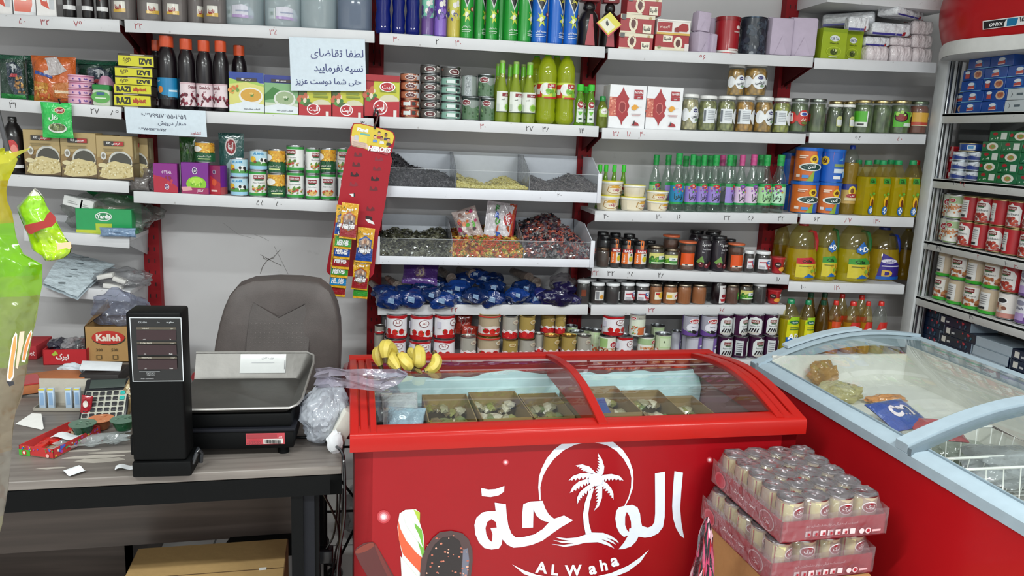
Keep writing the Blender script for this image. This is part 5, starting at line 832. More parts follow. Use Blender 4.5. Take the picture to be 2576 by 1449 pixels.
for a,b_,t,r in ((1733,1770,578,2),(1772,1812,582,1),(1780,1817,579,2),(1822,1851,601,1)): put('D2','cherry_tall','sour cherry jar in back row',a,b_,t,row=r,rot=1.5,dy=.02 if r==1 else .0)
put('D2','jam_white','white lidded jam jar',1868,1898,630,rot=.3); put('D2','jam_white','white lidded jam jar',1899,1936,631,rot=0); put('D2','cup','red dessert cup',1938,1972,646,rot=.2)
for k,a,b_,t,r,d in (('jam_brown',1451,1484,703,-.2,'white lidded jam jar'),('jam_window',1486,1521,710,.1,'white lidded jam jar'),('jam_side',1523,1559,711,.1,'white lidded jam jar'),('jam_white',1560,1596,710,.3,'white lidded jam jar'),('jam_white',1597,1633,712,0,'white lidded jam jar'),('honey_label',1633,1665,712,.2,'amber honey jar'),('honey_red',1667,1702,713,0,'amber honey jar'),('honey',1703,1738,713,.2,'amber honey jar'),('honey_side',1740,1776,713,.2,'amber honey jar'),('jam_green_part',1825,1857,714,0,'brown jar with half green label'),('jam_green',1857,1892,713,0,'jam jar with full green label'),('black_lid',0,0,0,0,''),('cup',1928,1963,727,0,'red dessert cup')):
    if a: put('E2',k,d,a,b_,t,rot=r)
put('E2','jam_side','plain dark jar with white lid',1891,1927,711,rot=2.6)
ch=[('R',-.2,0,.8,1,'e4e2e2'),('T','Mojito',.3,.85,.1,'5a2a30',.8),('P',[(0,.1),(-.1,.25),(.7,.25),(.8,.1)],'b8222c'),('E',.2,.42,.2,.1,'8c1a28'),('E',.5,.4,.2,.1,'b02a34')]
bottle('cherryb',.06,.12,[(.95,0),(1,.02),(1,.86),(.8,.93),(.7,.97)],'plastic','1a1014','1a1416',(.72,.95,1),ch,.05,.75,'jam_jar','jar'); put('E2','cherryb','tall dark jar with cherry label',1791,1824,700,rot=.1)
for a,b_,t in ((1463,1500,699),(1502,1545,700),(1545,1560,701)): put('E2','jam_side','white lidded jar in back row',a,b_ if b_-a>20 else a+34,t,row=1,rot=2.5)
for a in (1575,1612,1650,1690): put('E2','black_lid','black lidded jar in back row',a,a+30,701,row=1)
# ---- oil jugs
put('D3','jug_red','oil jug with red label and handle',1984,2056,560,rot=-.05,fr=.004); put('D3','jug_green','oil jug with green label and handle',2056,2111,556,rot=-.05,dy=.03); put('D3','jug_green','oil jug with green label and handle',2111,2190,560,rot=-.05); put('D3','jug_purple','oil jug with purple label',2184,2262,571,rot=-.05,dy=.06); put('D3','jug_plain','plain amber oil jug by the post',2262,2305,575,rot=0,dy=.1); put('D3','jug_plain','plain amber oil jug at back',1948,1990,563,row=1,dy=.06)
for k,a,b_,t,d in (('oil_green',1965,2011,752,'green labelled oil bottle, green cap'),('oil_green',2013,2050,755,'green labelled oil bottle, green cap'),('oil_plain',2052,2088,756,'dark oil bottle with green cap'),('oil_orange',2083,2120,756,'orange oil bottle with red cap'),('oil_red',2124,2166,758,'oil bottle with red label'),('oil_red',2167,2197,758,'oil bottle with red label'),('oil_clear',2198,2232,758,'nearly empty oil bottle, red label')): put('F3',k,d,a,b_,t,rot=.15)
for k,x,t in (('oil_plain',2038,736),('oil_plain',2073,736),('oil_red',2120,740),('oil_red',2166,742)): put('F3',k,'oil bottle in the back row',x-16,x+16,t,row=1)
# ---- lowest deck, tins
W3='big tomato paste tin'; Gd='gold tomato paste tin'
two('F1','tomato','tomato',W3,W3,965,1022,848,786,.1,-.1,(971,1025)); two('F1','tomato','tomato',W3,W3,1029,1085,852,787,.2,0,(1031,1090)); two('F1','tomato','tomato',W3,W3,1089,1145,848,787,-.3,.7,(1092,1145))
two('F1','paste_silver','paste_silver','tin at the very left end','tin at the very left end',941,966,838,818,1,1,(942,968),dy=.08)
put('F1','paste_silver','silver tomato paste tin',1157,1198,844,rot=.1)
two('F1','paste_big','paste_big','wide tomato paste tin','wide tomato paste tin',1200,1257,842,787,0,.3,(1203,1258)); two('F1','paste_gold','paste_silver',Gd,'silver tomato paste tin',1263,1303,851,792,-.4,.1); two('F1','paste_silver','paste_gold','silver tomato paste tin',Gd,1305,1346,850,792,.1,.1)
put('F1','paste_silver','silver tomato paste tin in back row',1343,1368,837,row=1); two('F1','paste_gold','paste_gold','gold tomato paste tin in back row','gold tomato paste tin in back row',1366,1400,838,789,.1,0,(1358,1397),row=1); two('F1','paste_gold','paste_gold','gold tomato paste tin in back row','gold tomato paste tin in back row',1401,1436,838,789,.1,.2,(1396,1424),row=1)
for a,b_ in ((1366,1406),(1411,1449)): put('F1','paste_gold',Gd,a,b_,842,rot=.1)
put('F2','paste_silver','silver tin beside bean tins',1450,1486,842,rot=-.1)
for a,b_,t,r in ((1432,1468,832,1),(1458,1494,826,2),(1478,1516,829,1),(1424,1454,820,2)): put('F2','beans_label','short bean tin with green lid',a,b_,t,row=r)
put('F2','beans','bean tin with red logo',1507,1548,842,rot=.2); zq=put('F2','tomato','big tomato paste tin low',1549,1592,842,rot=.2); 
put('F2','tomato','lone tomato paste tin on top',1515,1570,789,zb=zq[0]+.0006,rot=.2)
zq=put('F2','beans_white','white bean tin',1603,1645,843,rot=.2); put('F2','soup_tin','soup tin on top of bean tin',1583,1623,787,zb=zq[0]+.0006,rot=0)
put('F2','beans_label','pale labelled bean tin',1647,1687,838,rot=0); put('F2','beans_label','short bean tin at back',1636,1670,817,row=2); 
for a,b_,t in ((1688,1713,831),(1714,1726,832)): put('F2','purple_tin','violet tin seen from behind',a,b_ if b_-a>20 else a+28,t,rot=3,dy=.1)
P_='grey and violet aubergine tin'; Q='dark purple aubergine tin'
two('F2','purple_tin','purple_tin',P_,P_,1726,1764,843,790,2.8,.1,(1717,1757)); two('F2','purple_tin','purple_tin',P_,P_,1765,1801,845,790,2.8,.1,(1762,1804))
for i,(a,b_,r) in enumerate(((1804,1842,0),(1843,1879,2.7),(1881,1920,.2),(1921,1955,2.9))): two('F2','aubergine','aubergine',Q,Q,a,b_,843 if i<2 else 842,788,r,[0,.5,-.5,0][i],fr=.012+.0*i)
# ---- side rack goods: front plane is x = XR
def rput(sh,key,desc,x,y0,w,z,h=None,rz=-math.pi/2,row=0,sc=None):
    p=PR[key]; ym,rnd=ybox(p); k=w/p['w']; H=h or p['h']*k; D=w if rnd else -2*ym*k
    spawn(key,(XR+(.03 if y0+w/2<-.34 else .068)+row*(D+.004)+D/2,y0,z),(k,k,H/p['h']),rz,desc,WHERE[sh],row); return z+H
# the rack runs along y; further goods have larger y. helper: photo column -> y on the plane x
def ry_(px,py,dx=.05): return PX(px,py,XR+dx).y
def rrow(sh,keys,desc,pxs,zb,py,w,h,rot=None,row=0,ret=False):
    for i,(k,px) in enumerate(zip(keys,pxs)):
        rput(sh,k,desc if isinstance(desc,str) else desc[i],0,ry_(px,py,.03+w/2),w,zb,h,-math.pi/2+(rr.uniform(-.3,.3) if rot is None else rot),row)
zz=RK['R1']+.001; hh=.0385
def packs(sh,rows,z0,hh,w,py0):
    z=z0
    for keys,pxs,d in rows: rrow(sh,keys,d,pxs,z,py0,w,hh-.001,rot=0); z+=hh
import itertools
def ycols(y0,n,w): return [y0-i*(w+.003) for i in range(n)]
def rk(sh,keys,desc,ys,z,w,h,rots=None,row=0):
    for i,(k,y) in enumerate(zip(keys,ys)): rput(sh,k,desc if isinstance(desc,str) else desc[i],0,y,w,z,h,-math.pi/2+(rots[i] if rots else 0),row)
yA=ry_(2402,270); w=.115
bp,bf='bluepack','bluepack_fish'; d='blue tuna pack'
yb=yA; 
def off(px): return ry_(px,250)
ys=[off(2400),off(2452),off(2505),off(2550)]; step=(ys[0]-ys[1])
for j,(x0,n) in enumerate(((2402,4),(2404,4),(2449,4),(2450,4),(2460,2))):
    y0=off(x0); keys=[(bp if (i+j)%3 else bf) for i in range(n)]
    if j in(0,1): keys[3]='whitepack'
    rk('R1',keys,['white tuna pack' if q=='whitepack' else 'blue tuna pack' for q in keys],[y0-i*step*1.0 for i in range(n)],RK['R1']+.001+j*.0445,step*.97,.0435)
def y2(px): return ry_(px,440)
z=RK['R2']+.001; cw=abs(y2(2405)-y2(2443))*.97
for j in range(3): rk('R2',['bluetuna']*2,'blue and white tuna tin',[y2(2405),y2(2405)-cw*1.03],z+j*.04,cw,.0395,[.0,.2])
rk('R2',['navytuna'],'navy blue tuna tin on top',[y2(2420)],z+.12,cw*1.2,.036)
for j,(n,x) in enumerate(((2,2352),(2,2356),(1,2368))): rk('R2',['redpack']*n,'red tuna pack',[y2(x)-i*cw*.62 for i in range(n)],z+j*.047,cw*.6,.046)
gw=abs(y2(2500)-y2(2552))
for j in range(5): rk('R2',['greenpack' if (i+j)%2 else 'greenpack2' for i in range(4)],'green canned beans pack',[y2(2494)-gw*.0-i*gw*.98-(0 if j<4 else gw*.3) for i in range(4)],z+j*.041,gw*.96,.0405)
def y3(px): return ry_(px,620)
z=RK['R3']+.001; cw=abs(y3(2430)-y3(2468))*.96; hC=.106
for j in range(2):
    rk('R3',['beans','beans_white'],'big bean tin picturing limes',[y3(2352),y3(2352)-cw*1.02],z+j*(hC+.001),cw,hC,[.1,-.2])
    rk('R3',['redbeans']*6,'red shield labelled bean tin',[y3(2352)-cw*1.03*(i+2) for i in range(6)],z+j*(hC+.001),cw,hC,[(0,3.3,.2,3,.1,0)[(i+j)%6] for i in range(6)])
def y4(px): return ry_(px,750)
z=RK['R4']+.001; cw=abs(y4(2365)-y4(2413))*.8
rots=[.2,0,2.9,.3,0]
for j in range(2):
    rk('R4',['redbeans','redbeans'],'red bean tin at the post end',[y4(2332),y4(2332)-cw*.87],z+j*(hC+.001),cw*.85,hC,[2.9,.1],1)
    ks=['greenlid']*4+(['mushroom_tin','violet_tin','greenlid','greenlid'] if j==0 else ['redbeans','violet_tin','violet_tin','greenlid'])
    nm={'greenlid':'bean tin with green base ring','mushroom_tin':'pale mushroom tin','violet_tin':'pale violet tin','redbeans':'red bean tin beyond green ones'}
    for i,k in enumerate(ks):
        rk('R4',[k],nm[k],[y4(2358)-cw*1.04*i],z+j*(hC+.001),cw,hC,[(0,2.9,.2,3,.1,0,0,1)[(i+j)%8]])
z=RK['R5']+.001
ys=[ry_(2330,800),ry_(2330,800)-.2,ry_(2330,800)-.42]
for j in range(5): rk('R5',['teabox_navy','teabox_navy'],'flat navy carton',[ys[0]+.02*(j%2),ys[1]-.02*(j%3)],z+j*.041,.19,.04)
for j in range(3): rk('R5',['teabox_pale','teabox_navy'],['pale end carton','flat navy carton'],[ys[1]-.21-.01*j,ys[1]-.42],z+j*.041,.19,.04)
# ---- tissue packs heap on A3
def at(key,desc,where,px,py,Y,s,rz=0,ry=0,rx=0,row=0):
    q=PY(px,py,Y); return spawn(key,tuple(q),s if isinstance(s,tuple) else (s,s,s),rz,desc,where,row,ry,rx)
TA='white tissue pack'; TW='top shelf beside the red header'
zt=SH['A3']['za']+.001
def tp(key,desc,xl,xr,yt,zb,Y,rz=0,ry=0):
    a,c=PY(xl,yt,Y),PY(xr,yt,Y); w=c.x-a.x; k=w/PR[key]['w']; H=a.z-zb; spawn(key,((a.x+c.x)/2,Y+.05,zb),(k,k*.9,H/PR[key]['h']),rz,desc,TW,0,ry); return zb+H+.001
z1=tp('napkin','clear wrapped napkin pack',2188,2250,112,zt,-.28); z2=tp('napkin','clear wrapped napkin pack',2252,2308,112,zt,-.27); z3=tp('napkin','clear wrapped napkin pack',2310,2360,118,zt,-.27)
z1=tp('tissue',TA,2188,2250,88,z1,-.26); z2=tp('napkin','clear wrapped napkin pack',2252,2306,90,z2,-.26); z3=tp('napkin','clear wrapped napkin pack',2308,2360,84,z3,-.26)
z4=tp('tissue',TA,2200,2300,52,max(z1,z2),-.25); z5=tp('napkin','clear wrapped napkin pack',2308,2362,48,z3,-.25)
tp('tissue',TA,2228,2345,14,max(z4,z5),-.26,rz=.45); tp('tissue',TA,2110,2225,22,max(z1,z4)-.012,-.2,rz=-.5,ry=-.06); tp('tissue','small white tissue pack facing front',2148,2202,37,PY(2170,76,-.3).z,-.3,rz=-.1)
# ================================================================== red ice cream freezer
A0_=PZ(880,1094,.86); B0_=PZ(2025,1052,.86); U=(B0_-A0_); FL_=U.length; U.normalize(); Wd=Vector((-U.y,U.x,0)); Zu=Vector((0,0,1)); FD=.60
fz=thing('ice_cream_freezer','red chest freezer with white palm tree logo and sliding curved glass lids','freezer',(A0_.x,A0_.y,0),math.atan2(U.y,U.x))
# local frame: x along the front, y to the back
def arcz(w): k=w/FD; return .860+.018*k+.05*math.sin(math.pi*k)*(1-.25*k)
FR='970f18'; FT='aa1a14'
b=B(); T_=.045
b.box(.012,FL_-.012,.012,.012+T_,.06,.835,FR,'glossred'); b.box(.012,FL_-.012,FD-T_,FD,.06,.835,FR,'glossred'); b.box(.012,.012+T_,.012,FD,.06,.835,FR,'glossred'); b.box(FL_-.012-T_,FL_-.012,.012,FD,.06,.835,FR,'glossred'); b.box(.012,FL_-.012,.012,FD,.06,.1,FR,'glossred')
obj('cabinet',b,fz)
b=B(); b.box(.06,FL_-.06,.06,FD-.05,.42,.43,'dfe8ea','matte')
for x0,x1,y0,y1 in ((.057,.062,.057,FD-.045),(FL_-.062,FL_-.057,.057,FD-.045),(.057,FL_-.057,.057,.062),(.057,FL_-.057,FD-.05,FD-.045)): b.box(x0,x1,y0,y1,.42,.84,'8e5c5a','matte')
obj('liner',b,fz)
b=B(); rd=random.Random(3); n=40; vs=[];fs=[]   # frost on the liner walls
for i in range(n+1):
    x=.07+(FL_-.14)*i/n; t=.835+.03*noise.noise(Vector((x*5,1,0)))+.015*noise.noise(Vector((x*14,3,0)))
    vs+=[(x,FD-.07,.43),(x,FD-.09-.015*noise.noise(Vector((x*9,7,0))),t-.05),(x,FD-.056,t)]
fs=[f for i in range(n) for f in ((3*i,3*i+3,3*i+4,3*i+1),(3*i+1,3*i+4,3*i+5,3*i+2))]; b.add(vs,fs,'b9d6da','matte',True); obj('frost',b,fz)
# red moulded top frame
b=B(); prof=[(-.012,.818),(-.012,.853),(-.008,.860),(.0,.8635),(.035,.868),(.045,.866),(.045,.84),(.02,.835),(.02,.818)]
b.prism(prof,0,FL_,FT,'glossred','x'); b.prism([(FD-.03,.83),(FD-.03,arcz(FD-.03)+.004),(FD-.022,arcz(FD)+.012),(FD+.01,arcz(FD)+.012),(FD+.01,.83)],0,FL_,FT,'glossred','x'); obj('top_frame',b,fz)
GL0,GL1=.066,FL_-.086
def side(x0,x1,lift,name='end_rail',col=FT):
    b=B(); N=16; vs=[];fs=[]
    for i in range(N+1):
        w=.0+(FD)*i/N; z=arcz(w)+lift; zb=.828
        vs+=[(x0,w,zb),(x0,w,z-.002),(x0+.002,w,z),(x1-.002,w,z),(x1,w,z-.002),(x1,w,zb)]
    for i in range(N):
        for k in range(5): fs.append((6*i+k,6*i+k+1,6*i+6+k+1,6*i+6+k))
    fs+=[(0,5,4,3,2,1),tuple(6*N+k for k in range(6))]; b.add(vs,fs,col,'glossred',False); return obj(name,b,fz)
side(0,GL0,-.005); side(GL1,FL_,-.005); side(-.0,.022,.004); side(.026,.046,.002); side(.05,GL0,.006); side(GL1,GL1+.022,.006); side(GL1+.027,GL1+.05,.002); side(GL1+.055,FL_,.004)
DV0,DV1=.645,.665   # divider
side(DV0,DV1+.006,.009,'lid_handle_rail')
for x0,x1,dz,nm in ((GL0,DV0,.001,'sliding_lid'),(DV1+.006,GL1,-.004,'sliding_lid')):
    b=B(); N=18; vs=[];fs=[]
    for i in range(N+1):
        w=.045+(FD-.075)*i/N; z=arcz(w)+dz; vs+=[(x0,w,z),(x1,w,z)]
    fs=[(2*i,2*i+1,2*i+3,2*i+2) for i in range(N)]; b.add(vs,fs,'e9f1f0','pane',True); o=obj(nm,b,fz)
# printed front: traced on the front plane
o0=A0_+Wd*.0115; nF=-Wd
DEC=B()
inv=Matrix.Rotation(-math.atan2(U.y,U.x),4,'Z')@Matrix.Translation((-A0_.x,-A0_.y,0))
def dpx(pts,col,k,mat='print'):
    P=[inv@PP(x,y,o0+nF*(.0006*k),nF) for x,y in pts]; tr=tessellate_polygon([[Vector((x,-y,0)) for x,y in pts]]); fs=[]
    for t in tr:
        a,b_,c=[P[i] for i in t]; fs.append(tuple(t) if (b_-a).cross(c-a).y<0 else tuple(t[::-1]))
    DEC.add(P,fs,col,mat)
Zm=lambda pts,ox=1150,oy=1069:[(ox+x/3.814,oy+y/3.814) for x,y in pts]
WH='dfe6f2'
dpx(Zm([(790,720),(778,600),(785,500),(810,420),(860,320),(930,235),(1020,170),(1130,125),(1270,110),(1400,125),(1500,165),(1590,240),(1650,330),(1685,430),(1692,520),(1685,610),(1650,710),(1612,780),(1604,775),(1645,690),(1668,600),(1672,510),(1655,430),(1600,330),(1530,250),(1440,195),(1330,170),(1230,168),(1130,190),(1020,245),(930,325),(860,420),(820,500),(798,600),(803,725)]),WH,1)
dpx(Zm([(2085,443),(2167,457),(2150,640),(2140,800),(2150,930),(2178,1088),(2140,1060),(2100,990),(2070,890),(2063,780),(2070,620)]),WH,2)
dpx(Zm([(1898,465),(1995,447),(1995,700),(1992,880),(1975,980),(1930,1040),(1860,1075),(1800,1082),(1740,1072),(1715,1120),(1670,1165),(1600,1190),(1547,1193),(1600,1130),(1640,1060),(1600,1075),(1560,1040),(1530,980),(1517,900),(1525,830),(1550,790),(1610,775),(1680,765),(1730,790),(1755,850),(1762,920),(1775,970),(1830,985),(1870,970),(1893,930),(1900,850),(1900,700)]),WH,2)
dpx(Zm([(1628,835),(1612,880),(1612,960),(1630,1010),(1650,1025),(1650,995),(1670,990),(1668,930),(1650,870)]),FR,3,'glossred')
dpx(Zm([(360,745),(467,760),(475,860),(490,960),(520,1040),(560,1078),(640,1075),(740,1050),(820,1000),(880,935),(810,915),(760,870),(732,810),(728,985),(625,990),(622,870),(635,760),(700,735),(820,728),(845,800),(880,860),(930,900),(1025,868),(1113,915),(1000,980),(900,1050),(820,1110),(720,1150),(620,1172),(540,1178),(480,1150),(435,1098),(425,1150),(400,1185),(330,1196),(260,1180),(210,1130),(175,1050),(165,960),(185,890),(240,840),(310,825),(370,825)]),WH,2)
dpx(Zm([(330,905),(290,930),(272,990),(280,1050),(305,1100),(333,1122),(340,1050),(320,990),(380,985),(370,930)]),FR,3,'glossred')
dpx(Zm([(230,605),(300,620),(370,615),(453,585),(450,640),(400,675),(320,692),(237,682)]),WH,2)
dpx(Zm([(1262,640),(1315,600),(1275,740),(1258,850),(1265,940),(1290,1035),(1235,1052),(1215,960),(1208,860),(1225,750)]),WH,4)
dpx(Zm([(940,1075),(1050,1088),(1150,1080),(1235,1050),(1290,1032),(1400,1035),(1470,1060),(1530,1100),(1555,1137),(1500,1105),(1430,1080),(1500,1120),(1525,1150),(1450,1115),(1380,1095),(1460,1135),(1508,1185),(1440,1155),(1350,1125),(1230,1130),(1130,1155),(1030,1170),(905,1143),(1020,1150),(1120,1138),(1010,1133),(920,1105),(1020,1115),(1090,1112),(1000,1100)]),WH,2)
def frond(uppr,lowr,n,k):
    def samp(L,t):
        q=t*(len(L)-1); i=min(int(q),len(L)-2); f=q-i; return (L[i][0]+(L[i+1][0]-L[i][0])*f,L[i][1]+(L[i+1][1]-L[i][1])*f)
    z=[]
    for i in range(n):
        a=samp(lowr,i/n); c=samp(lowr,(i+.72)/n); u_=samp(uppr,1-(i+.72)/n); z+=[a,(c[0]+(u_[0]-c[0])*.42,c[1]+(u_[1]-c[1])*.42)]
    dpx(Zm(uppr+z+[lowr[-1]]),WH,k)
frond([(1375,500),(1405,460),(1412,400),(1390,330),(1350,268)],[(1350,268),(1345,340),(1345,400),(1325,460)],8,1)
frond([(1335,470),(1310,440),(1270,400),(1200,378),(1135,388)],[(1135,388),(1190,440),(1260,462)],7,1)
frond([(1330,480),(1270,465),(1180,465),(1110,490),(1068,535)],[(1068,535),(1150,532),(1225,520),(1300,540)],7,3)
frond([(1300,520),(1240,520),(1170,540),(1110,590),(1080,655)],[(1080,655),(1160,625),(1240,580),(1300,570)],8,1)
frond([(1320,540),(1240,590),(1180,640),(1150,700),(1155,762)],[(1155,762),(1190,710),(1250,660),(1310,610)],8,5)
frond([(1390,560),(1392,620),(1390,700),(1360,780),(1312,825)],[(1312,825),(1335,760),(1328,680),(1315,590)],9,3)
frond([(1370,520),(1440,560),(1480,610),(1500,660),(1500,720)],[(1500,720),(1450,660),(1390,610),(1370,560)],8,1)
frond([(1360,500),(1410,478),(1480,470),(1560,490),(1597,535)],[(1597,535),(1500,532),(1415,548),(1380,540)],8,5)
dpx(Zm([(1330+70*math.cos(i*.52),525+62*math.sin(i*.52)) for i in range(12)]),WH,6)
def tpx(t,cx,cy,h,rot,col,k,bold=.03):
    vs,fs,asp=text2d(t,bold,3); ca,sa=math.cos(rot),math.sin(rot)
    pts=[(cx+(x*ca-y*sa)*h,cy-(x*sa+y*ca)*h) for x,y in vs]; DEC.add([inv@PP(x,y,o0+nF*(.0006*k),nF) for x,y in pts],fs,col)
for ch,x,y,h,r in (('A',810,1368,112,-.1),('L',938,1392,105,-.08),('W',1115,1397,108,.03),('a',1300,1392,86,.12),('h',1405,1345,112,.2),('a',1512,1316,88,.22)): q=Zm([(x,y)])[0]; tpx(ch,q[0],q[1],h/3.814,r,'e9edf4',2,.035)
dpx(Zm([(527,1337),(640,1395),(760,1437),(900,1462),(1100,1472),(1300,1462),(1480,1420),(1640,1350),(1750,1275),(1840,1197),(1760,1315),(1640,1405),(1480,1470),(1300,1510),(1000,1515),(800,1490),(640,1430)]),'e9edf4',2)
for x,y,r in ((965,1300,17),(1272,1163,8),(1785,1157,8),(1053,1122,10),(1640,1097,11)):
    for k,(q,c) in enumerate(((1,'ba3038'),(.75,'c8626a'),(.5,'dfa8ae'),(.3,'f6eef0'))): dpx([(x+r*q*math.cos(i*.4),y+r*q*math.sin(i*.4)) for i in range(16)],c,1+k)
Z2=lambda pts:Zm(pts,550,1069)
dpx(Z2([(1305,1220),(1325,1175),(1400,1130),(1480,1122),(1512,1150),(1610,1320),(1720,1520),(1480,1560),(1420,1440),(1350,1320)]),'541c1c',1); dpx(Z2([(1480,1122),(1512,1150),(1700,1520),(1660,1530),(1560,1330)]),'6a2420',2)
dpx(Z2([(1405+95*math.cos(i*.42)-22*math.sin(i*.42),1182+42*math.sin(i*.42)-32*math.cos(i*.42)) for i in range(15)]),'7d3022',2)
dpx(Z2([(1735,850),(1790,815),(1890,808),(1932,840),(1930,940),(1965,1050),(1975,1200),(1992,1350),(1990,1540),(1750,1540),(1762,1250),(1730,1100),(1715,980)]),'dbe0da',2)
dpx(Z2([(1870,810),(1932,840),(1930,940),(1900,880)]),'a8c03a',3); dpx(Z2([(1720,900),(1745,1000),(1800,1110),(1900,1230),(1985,1300),(1990,1480),(1900,1380),(1770,1240),(1728,1100)]),'d85a34',3); dpx(Z2([(1880,940),(1950,1010),(1972,1200),(1960,1290),(1930,1180),(1900,1080)]),'6fae3a',3); dpx(Z2([(1745,1260),(1800,1330),(1900,1450),(1930,1540),(1760,1540)]),'e9ebe2',4); dpx(Z2([(1770,850),(1840,900),(1920,1050),(1960,1180),(1900,1100),(1800,960)]),'eef2ee',4)
dpx(Z2([(1930,1540),(1935,1400),(1945,1290),(1990,1180),(2050,1090),(2120,1030),(2230,1015),(2340,1040),(2400,1100),(2435,1200),(2437,1310),(2410,1540)]),'4a3434',5)
dpx(Z2([(1975,1540),(1985,1400),(2010,1260),(2070,1150),(2150,1080),(2240,1070),(2310,1110),(2340,1200),(2330,1350),(2310,1540)]),'1e1516',6); dpx(Z2([(2345,1200),(2390,1180),(2405,1300),(2380,1480),(2330,1480)]),'6a6c7c',6)
rd=random.Random(8)
for i in range(46):
    x=rd.uniform(1990,2420); y=rd.uniform(1050,1500); s=rd.uniform(5,14)
    if ((x-2200)/240)**2+((y-1300)/290)**2<1: dpx(Z2([(x+s*math.cos(j*1.05+i),y+s*rd.uniform(.6,1)*math.sin(j*1.05+i)) for j in range(6)]),rd.choice(['c87a62','e0a890','b86450']),7)
obj('front_print',DEC,fz)
# cartons and packs inside the freezer
def inside(x0,x1,y0,y1,z1,col,label,name='ice_cream_carton',cat='carton',hgt=.2,open_=True):
    c=Matrix.Translation((A0_.x,A0_.y,0))@Matrix.Rotation(math.atan2(U.y,U.x),4,'Z')@Vector(((x0+x1)/2,(y0+y1)/2,z1-hgt))
    o=thing(name,label,cat,c,math.atan2(U.y,U.x)+rd.uniform(-.03,.03),'cartons inside the red freezer'); w,d=(x1-x0)/2,(y1-y0)/2; b=B(); t=.003
    for q in ((-w,w,-d,-d+t),(-w,w,d-t,d),(-w,-w+t,-d,d),(w-t,w,-d,d)): b.box(*q,0,hgt,col,'paper')
    b.box(-w,w,-d,d,0,.004,col,'paper'); obj('carton',b,o)
    b=B(); n=8
    for i in range(n):
        for j in range(3): b.ico((-w+.02+(2*w-.04)*i/(n-1),-d+.03+(2*d-.06)*j/2,hgt-.045+rd.uniform(-.01,.01)),.02,rd.choice(['8a8a4a','6f7d4c','a09a7a','7a6a4a','c8c0a8']),'film',1,True,.3,(1,1.6,.6),i*7+j)
    k=obj('wrapped_ices',b,o); k['kind']='stuff'; return o
CB='8c7348'
for i,(x0,x1,y0,y1,z) in enumerate(((.22,.36,.22,.46,.80),(.37,.52,.22,.46,.805),(.53,.655,.24,.46,.795),(.67,.86,.22,.47,.81),(.87,1.0,.2,.45,.80),(1.01,1.12,.23,.44,.78),(.24,.48,.075,.21,.795),(.5,.66,.075,.21,.80))): inside(x0,x1,y0,y1,z,CB,('brown carton of wrapped ices, %s under the glass'%('first from left in rear row','second from left in rear row','third from left in rear row','fourth from left in rear row','fifth from left in rear row','far right end','front row left','front row right')[i]))
for i,(x,y,c) in enumerate(((.14,.2,'9fb8c8'),(.15,.3,'c8ccd0'),(.74,.17,'2c4a90'),(.14,.4,'8c9aa8'))):
    b,_=pouchB(.11,.16,.03,None,c,'film',i); b2=b; o=obj('ice_cream_bag',b2); o.matrix_world=Matrix.Translation((A0_.x,A0_.y,0))@Matrix.Rotation(math.atan2(U.y,U.x),4,'Z')@Matrix.Translation((x,y,.72+.01*i))@Matrix.Rotation(.2*i-.2,4,'Z')@Matrix.Rotation(-1.0,4,'X')
    tag(o,('pale blue ice cream bag in freezer front corner','silvery ice cream bag in freezer corner','dark blue ice cream bag in freezer corner','grey ice cream bag at the back of corner')[i],'bag','bags in the red freezer')
# ================================================================== grey topped freezer
GV=Vector((.031,-1,0)).normalized(); GU=Vector((-GV.y,GV.x,0)); G0=PZ(1888,912,.86); GW,GLN=.62,1.9
gf=thing('chest_freezer','red chest freezer with pale grey frame and curved glass lids','freezer',(G0.x,G0.y,0),math.atan2(GU.y,GU.x))
# local frame: x to the right side, y away from camera (negative towards)
def gz(u): k=u/GW; return .86+.10*k+.05*math.sin(math.pi*k)
GC='a3b4bf'
b=B()
b.box(.01,.05,-GLN,-.01,.05,.845,'b3161d','glossred'); b.box(GW-.04,GW-.005,-GLN,-.01,.05,.93,'b3161d','glossred'); b.box(.01,GW-.005,-.05,-.01,.05,.845,'b3161d','glossred'); b.box(.01,GW-.005,-GLN,-.01,.05,.1,'b3161d','glossred'); obj('cabinet',b,gf)
b=B(); b.box(.05,GW-.04,-GLN,-.05,.655,.665,'dcdbd4','matte'); b.box(.05,.055,-GLN,-.05,.44,.84,'e3e2da','matte'); b.box(GW-.045,GW-.04,-GLN,-.05,.44,.93,'dddcd4','matte'); b.box(.05,GW-.04,-.055,-.05,.44,.9,'e0dfd8','matte'); b.box(.05,GW-.04,-GLN,-.05-1.45,.44,.5,'d0d0cc','matte')
b.box(.05,GW-.04,-.42,-.05,.66,.805,'dcdbd4','matte'); obj('liner',b,gf)
b=B(); b.prism([(0,.835),(0,.862),(.012,.872),(.05,.876),(.05,.835)],-GLN,0,GC,'powder','y'); b.prism([(GW-.04,.9),(GW-.04,gz(GW)+.004),(GW,gz(GW)+.004),(GW+.006,gz(GW)-.02),(GW,.9)],-GLN,0,GC,'powder','y'); obj('top_frame',b,gf)
def garc(y0,y1,lift,col,name,th=.012,mat='powder',u0=0,u1=None,closed=True):
    u1=u1 or GW; b=B(); N=18; vs=[];fs=[]
    for i in range(N+1):
        u=u0+(u1-u0)*i/N; z=gz(u)+lift; vs+=[(u,y0,z-th),(u,y0,z),(u,y1,z),(u,y1,z-th)]
    for i in range(N):
        for k in range(4): fs.append((4*i+k,4*i+(k+1)%4,4*i+4+(k+1)%4,4*i+4+k))
    fs+=[(0,1,2,3),(4*N,4*N+3,4*N+2,4*N+1)]; b.add(vs,fs,col,mat,False); return obj(name,b,gf)
garc(-.035,.0,.006,GC,'end_frame',.05); garc(-.055,-.042,.012,GC,'lid_bar',.01)
garc(-.03,.01,.018,'b4c4ce','lid_bar',.008,u0=.12,u1=.4)
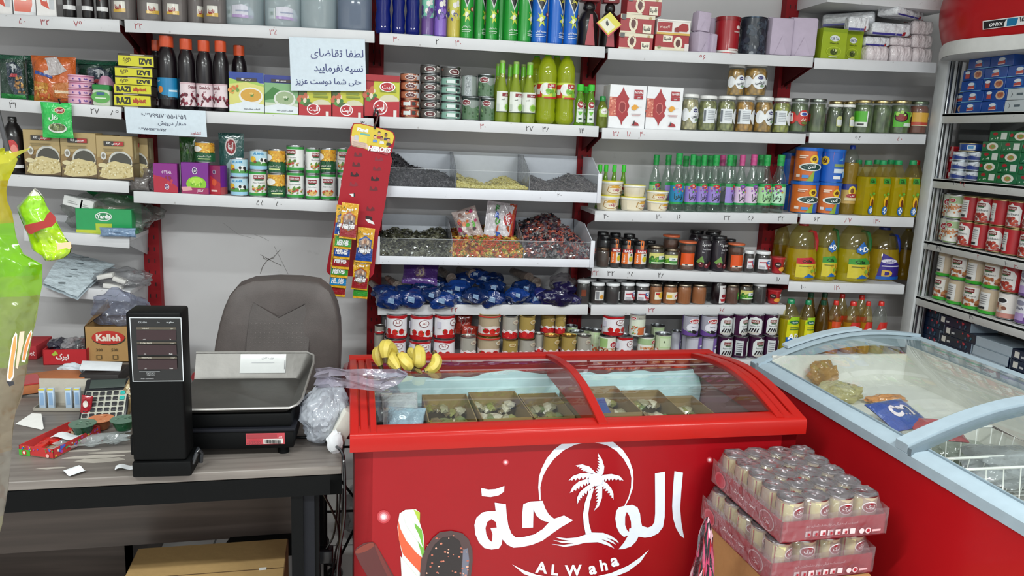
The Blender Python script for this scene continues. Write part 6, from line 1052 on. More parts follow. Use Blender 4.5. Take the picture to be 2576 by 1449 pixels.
def gpane(y0,y1,lift): 
    b=B(); N=18; vs=[];fs=[]
    for i in range(N+1):
        u=.045+(GW-.08)*i/N; vs+=[(u,y0,gz(u)+lift),(u,y1,gz(u)+lift)]
    b.add(vs,[(2*i,2*i+1,2*i+3,2*i+2) for i in range(N)],'e9f0ee','pane',True); return obj('sliding_lid',b,gf)
yc_=(inv:=Matrix.Rotation(-math.atan2(GU.y,GU.x),4,'Z')@Matrix.Translation((-G0.x,-G0.y,0)))@PZ(2268,1112,.875)
YM=yc_.y
gpane(YM-.02,-.05,.0); gpane(-GLN,YM+.02,.014)
garc(YM-.045,YM-.0,.026,GC,'lid_handle_bar',.022); garc(YM-.06,YM-.048,.02,'6f7d86','lid_seal',.02)
b=B(); b.box(.046,.052,-GLN,-.05,.872,.88,'8e9ea8','powder'); obj('slide_track',b,gf)
# things inside
gm=Matrix.Translation((G0.x,G0.y,0))@Matrix.Rotation(math.atan2(GU.y,GU.x),4,'Z')
def basket(y0,y1,label,u0=.07,u1=.54,zt=.82,zb=.67):
    o=thing('wire_basket',label,'basket',gm@Vector(((u0+u1)/2,(y0+y1)/2,zb)),math.atan2(GU.y,GU.x),'white wire baskets in the grey framed freezer'); w,d=(u1-u0)/2,(y1-y0)/2; h=zt-zb
    b=B(); b.tube([(-w,-d,h),(w,-d,h),(w,d,h),(-w,d,h)],.004,'e8e8e4','plastic',6,True); b.tube([(-w+.02,-d+.02,0),(w-.02,-d+.02,0),(w-.02,d-.02,0),(-w+.02,d-.02,0)],.003,'e8e8e4','plastic',6,True); obj('rim',b,o)
    b=B(); n=9
    for i in range(n+1):
        x=-w+2*w*i/n; b.tube([(x,-d,h),(x*.95,-d+.02,0),(x*.95,d-.02,0),(x,d,h)],.002,'e8e8e4','plastic',4)
    for i in range(1,5):
        y=-d+2*d*i/5; b.tube([(-w,y,h),(-w+.02,y,0),(w-.02,y,0),(w,y,h)],.002,'e8e8e4','plastic',4)
    obj('wires',b,o); return o
basket(YM+.05,YM+.26,'white wire basket under the far lid, bags inside',zt=.80,zb=.67); basket(YM-.42,YM-.06,'white wire basket under the near lid'); basket(-GLN+.05,YM-.5,'white wire basket nearest the camera',zt=.8)
def crumple(name,label,cat,c,s,col,mat,seed,group=None,sub=4,amp=.35,fr=2.2,flatb=True):
    vs,fs=ICO(sub); out=[]; V0=Vector((seed*3.1,seed*1.7,seed))
    for v in vs:
        v=Vector(v); n=noise.noise(v*fr+V0)+.6*abs(noise.noise(v*fr*2.3+V0))-.2; q=v*(1+amp*n); q=Vector((q.x*s[0],q.y*s[1],q.z*s[2]))
        if flatb: q.z=max(q.z,-s[2]*.75)
        out.append(q)
    b=B().add(out,fs,col,mat,True); o=obj(name,b); o.location=c; tag(o,label,cat,group); return o
for i,(px,py,z,s,c,m,lb) in enumerate(((2072,940,.845,(.045,.05,.045),'d8ac62','bagfilm','clear bag with orange piece at the far end of grey freezer'),(2115,985,.83,(.07,.06,.03),'e2d9a4','bagfilm','yellowish clear bag under the far lid'),(2232,1006,.82,(.07,.03,.018),'cc8a4c','film','torn orange wrapper under the far lid'),(2225,1052,.72,(.09,.07,.04),'c4c0c4','bagfilm','whitish clear bag in the far basket'),(2340,1050,.72,(.1,.09,.05),'8a7a80','bagfilm','dark clear bag in the far basket'),(2390,1130,.71,(.1,.06,.04),'b8c0b4','bagfilm','clear bag of greens in the near basket'),(2540,1170,.76,(.13,.1,.05),'d0d4d8','bagfilm','big crumpled grey bag in the near basket'))):
    crumple('freezer_bag',lb,'bag',PZ(px,py,z),s,c,m,i,'bags in the grey framed freezer')
b,_=pouchB(.16,.12,.03,[('T','cm',0,.5,.4,'e8d8e0',1)],'2a4a9c','film',2); b.v+=[];o=obj('frozen_food_pack',b); obj('printing',_,o); o.matrix_world=Matrix.Translation(PZ(2300,1078,.83))@Matrix.Rotation(.3,4,'Z')@Matrix.Rotation(-1.2,4,'X'); tag(o,'blue frozen food pack lying on the far basket bags','food pack')
b,_=pouchB(.14,.1,.02,None,'b04048','film',3); o=obj('frozen_food_pack',b); o.matrix_world=Matrix.Translation(PZ(2372,1108,.82))@Matrix.Rotation(-.3,4,'Z')@Matrix.Rotation(-1.3,4,'X'); tag(o,'red frozen food pack lying in the near basket','food pack')
# ================================================================== shrink wrapped trays of tins
ZT=.755; F1=PZ(1969,1313,ZT); F2=PZ(2231,1291,ZT); F3=PZ(1803,1165,ZT); tu=(F2-F1); tw=tu.length; tu.normalize(); td=(F3-F1); tdp=td.dot(Vector((-tu.y,tu.x,0))); tang=math.atan2(tu.y,tu.x)
TRW,TRD=tw,tdp
def tray(org,z0,label,key,lid=True,ang=0):
    # z0 tray bottom
    w,d=TRW,TRD; o=thing('tin_tray',label,'tray of tins',(org.x,org.y,z0),tang+ang,'shrink wrapped trays of tomato paste tins'); h=.052
    b=B(); t=.003; c='a52c38'
    b.box(0,w,0,t,0,h,c,'paper'); b.box(0,w,d-t,d,0,h,c,'paper'); b.box(0,t,0,d,0,h,c,'paper'); b.box(w-t,w,0,d,0,h,c,'paper'); b.box(0,w,0,d,0,.003,c,'paper')
    ops=[('T','کنسرو رب گوجه فرنگی در جای خشک نگهداری شود',-.05,.72,.16,'e0b8bc',1.0,.01)]+[('R',-.55+.14*i,.22,-.45+.14*i,.48,'e9d4d6') for i in range(7)]+[('R',-.52+.14*i,.28,-.48+.14*i,.42,'a52c38') for i in range(6)]+[('C',.5,.35,.05,'e9d4d6'),('C',.62,.35,.055,'e9d4d6'),('C',.62,.35,.035,'a52c38'),('R',.7,.3,.86,.4,'e0b8bc')]
    draw(b,ops,w/2,h,lambda x,y,o_:(w/2+x,-.0006-o_,y),False)
    ops=[('E',.62,.5,.2,.45,'e3c6c8'),('E',.62,.5,.18,.4,'a52c38'),('T','تبرک',.62,.5,.3,'f0dcdc',.3,.03),('T','کنسرو رب گوجه فرنگی',-.0,.6,.26,'e9d0d2',.85,.02),('T','Tomato Paste',-.05,.24,.14,'c88a90',.7),('E',-.72,.5,.17,.4,'b85860'),('E',-.72,.48,.13,.33,'a8303c')]
    draw(b,ops,d/2,h,lambda x,y,o_:(-.0006-o_,d/2-x,y),False)
    obj('cardboard_tray',b,o)
    r=min((w-.012)/8,(d-.012)/10); 
    me=PR[key]['parts']; sc=r*2/PR[key]['w']; hh=.093/PR[key]['h']
    for i in range(4):
        for j in range(5):
            c=bpy.data.objects.new('tin',me[0][1]); COL.objects.link(c); c.parent=o; c.location=(.006+(w-.012)*(i+.5)/4,.006+(d-.012)*(j+.5)/5,.004); c.scale=(sc,sc,hh); c.rotation_euler=(0,0,rd.uniform(-.5,.5))
            for k in (1,2):
                if k<len(me): e=bpy.data.objects.new(me[k][0],me[k][1]); COL.objects.link(e); e.parent=c
    # wrap film draped over the tins
    b=B(); nx,ny=32,40; vs=[];fs=[]; zt=.1
    def H(x,y):
        gx=(x-.006)/((w-.012)/4)%1-.5; gy=(y-.006)/((d-.012)/5)%1-.5; q=math.hypot(gx,gy); s=.0 if q<.47 else min(1,(q-.47)/.2)*.022
        e=min(x,w-x,y,d-y); return zt-s-(max(0,.016-e)/.016)**2*.05
    for j in range(ny+1):
        for i in range(nx+1): x=w*i/nx; y=d*j/ny; vs.append((x,y,H(x,y)+.002*noise.noise(Vector((x*40,y*40,z0*9)))))
    fs=[(j*(nx+1)+i,j*(nx+1)+i+1,(j+1)*(nx+1)+i+1,(j+1)*(nx+1)+i) for j in range(ny) for i in range(nx)]; b.add(vs,fs,'dcd4d8','cling',True)
    for P0,P1 in (((-.003,-.003),(w+.003,-.003)),((-.003,d),(-.003,-.003)),((w+.003,-.003),(w+.003,d))):
        n=24; vs=[]
        for i in range(n+1):
            f=i/n; x=P0[0]+(P1[0]-P0[0])*f; y=P0[1]+(P1[1]-P0[1])*f; bl=.002*noise.noise(Vector((x*50,y*50,1)))
            for z in (.004,.03,.052,.07): vs.append((x+bl,y+bl-(.0 if z<.06 else 0),z+.004*noise.noise(Vector((x*60,y*60,z)))))
        b.add(vs,[(4*i+k,4*i+4+k,4*i+5+k,4*i+1+k) for i in range(n) for k in range(3)],'dcd4d8','cling',True)
    obj('plastic_wrap',b,o); return o
tk=[('T','',0,0,.1,'ffffff')]
canp('traytin',.074,.096,'b9ab92',[('R',-1,0,1,.35,'a83a40'),('R',-.9,.35,-.3,.95,'d8d49a')]+logo('تبرک',.1,.72,.36,.14,'8c1c28','ffffff',.55)+[('R',-.8,.2,-.75,.95,'a83a40')],None,'a9a6a8')
# ring pull on the lid
p=PR['traytin']; b=B(); b.lathe([(.026,.0925),(.027,.0932),(.0275,.0925)],'b4b2b4','metal',24); b.tube([(.008*math.cos(i*.7),.008+.011*math.sin(i*.7),.0945) for i in range(9)],.0015,'c4c2c4','metal',6,True); p['parts'].insert(1,('ring_pull',b.mesh('ring_pull'),None))
tray(F1,ZT-.054,'upper shrink wrapped red tray of tomato paste tins, lids showing','traytin')
F1b=PY(1962,1400,F1.y+.005); tray(Vector((F1.x-.012,F1.y+.006,0)),ZT-.054-.108,'lower shrink wrapped red tray of tomato paste tins','traytin',ang=.02)
zb=ZT-.054-.110
b=B(); b.rbox(0,TRW*.97,0,TRD*.98,.36,zb,'a87a4a','paper',.003,1); b.box(.0,.004,0,TRD*.9,zb,zb+.001,'c49a64','paper'); o=obj('cardboard_box',b); o.location=(F1.x-.005,F1.y+.004,0); o.rotation_euler=(0,0,tang); tag(o,'brown cardboard box carrying the tin trays','box')
o.location.z=0
b=B(); cz=.36
b.rbox(-.1,TRW*.9,-.02,TRD*.9,0,cz-.001,'2f7a4a','plastic',.004,1)
for i in range(18):
    for j in range(10): b.box(-.1012,-.1,.0+i*.016,.008+i*.016,.04+j*.03,.052+j*.03,'1c5434','matte')
o=obj('green_crate',b); o.location=(F1.x,F1.y+.02,0); o.rotation_euler=(0,0,tang); tag(o,'green lattice plastic crate at the bottom of the tin stack','crate')
q=PY(1775,1365,F1.y+.03)
b=B(); vs,fs=ICO(4); out=[]
for v in vs:
    v=Vector(v); n=noise.noise(v*2.5+Vector((4,2,9)))+.5*noise.noise(v*6); zz=(v.z+1)/2; out.append((v.x*.045*(1+.5*n)*(1.25-.8*zz),v.y*.05*(1+.4*n),zz*(q.z+.065)))
rd2=random.Random(2); cols=[]
for f in fs:
    c=sum((Vector(vs[i]) for i in f),Vector())/3; n=noise.noise(c*5+Vector((1,7,3))); cols.append('c0486c' if n>.22 else 'a82430' if n>.12 else '17161c' if n>-.3 else 'd8a8b4')
b.add(out,fs,cols,'film',True); o=obj('shopping_bag',b); o.location=(q.x,q.y,0); tag(o,'black crumpled bag with pink flowers beside the tin trays','bag')
# ================================================================== counter desk
BL='050607'
DA=math.radians(3.1); dO=PZ(860,1172,.75)
desk=thing('counter_desk','dark framed desk with worn wood top carrying the black scale','desk',(dO.x,dO.y,0),DA)
dm=Matrix.Translation((dO.x,dO.y,0))@Matrix.Rotation(DA,4,'Z'); di=dm.inverted()
W_=1.7; D_=.62
b=B(); b.rbox(-W_,0,0,D_,.727,.75,'8a7868','desk_wood',.002,1)
rd=random.Random(4)
for (x,y,w,h) in ((-.62,.13,.16,.012),(-.6,.105,.12,.016),(-.58,.155,.14,.008),(-.66,.175,.09,.008),(-.7,.07,.07,.006)):
    n=14; b.add([(x+w*.5*math.cos(i*6.283/n)*rd.uniform(.85,1.1),y+h*math.sin(i*6.283/n)*rd.uniform(.7,1.2),.7505) for i in range(n)],[tuple(range(n))],'b5aea4','matte')
obj('desk_top',b,desk)
b=B(); b.box(-W_,0,.0,.03,.672,.726,BL,'powder'); b.box(-W_,0,D_-.03,D_,.672,.726,BL,'powder'); b.box(-.03,0,0,D_,.672,.726,BL,'powder'); obj('apron',b,desk)
for x,y in ((-.12,.01),(-.12,D_-.05),(-W_+.02,.01),(-W_+.02,D_-.05)):
    b=B(); b.box(x-.008,x+.022,y,y+.045,0,.672,BL,'powder'); b.box(x+.022,x+.05,y+.012,y+.05,0,.672,'1e1f24','powder'); b.box(x+.05,x+.062,y+.02,y+.05,.2,.672,BL,'powder'); obj('leg',b,desk)
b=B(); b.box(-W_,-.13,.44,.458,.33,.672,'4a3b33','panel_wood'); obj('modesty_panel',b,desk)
b=B(); b.prism([(-.38,.28),(-.34,.335),(-.13,.335),(-.13,.28)],.40,.44,BL,'powder'); b.box(-W_,-.13,.455,.49,.0,.06,BL,'powder'); obj('foot_rail',b,desk)
# return counter behind
t=thing('side_counter','wooden side counter behind the desk carrying cartons and red boxes','counter',(-1.25,-.5,0),0)
b=B(); b.rbox(-.55,.5,-.44,.2,.72,.748,'8a7868','desk_wood',.002,1); obj('counter_top',b,t)
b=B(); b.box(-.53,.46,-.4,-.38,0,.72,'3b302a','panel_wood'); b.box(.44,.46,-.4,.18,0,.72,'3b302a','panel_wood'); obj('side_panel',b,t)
# ------------------------------------------------------------------ scale
sc=thing('weighing_scale','black price computing scale with tall display tower and steel pan','scale',(-.33,-1.46,.75),0)
sm=Matrix.Translation((.33,1.46,-.75))
def SB(): b=B(); b.M=sm; return b
b=SB(); b.rbox(-.5,-.19,-1.47,-1.18,.772,.822,BL,'powder',.006); b.rbox(-.5,-.186,-1.475,-1.17,.822,.83,'1d1e24','powder',.002); b.rbox(-.5,-.196,-1.465,-1.18,.83,.868,BL,'powder',.006)
for x in (-.46,-.22):
    for y in (-1.44,-1.22): b.lathe([(.015,.751),(.014,.774)],BL,'powder',12,cx=x,cy=y)
obj('base',b,sc)
b=SB(); y=-1.4705
draw(b,[('R',-1,0,1,1,'b53a44'),('R',-.95,.55,.6,.9,'9a2c36'),('R',-.1,.06,.92,.5,'d8d2ce')]+[('R',-.02+.05*i,.12,.0+.05*i+.012*(i%3),.46,'1c1c1e') for i in range(17)]+[('T','پند',.8,.76,.2,'f0d0d4',.3),('T','-03502',-.55,.28,.34,'8a2430',.8,.03)],.049,.031,lambda x,yy,o:(-.262+x,y-o,.785+yy),False); obj('rating_plate',b,sc)
# steel pan
b=SB(); yf,yb=-1.475,-1.15; z0_,=(.868,)
P0=[(-.455,yf,.880),(-.178,yf,.888),(-.155,-1.15,.945),(-.49,-1.15,.94)]
rim=[(-.50,yf,.884),(-.20,yf,.886),(-.182,-1.46,.889),(-.172,-1.43,.894),(-.162,-1.2,.925),(-.165,-1.165,.938),(-.185,-1.15,.943),(-.50,-1.15,.943)]
flo=[(-.50,-1.462,.871),(-.215,-1.462,.871),(-.208,-1.457,.871),(-.204,-1.44,.871),(-.2,-1.21,.872),(-.203,-1.195,.873),(-.215,-1.185,.874),(-.50,-1.185,.874)]
n=len(rim); b.add(rim+flo,[(i,i+1,n+i+1,n+i) for i in range(n-1)]+[tuple(range(n,2*n))],'7d7b78','steel',False)
b.tube(rim,.0035,'cfcdca','steel',8); b.add([(-.5,yf,.884),(-.20,yf,.886),(-.21,-1.455,.868),(-.5,-1.455,.868)],[(0,1,2,3)],'6a6760','steel')
b.add([(-.38,-1.1521,.888),(-.245,-1.1521,.89),(-.247,-1.1505,.936),(-.38,-1.1505,.935)],[(0,1,2,3)],'dcdcda','print'); b.M=None; q=obj('pan',b,sc)
b=SB(); 
def wallpt(x,y,o): k=y/.05; return (-.31+x,-1.185+.035*k-.001-o,.8755+y*1.32)
draw(b,[('R',-1,.2,1,.95,'aeb0af'),('T','توزین و فناوری',.2,.8,.12,'5a5c60',.8),('R',-.5,.6,.5,.63,'8a8c90'),('R',.94,.35,.97,.7,'44464a')],.065,.05,wallpt,False); obj('pan_sticker',b,sc)
# tower
b=SB(); b.rbox(-.556,-.433,-1.575,-1.497,.79,1.163,BL,'powder',.007,3); b.rbox(-.558,-.422,-1.58,-1.485,.75,.79,BL,'powder',.005); b.rbox(-.565,-.556,-1.56,-1.51,.80,.85,BL,'powder',.003); b.tube([(-.423,-1.56,.775),(-.414,-1.555,.80),(-.412,-1.55,.81),(-.408,-1.53,.79),(-.41,-1.53,.765)],.005,'2a2c30','plastic'); b.box(-.5,-.44,-1.5,-1.46,.79,.82,BL,'powder'); obj('display_tower',b,sc)
b=SB(); yt=-1.5752
def T3(x,y,o): return (-.4895+x,yt-o,.993+y)
ops=[('R',-1,0,1,1,'c8ccd0'),('R',-.965,.012,.965,.988,'0a0b0d'),('T','صنایع پند',.55,.925,.032,'c8ccd0',.7,.02),('T','مدل',.1,.925,.025,'9a9ea2',.3),('T','PX6000',-.5,.925,.03,'9a9ea2',.55)]
for k,(v,t1) in enumerate(((.66,'WEIGHT'),(.435,'TOTAL PRICE'),(.21,'UNIT PRICE'))):
    ops+=[('R',-.75,v+.155,.78,v+.19,'4c4438'),('T',t1,-.4,v+.172,.02,'b8b4a8',.6),('T','قیمت' if k else 'وزن',.62,v+.172,.022,'b8b4a8',.25),('R',-.75,v-.01,.78,v+.145,'280e14'),('T','ریال' if k else 'کیلوگرم',-.45,v+.005,.02,'c0c0c0',.3),('T','Rials' if k else 'kg',.55,v+.005,.02,'c0c0c0',.25)]
ops+=[('R',-.7,.165,.1,.172,'8a8c90'),('T','15 kg=15 kg / 5 g',-.25,.145,.018,'b0b2b4',.9),('T','15 kg=6 kg / 2 g',-.25,.115,.018,'b0b2b4',.9),('T','FIXED ASSISTANCE',-.4,.055,.016,'b0b2b4',.7)]
draw(b,ops,.0575,.157,T3,False,eps=.0002); obj('display_panel',b,sc)
# ------------------------------------------------------------------ swivel chair
ch=thing('swivel_chair','brown leather swivel chair with perforated back panel behind the desk','chair',(-.31,-.72,0),0)
cm=Matrix.Translation((.31,.72,0))
out=[(545,905),(552,850),(562,800),(572,765),(585,735),(604,712),(640,700),(700,697),(760,698),(805,703),(832,722),(850,760),(858,800),(860,860),(858,905)]
pts=[PY(x,y,-.75) for x,y in out]; C0=(pts[0]+pts[-1])/2
def slab(pts,y0,y1,col,mat,bul,ins=.012):
    b=B(); b.M=cm; P=[(p.x,p.z) for p in pts]+[(pts[-1].x-.01,.55),(pts[0].x+.01,.55)]; n=len(P); cx=sum(p[0] for p in P)/n; cz=.85
    rings=[]
    for k,(s,y) in enumerate(((1,y1),(1.0,y1-.02),(1.0,y0+.02),(.985,y0+.006),(.95,y0),(.8,y0-bul*.4),(.5,y0-bul*.8),(.2,y0-bul))): rings.append([(cx+(x-cx)*s,y-.04*((x-cx)/.2)**2*(1 if k>2 else 1),cz+(z-cz)*s) for x,z in P])
    vs=[p for r in rings for p in r]; fs=[(k*n+i,k*n+(i+1)%n,(k+1)*n+(i+1)%n,(k+1)*n+i) for k in range(len(rings)-1) for i in range(n)]+[tuple(range(n-1,-1,-1)),tuple((len(rings)-1)*n+i for i in range(n))]
    b.add(vs,[f[::-1] for f in fs],col,mat,True); return b
obj('backrest',slab(pts,-.79,-.7,'544c4a','leather',.012),ch)
def face(px): 
    r=[]; 
    for x,y in px: q=PY(x,y,-.84); r.append(q)
    return r
pp=[(620,905),(622,850),(627,792),(635,765),(700,802),(765,770),(775,800),(778,850),(776,905)]
b=B(); b.M=cm; Q=[PY(x,y,-.835) for x,y in pp]; PYc=lambda q:-.812-.05*max(0,min(1,(1.02-q.z)/.2)); v=[(q.x,PYc(q),q.z) for q in Q]+[(q.x,-.79,q.z) for q in Q]; n=len(Q); b.add(v,[tuple(range(n))]+[(i,n+i,n+(i+1)%n,(i+1)%n) for i in range(n)],'4e4745','leather'); 
for i in range(13):
    for j in range(9): 
        q=PY(632+i*11.5,815+j*11,-.8335); b.box(q.x-.0008,q.x+.0008,PYc(q)-.0015,PYc(q),q.z-.0008,q.z+.0008,'8f8684','matte')
obj('perforated_panel',b,ch)
b=B(); b.M=cm
for x0,x1 in ((627,700),(700,765)):
    a=PY(x0,790 if x0==627 else 802,-.84); c=PY(x1,802 if x1==700 else 768,-.84); b.tube([(a.x,-.814,a.z),(c.x,-.814,c.z)],.0015,'4a4443','matte',5)
obj('seam',b,ch)
b=B(); b.M=cm; b.rbox(-.53,-.09,-.9,-.62,.47,.56,'5c5250','leather',.03,4); obj('seat',b,ch)
b=B(); b.M=cm; b.lathe([(.03,.12),(.03,.47)],'202020','metal',16,cx=-.31,cy=-.78)
for k in range(5): a=k*1.2566+.9; b.tube([(-.31,-.78,.12),(-.31+.2*math.cos(a),-.78+.2*math.sin(a),.07)],[.025,.015],'202022','plastic'); b.ico((-.31+.2*math.cos(a),-.78+.2*math.sin(a),.03),.03,'202022','plastic',2)
obj('base',b,ch)
for s,x in ((-1,-.56),(1,-.08)):
    b=B(); b.M=cm; b.tube([(x,-.72,.5),(x,-.74,.74),(x,-.76,.775),(x,-.89,.785)],.02,'7c1f24','plastic',8); obj('armrest',b,ch)
# ------------------------------------------------------------------ under the desk
b=B(); 
def lc(x0,x1,y0,y1,z): return x0,x1,y0,y1
bx0,bx1=-.645,-.222; b.M=None
b.rbox(0,.43,0,.33,0,.355,'b3925f','paper',.003,1); b.box(0,.43,.16,.162,.355,.3565,'5a452c','matte'); b.box(.36,.38,.155,.167,.3565,.3575,'e8e8e4','print'); o=obj('cardboard_box',b); o.location=(-.655,-1.53,0); o.rotation_euler=(0,0,DA); tag(o,'closed brown cardboard box on the floor under the desk','box')
q=PY(812,1395,-1.3); b=B(); b.rbox(-.03,.03,-.02,.02,-.02,.02,'141519','plastic',.004); o=obj('power_adapter',b); o.location=(q.x,q.y,q.z); tag(o,'black power adapter with green light hanging by the desk leg','adapter'); l=B(); l.lathe([(.002,0),(.002,.001)],'20ff60','lamp_green',10); lo=obj('indicator_light',l,o); lo.location=(-.02,-.0205,0); lo.rotation_euler=(math.pi/2,0,0)
def cable(pts,r,label,col='101114'):
    P=[Vector(p) for p in pts]; out=[]
    for i in range(len(P)-1):
        p0=P[max(i-1,0)];p1=P[i];p2=P[i+1];p3=P[min(i+2,len(P)-1)]
        for k in range(8): t=k/8; out.append(.5*((2*p1)+(p2-p0)*t+(2*p0-5*p1+4*p2-p3)*t*t+(3*p1-p0-3*p2+p3)*t**3))
    out.append(P[-1]); o=obj('power_cable',B().tube(out,r,col,'plastic',7)); tag(o,label,'cable'); return o
cable([PZ(742,1100,.757),PZ(790,1102,.758),PZ(830,1115,.765),PY(858,1135,-1.50),PY(866,1175,-1.55),PY(866,1300,-1.52),PY(850,1420,-1.45),PY(845,1600,-1.4)],.0042,'thick black cable curving from the scale over the desk edge')
for i,(xs) in enumerate((((848,1230),(846,1300),(838,1350),(818,1385)),((856,1230),(852,1320),(858,1400),(850,1449)),((862,1230),(860,1330),(846,1380),(836,1449)),((812,1240),(838,1290),(852,1340),(855,1449)))):
    cable([PY(x,y,-1.3-.02*i) for x,y in xs],.003,('cable hanging down to the power adapter','second thin cable hanging beside the red freezer','thin cable crossing behind the desk corner','slanting cable crossing the others under the desk')[i])
b=B(); b.tube([(-.13,-1.2,.0),(-.13,-1.2,.69)],.006,BL,'powder'); b.tube([(-.02,-1.2,0),(-.02,-1.2,.69)],.006,BL,'powder')
for z in (.2,.45,.66): b.tube([(-.13,-1.2,z),(-.02,-1.2,z)],.004,BL,'powder')
b.tube([(-.13,-1.2,.62),(-.02,-1.2,.46)],.004,BL,'powder'); b.tube([(-.13,-1.2,.2),(-.02,-1.2,.44)],.004,BL,'powder'); o=obj('wire_rack',b); tag(o,'thin black wire frame standing between desk and red freezer','wire rack')
crumple('plastic_sack','crumpled clear sack on the floor behind the desk leg','bag',(-.03,-.5,.1),(.09,.09,.12),'b4b2b2','bagfilm',4)
# ------------------------------------------------------------------ clutter on the desk
def on_desk(px,py,z=.75): return PZ(px,py,z)
# carrier bag
def carrier():
    t=thing('carrier_bag','white blue plastic carrier bag with a box inside, beside the scale','bag',(-.12,-1.38,.75),0)
    b=B(); vs,fs=ICO(5); out=[]
    for v in vs:
        v=Vector(v); n=noise.noise(v*1.8+Vector((3,5,1)))+.55*abs(noise.noise(v*4.5))-.35*abs(noise.noise(v*9)); zz=(v.z+1)/2; k=(1+.45*n)*(1-.55*zz**3)
        out.append((v.x*.062*k-.005+.02*zz,v.y*.065*k,max(0.002,zz*.19)))
    b.add(out,fs,'e8eef8','bagfilm',True); obj('bag_body',b,t)
    # handles thrown over the freezer edge
    b=B(); ctr=[PY(792,955,-1.40),PY(830,950,-1.43),PY(870,950,-1.46),PY(915,955,-1.5),PY(960,960,-1.5),PY(1000,946,-1.48),PY(1022,940,-1.46)]; wd=[.035,.04,.034,.036,.042,.03,.003]; vs=[]; n=8
    off=Vector((-.12,-1.38,.75)); pf=[]
    for p,w in zip(ctr,wd):
        for j in range(n+1): s=-1+2*j/n; vs.append((p.x-off.x+.004*math.sin(j*2),p.y-off.y+.012*math.sin(j*1.7+p.x*40),p.z-off.z+s*w*.75+.004*noise.noise(Vector((p.x*30,j,1)))))
    m=len(ctr); b.add(vs,[(i*(n+1)+j,i*(n+1)+j+1,(i+1)*(n+1)+j+1,(i+1)*(n+1)+j) for i in range(m-1) for j in range(n)],'c6c2d4','bagfilm',True); obj('bag_handle',b,t)
    b=B(); b.M=Matrix.Translation((.045,-.03,.055))@Matrix.Rotation(.5,4,'Y')@Matrix.Rotation(.3,4,'Z'); b.rbox(-.022,.022,-.03,.03,-.045,.06,'dedcd2','paper',.004); b.M=None; obj('white_box',b,t)
    b=B(); b.M=Matrix.Translation((.035,-.075,.03)); vs,fs=ICO(3); b.add([(v[0]*.02*(1+.4*noise.noise(Vector(v)*3)),v[1]*.012,v[2]*.032*(1+.4*noise.noise(Vector(v)*4))) for v in vs],fs,'eceef2','paper'); obj('receipt',b,t)
carrier()
# calculator
cq=on_desk(266,1030); t=thing('desk_calculator','black and grey desk calculator with two teal keys tilted up','calculator',(cq.x,cq.y+.06,.752),.12); t.rotation_euler=(.62,0,.12); t.scale=(.95,.95,.95); t.location=PZ(268,1012,.79)
b=B(); b.rbox(-.065,.065,-.08,.08,0,.018,'1c1e22','plastic',.006); b.rbox(-.058,.058,-.07,.03,.018,.020,'b9b9ac','plastic',.002); b.rbox(-.05,.05,.04,.072,.018,.021,'3a4440','plastic',.002); obj('case',b,t)
for i in range(6):
    for j in range(5):
        b=B(); c='1fa8a0' if i==5 and j in(3,4) else '2c2c30'; b.rbox(-.007,.007,-.0065,.0065,0,.005,c,'plastic',.002); o=obj('key',b,t); o.location=(-.048+i*.019,-.062+j*.02,.02)
# candy tray and packs
def openbox(name,label,cat,px,py,w,d,h,col,rz=0,inner=None,z=.75,ops=None,group=None):
    q=on_desk(px,py,z); o=thing(name,label,cat,(q.x,q.y,z+.001),rz,group); t_=.002
    b=B()
    for s in ((-w/2,w/2,0,t_),(-w/2,w/2,d-t_,d),(-w/2,-w/2+t_,0,d),(w/2-t_,w/2,0,d)): b.box(*s,0,h,col,'paper')
    b.box(-w/2,w/2,0,d,0,.002,inner or 'b9a890','paper')
    if ops: draw(b,ops,w/2,h,flat(-.0005),False)
    obj('box',b,o); return o,q
o,q=openbox('candy_box','open red candy box with green corner on the desk edge','box',92,1150,.1,.17,.026,'c03434',-.35,'a8987c',ops=[('R',-1,0,-.35,.6,'4cae3c'),('C',-.68,.3,.14,'c83030'),('C',-.68,.3,.08,'e8e8d0'),('S',-.9,.62,1,.98,.05,20,['3a6ad0','d8c83a','3f9a4a','b84aa0','e8e4d8'],4),('C',.7,.3,.1,'e8b8b0')])
b=B(); draw(b,[('S',-.95,.2,.95,.95,.05,34,['3a6ad0','d8c83a','3f9a4a','b84aa0','e8e4d8'],9)],.085,.026,lambda x,y,o_:(.0505+o_,.085+x,y),False); obj('printing',b,o)
for i,(dx,dy,rz) in enumerate(((-.015,.06,.3),(.01,.1,.25))):
    b=B(); b.rbox(-.012,.012,-.035,.035,0,.014,'c8241c','film',.004); k=obj('red_sweet',b); k.location=(q.x+dx+.01,q.y+dy-.0,.7545+i*0); k.rotation_euler=(0,0,rz-.35); tag(k,('nearer','farther')[i]+' red wrapped sweet lying in the open candy box','sweet')
o,q=openbox('gum_display','grey cardboard display box holding blue and white packs','box',148,1036,.145,.05,.01,'a8a296',-.05,'8d877c')
b=B(); b.box(-.0725,.0725,.05,.052,0,.085,'bdb7aa','paper'); obj('back_flap',b,o)
for i in range(5):
    if i==2: continue
    b=B(); b.rbox(-.0085,.0085,-.006,.006,0,.062,'bcd0e4','print',.001); draw(b,[('R',-.6,.2,.6,.8,'8fb0d4'),('R',-.9,.93,.9,1,'d8cc4a')],.0085,.062,flat(-.0062),False); k=obj('gum_pack',b); k.location=(q.x-.05+i*.024,q.y+.022,.754); tag(k,f"{('first','second','','third','fourth')[i]} blue white gum pack in the grey display box, from left",'gum pack','gum packs in the display box')
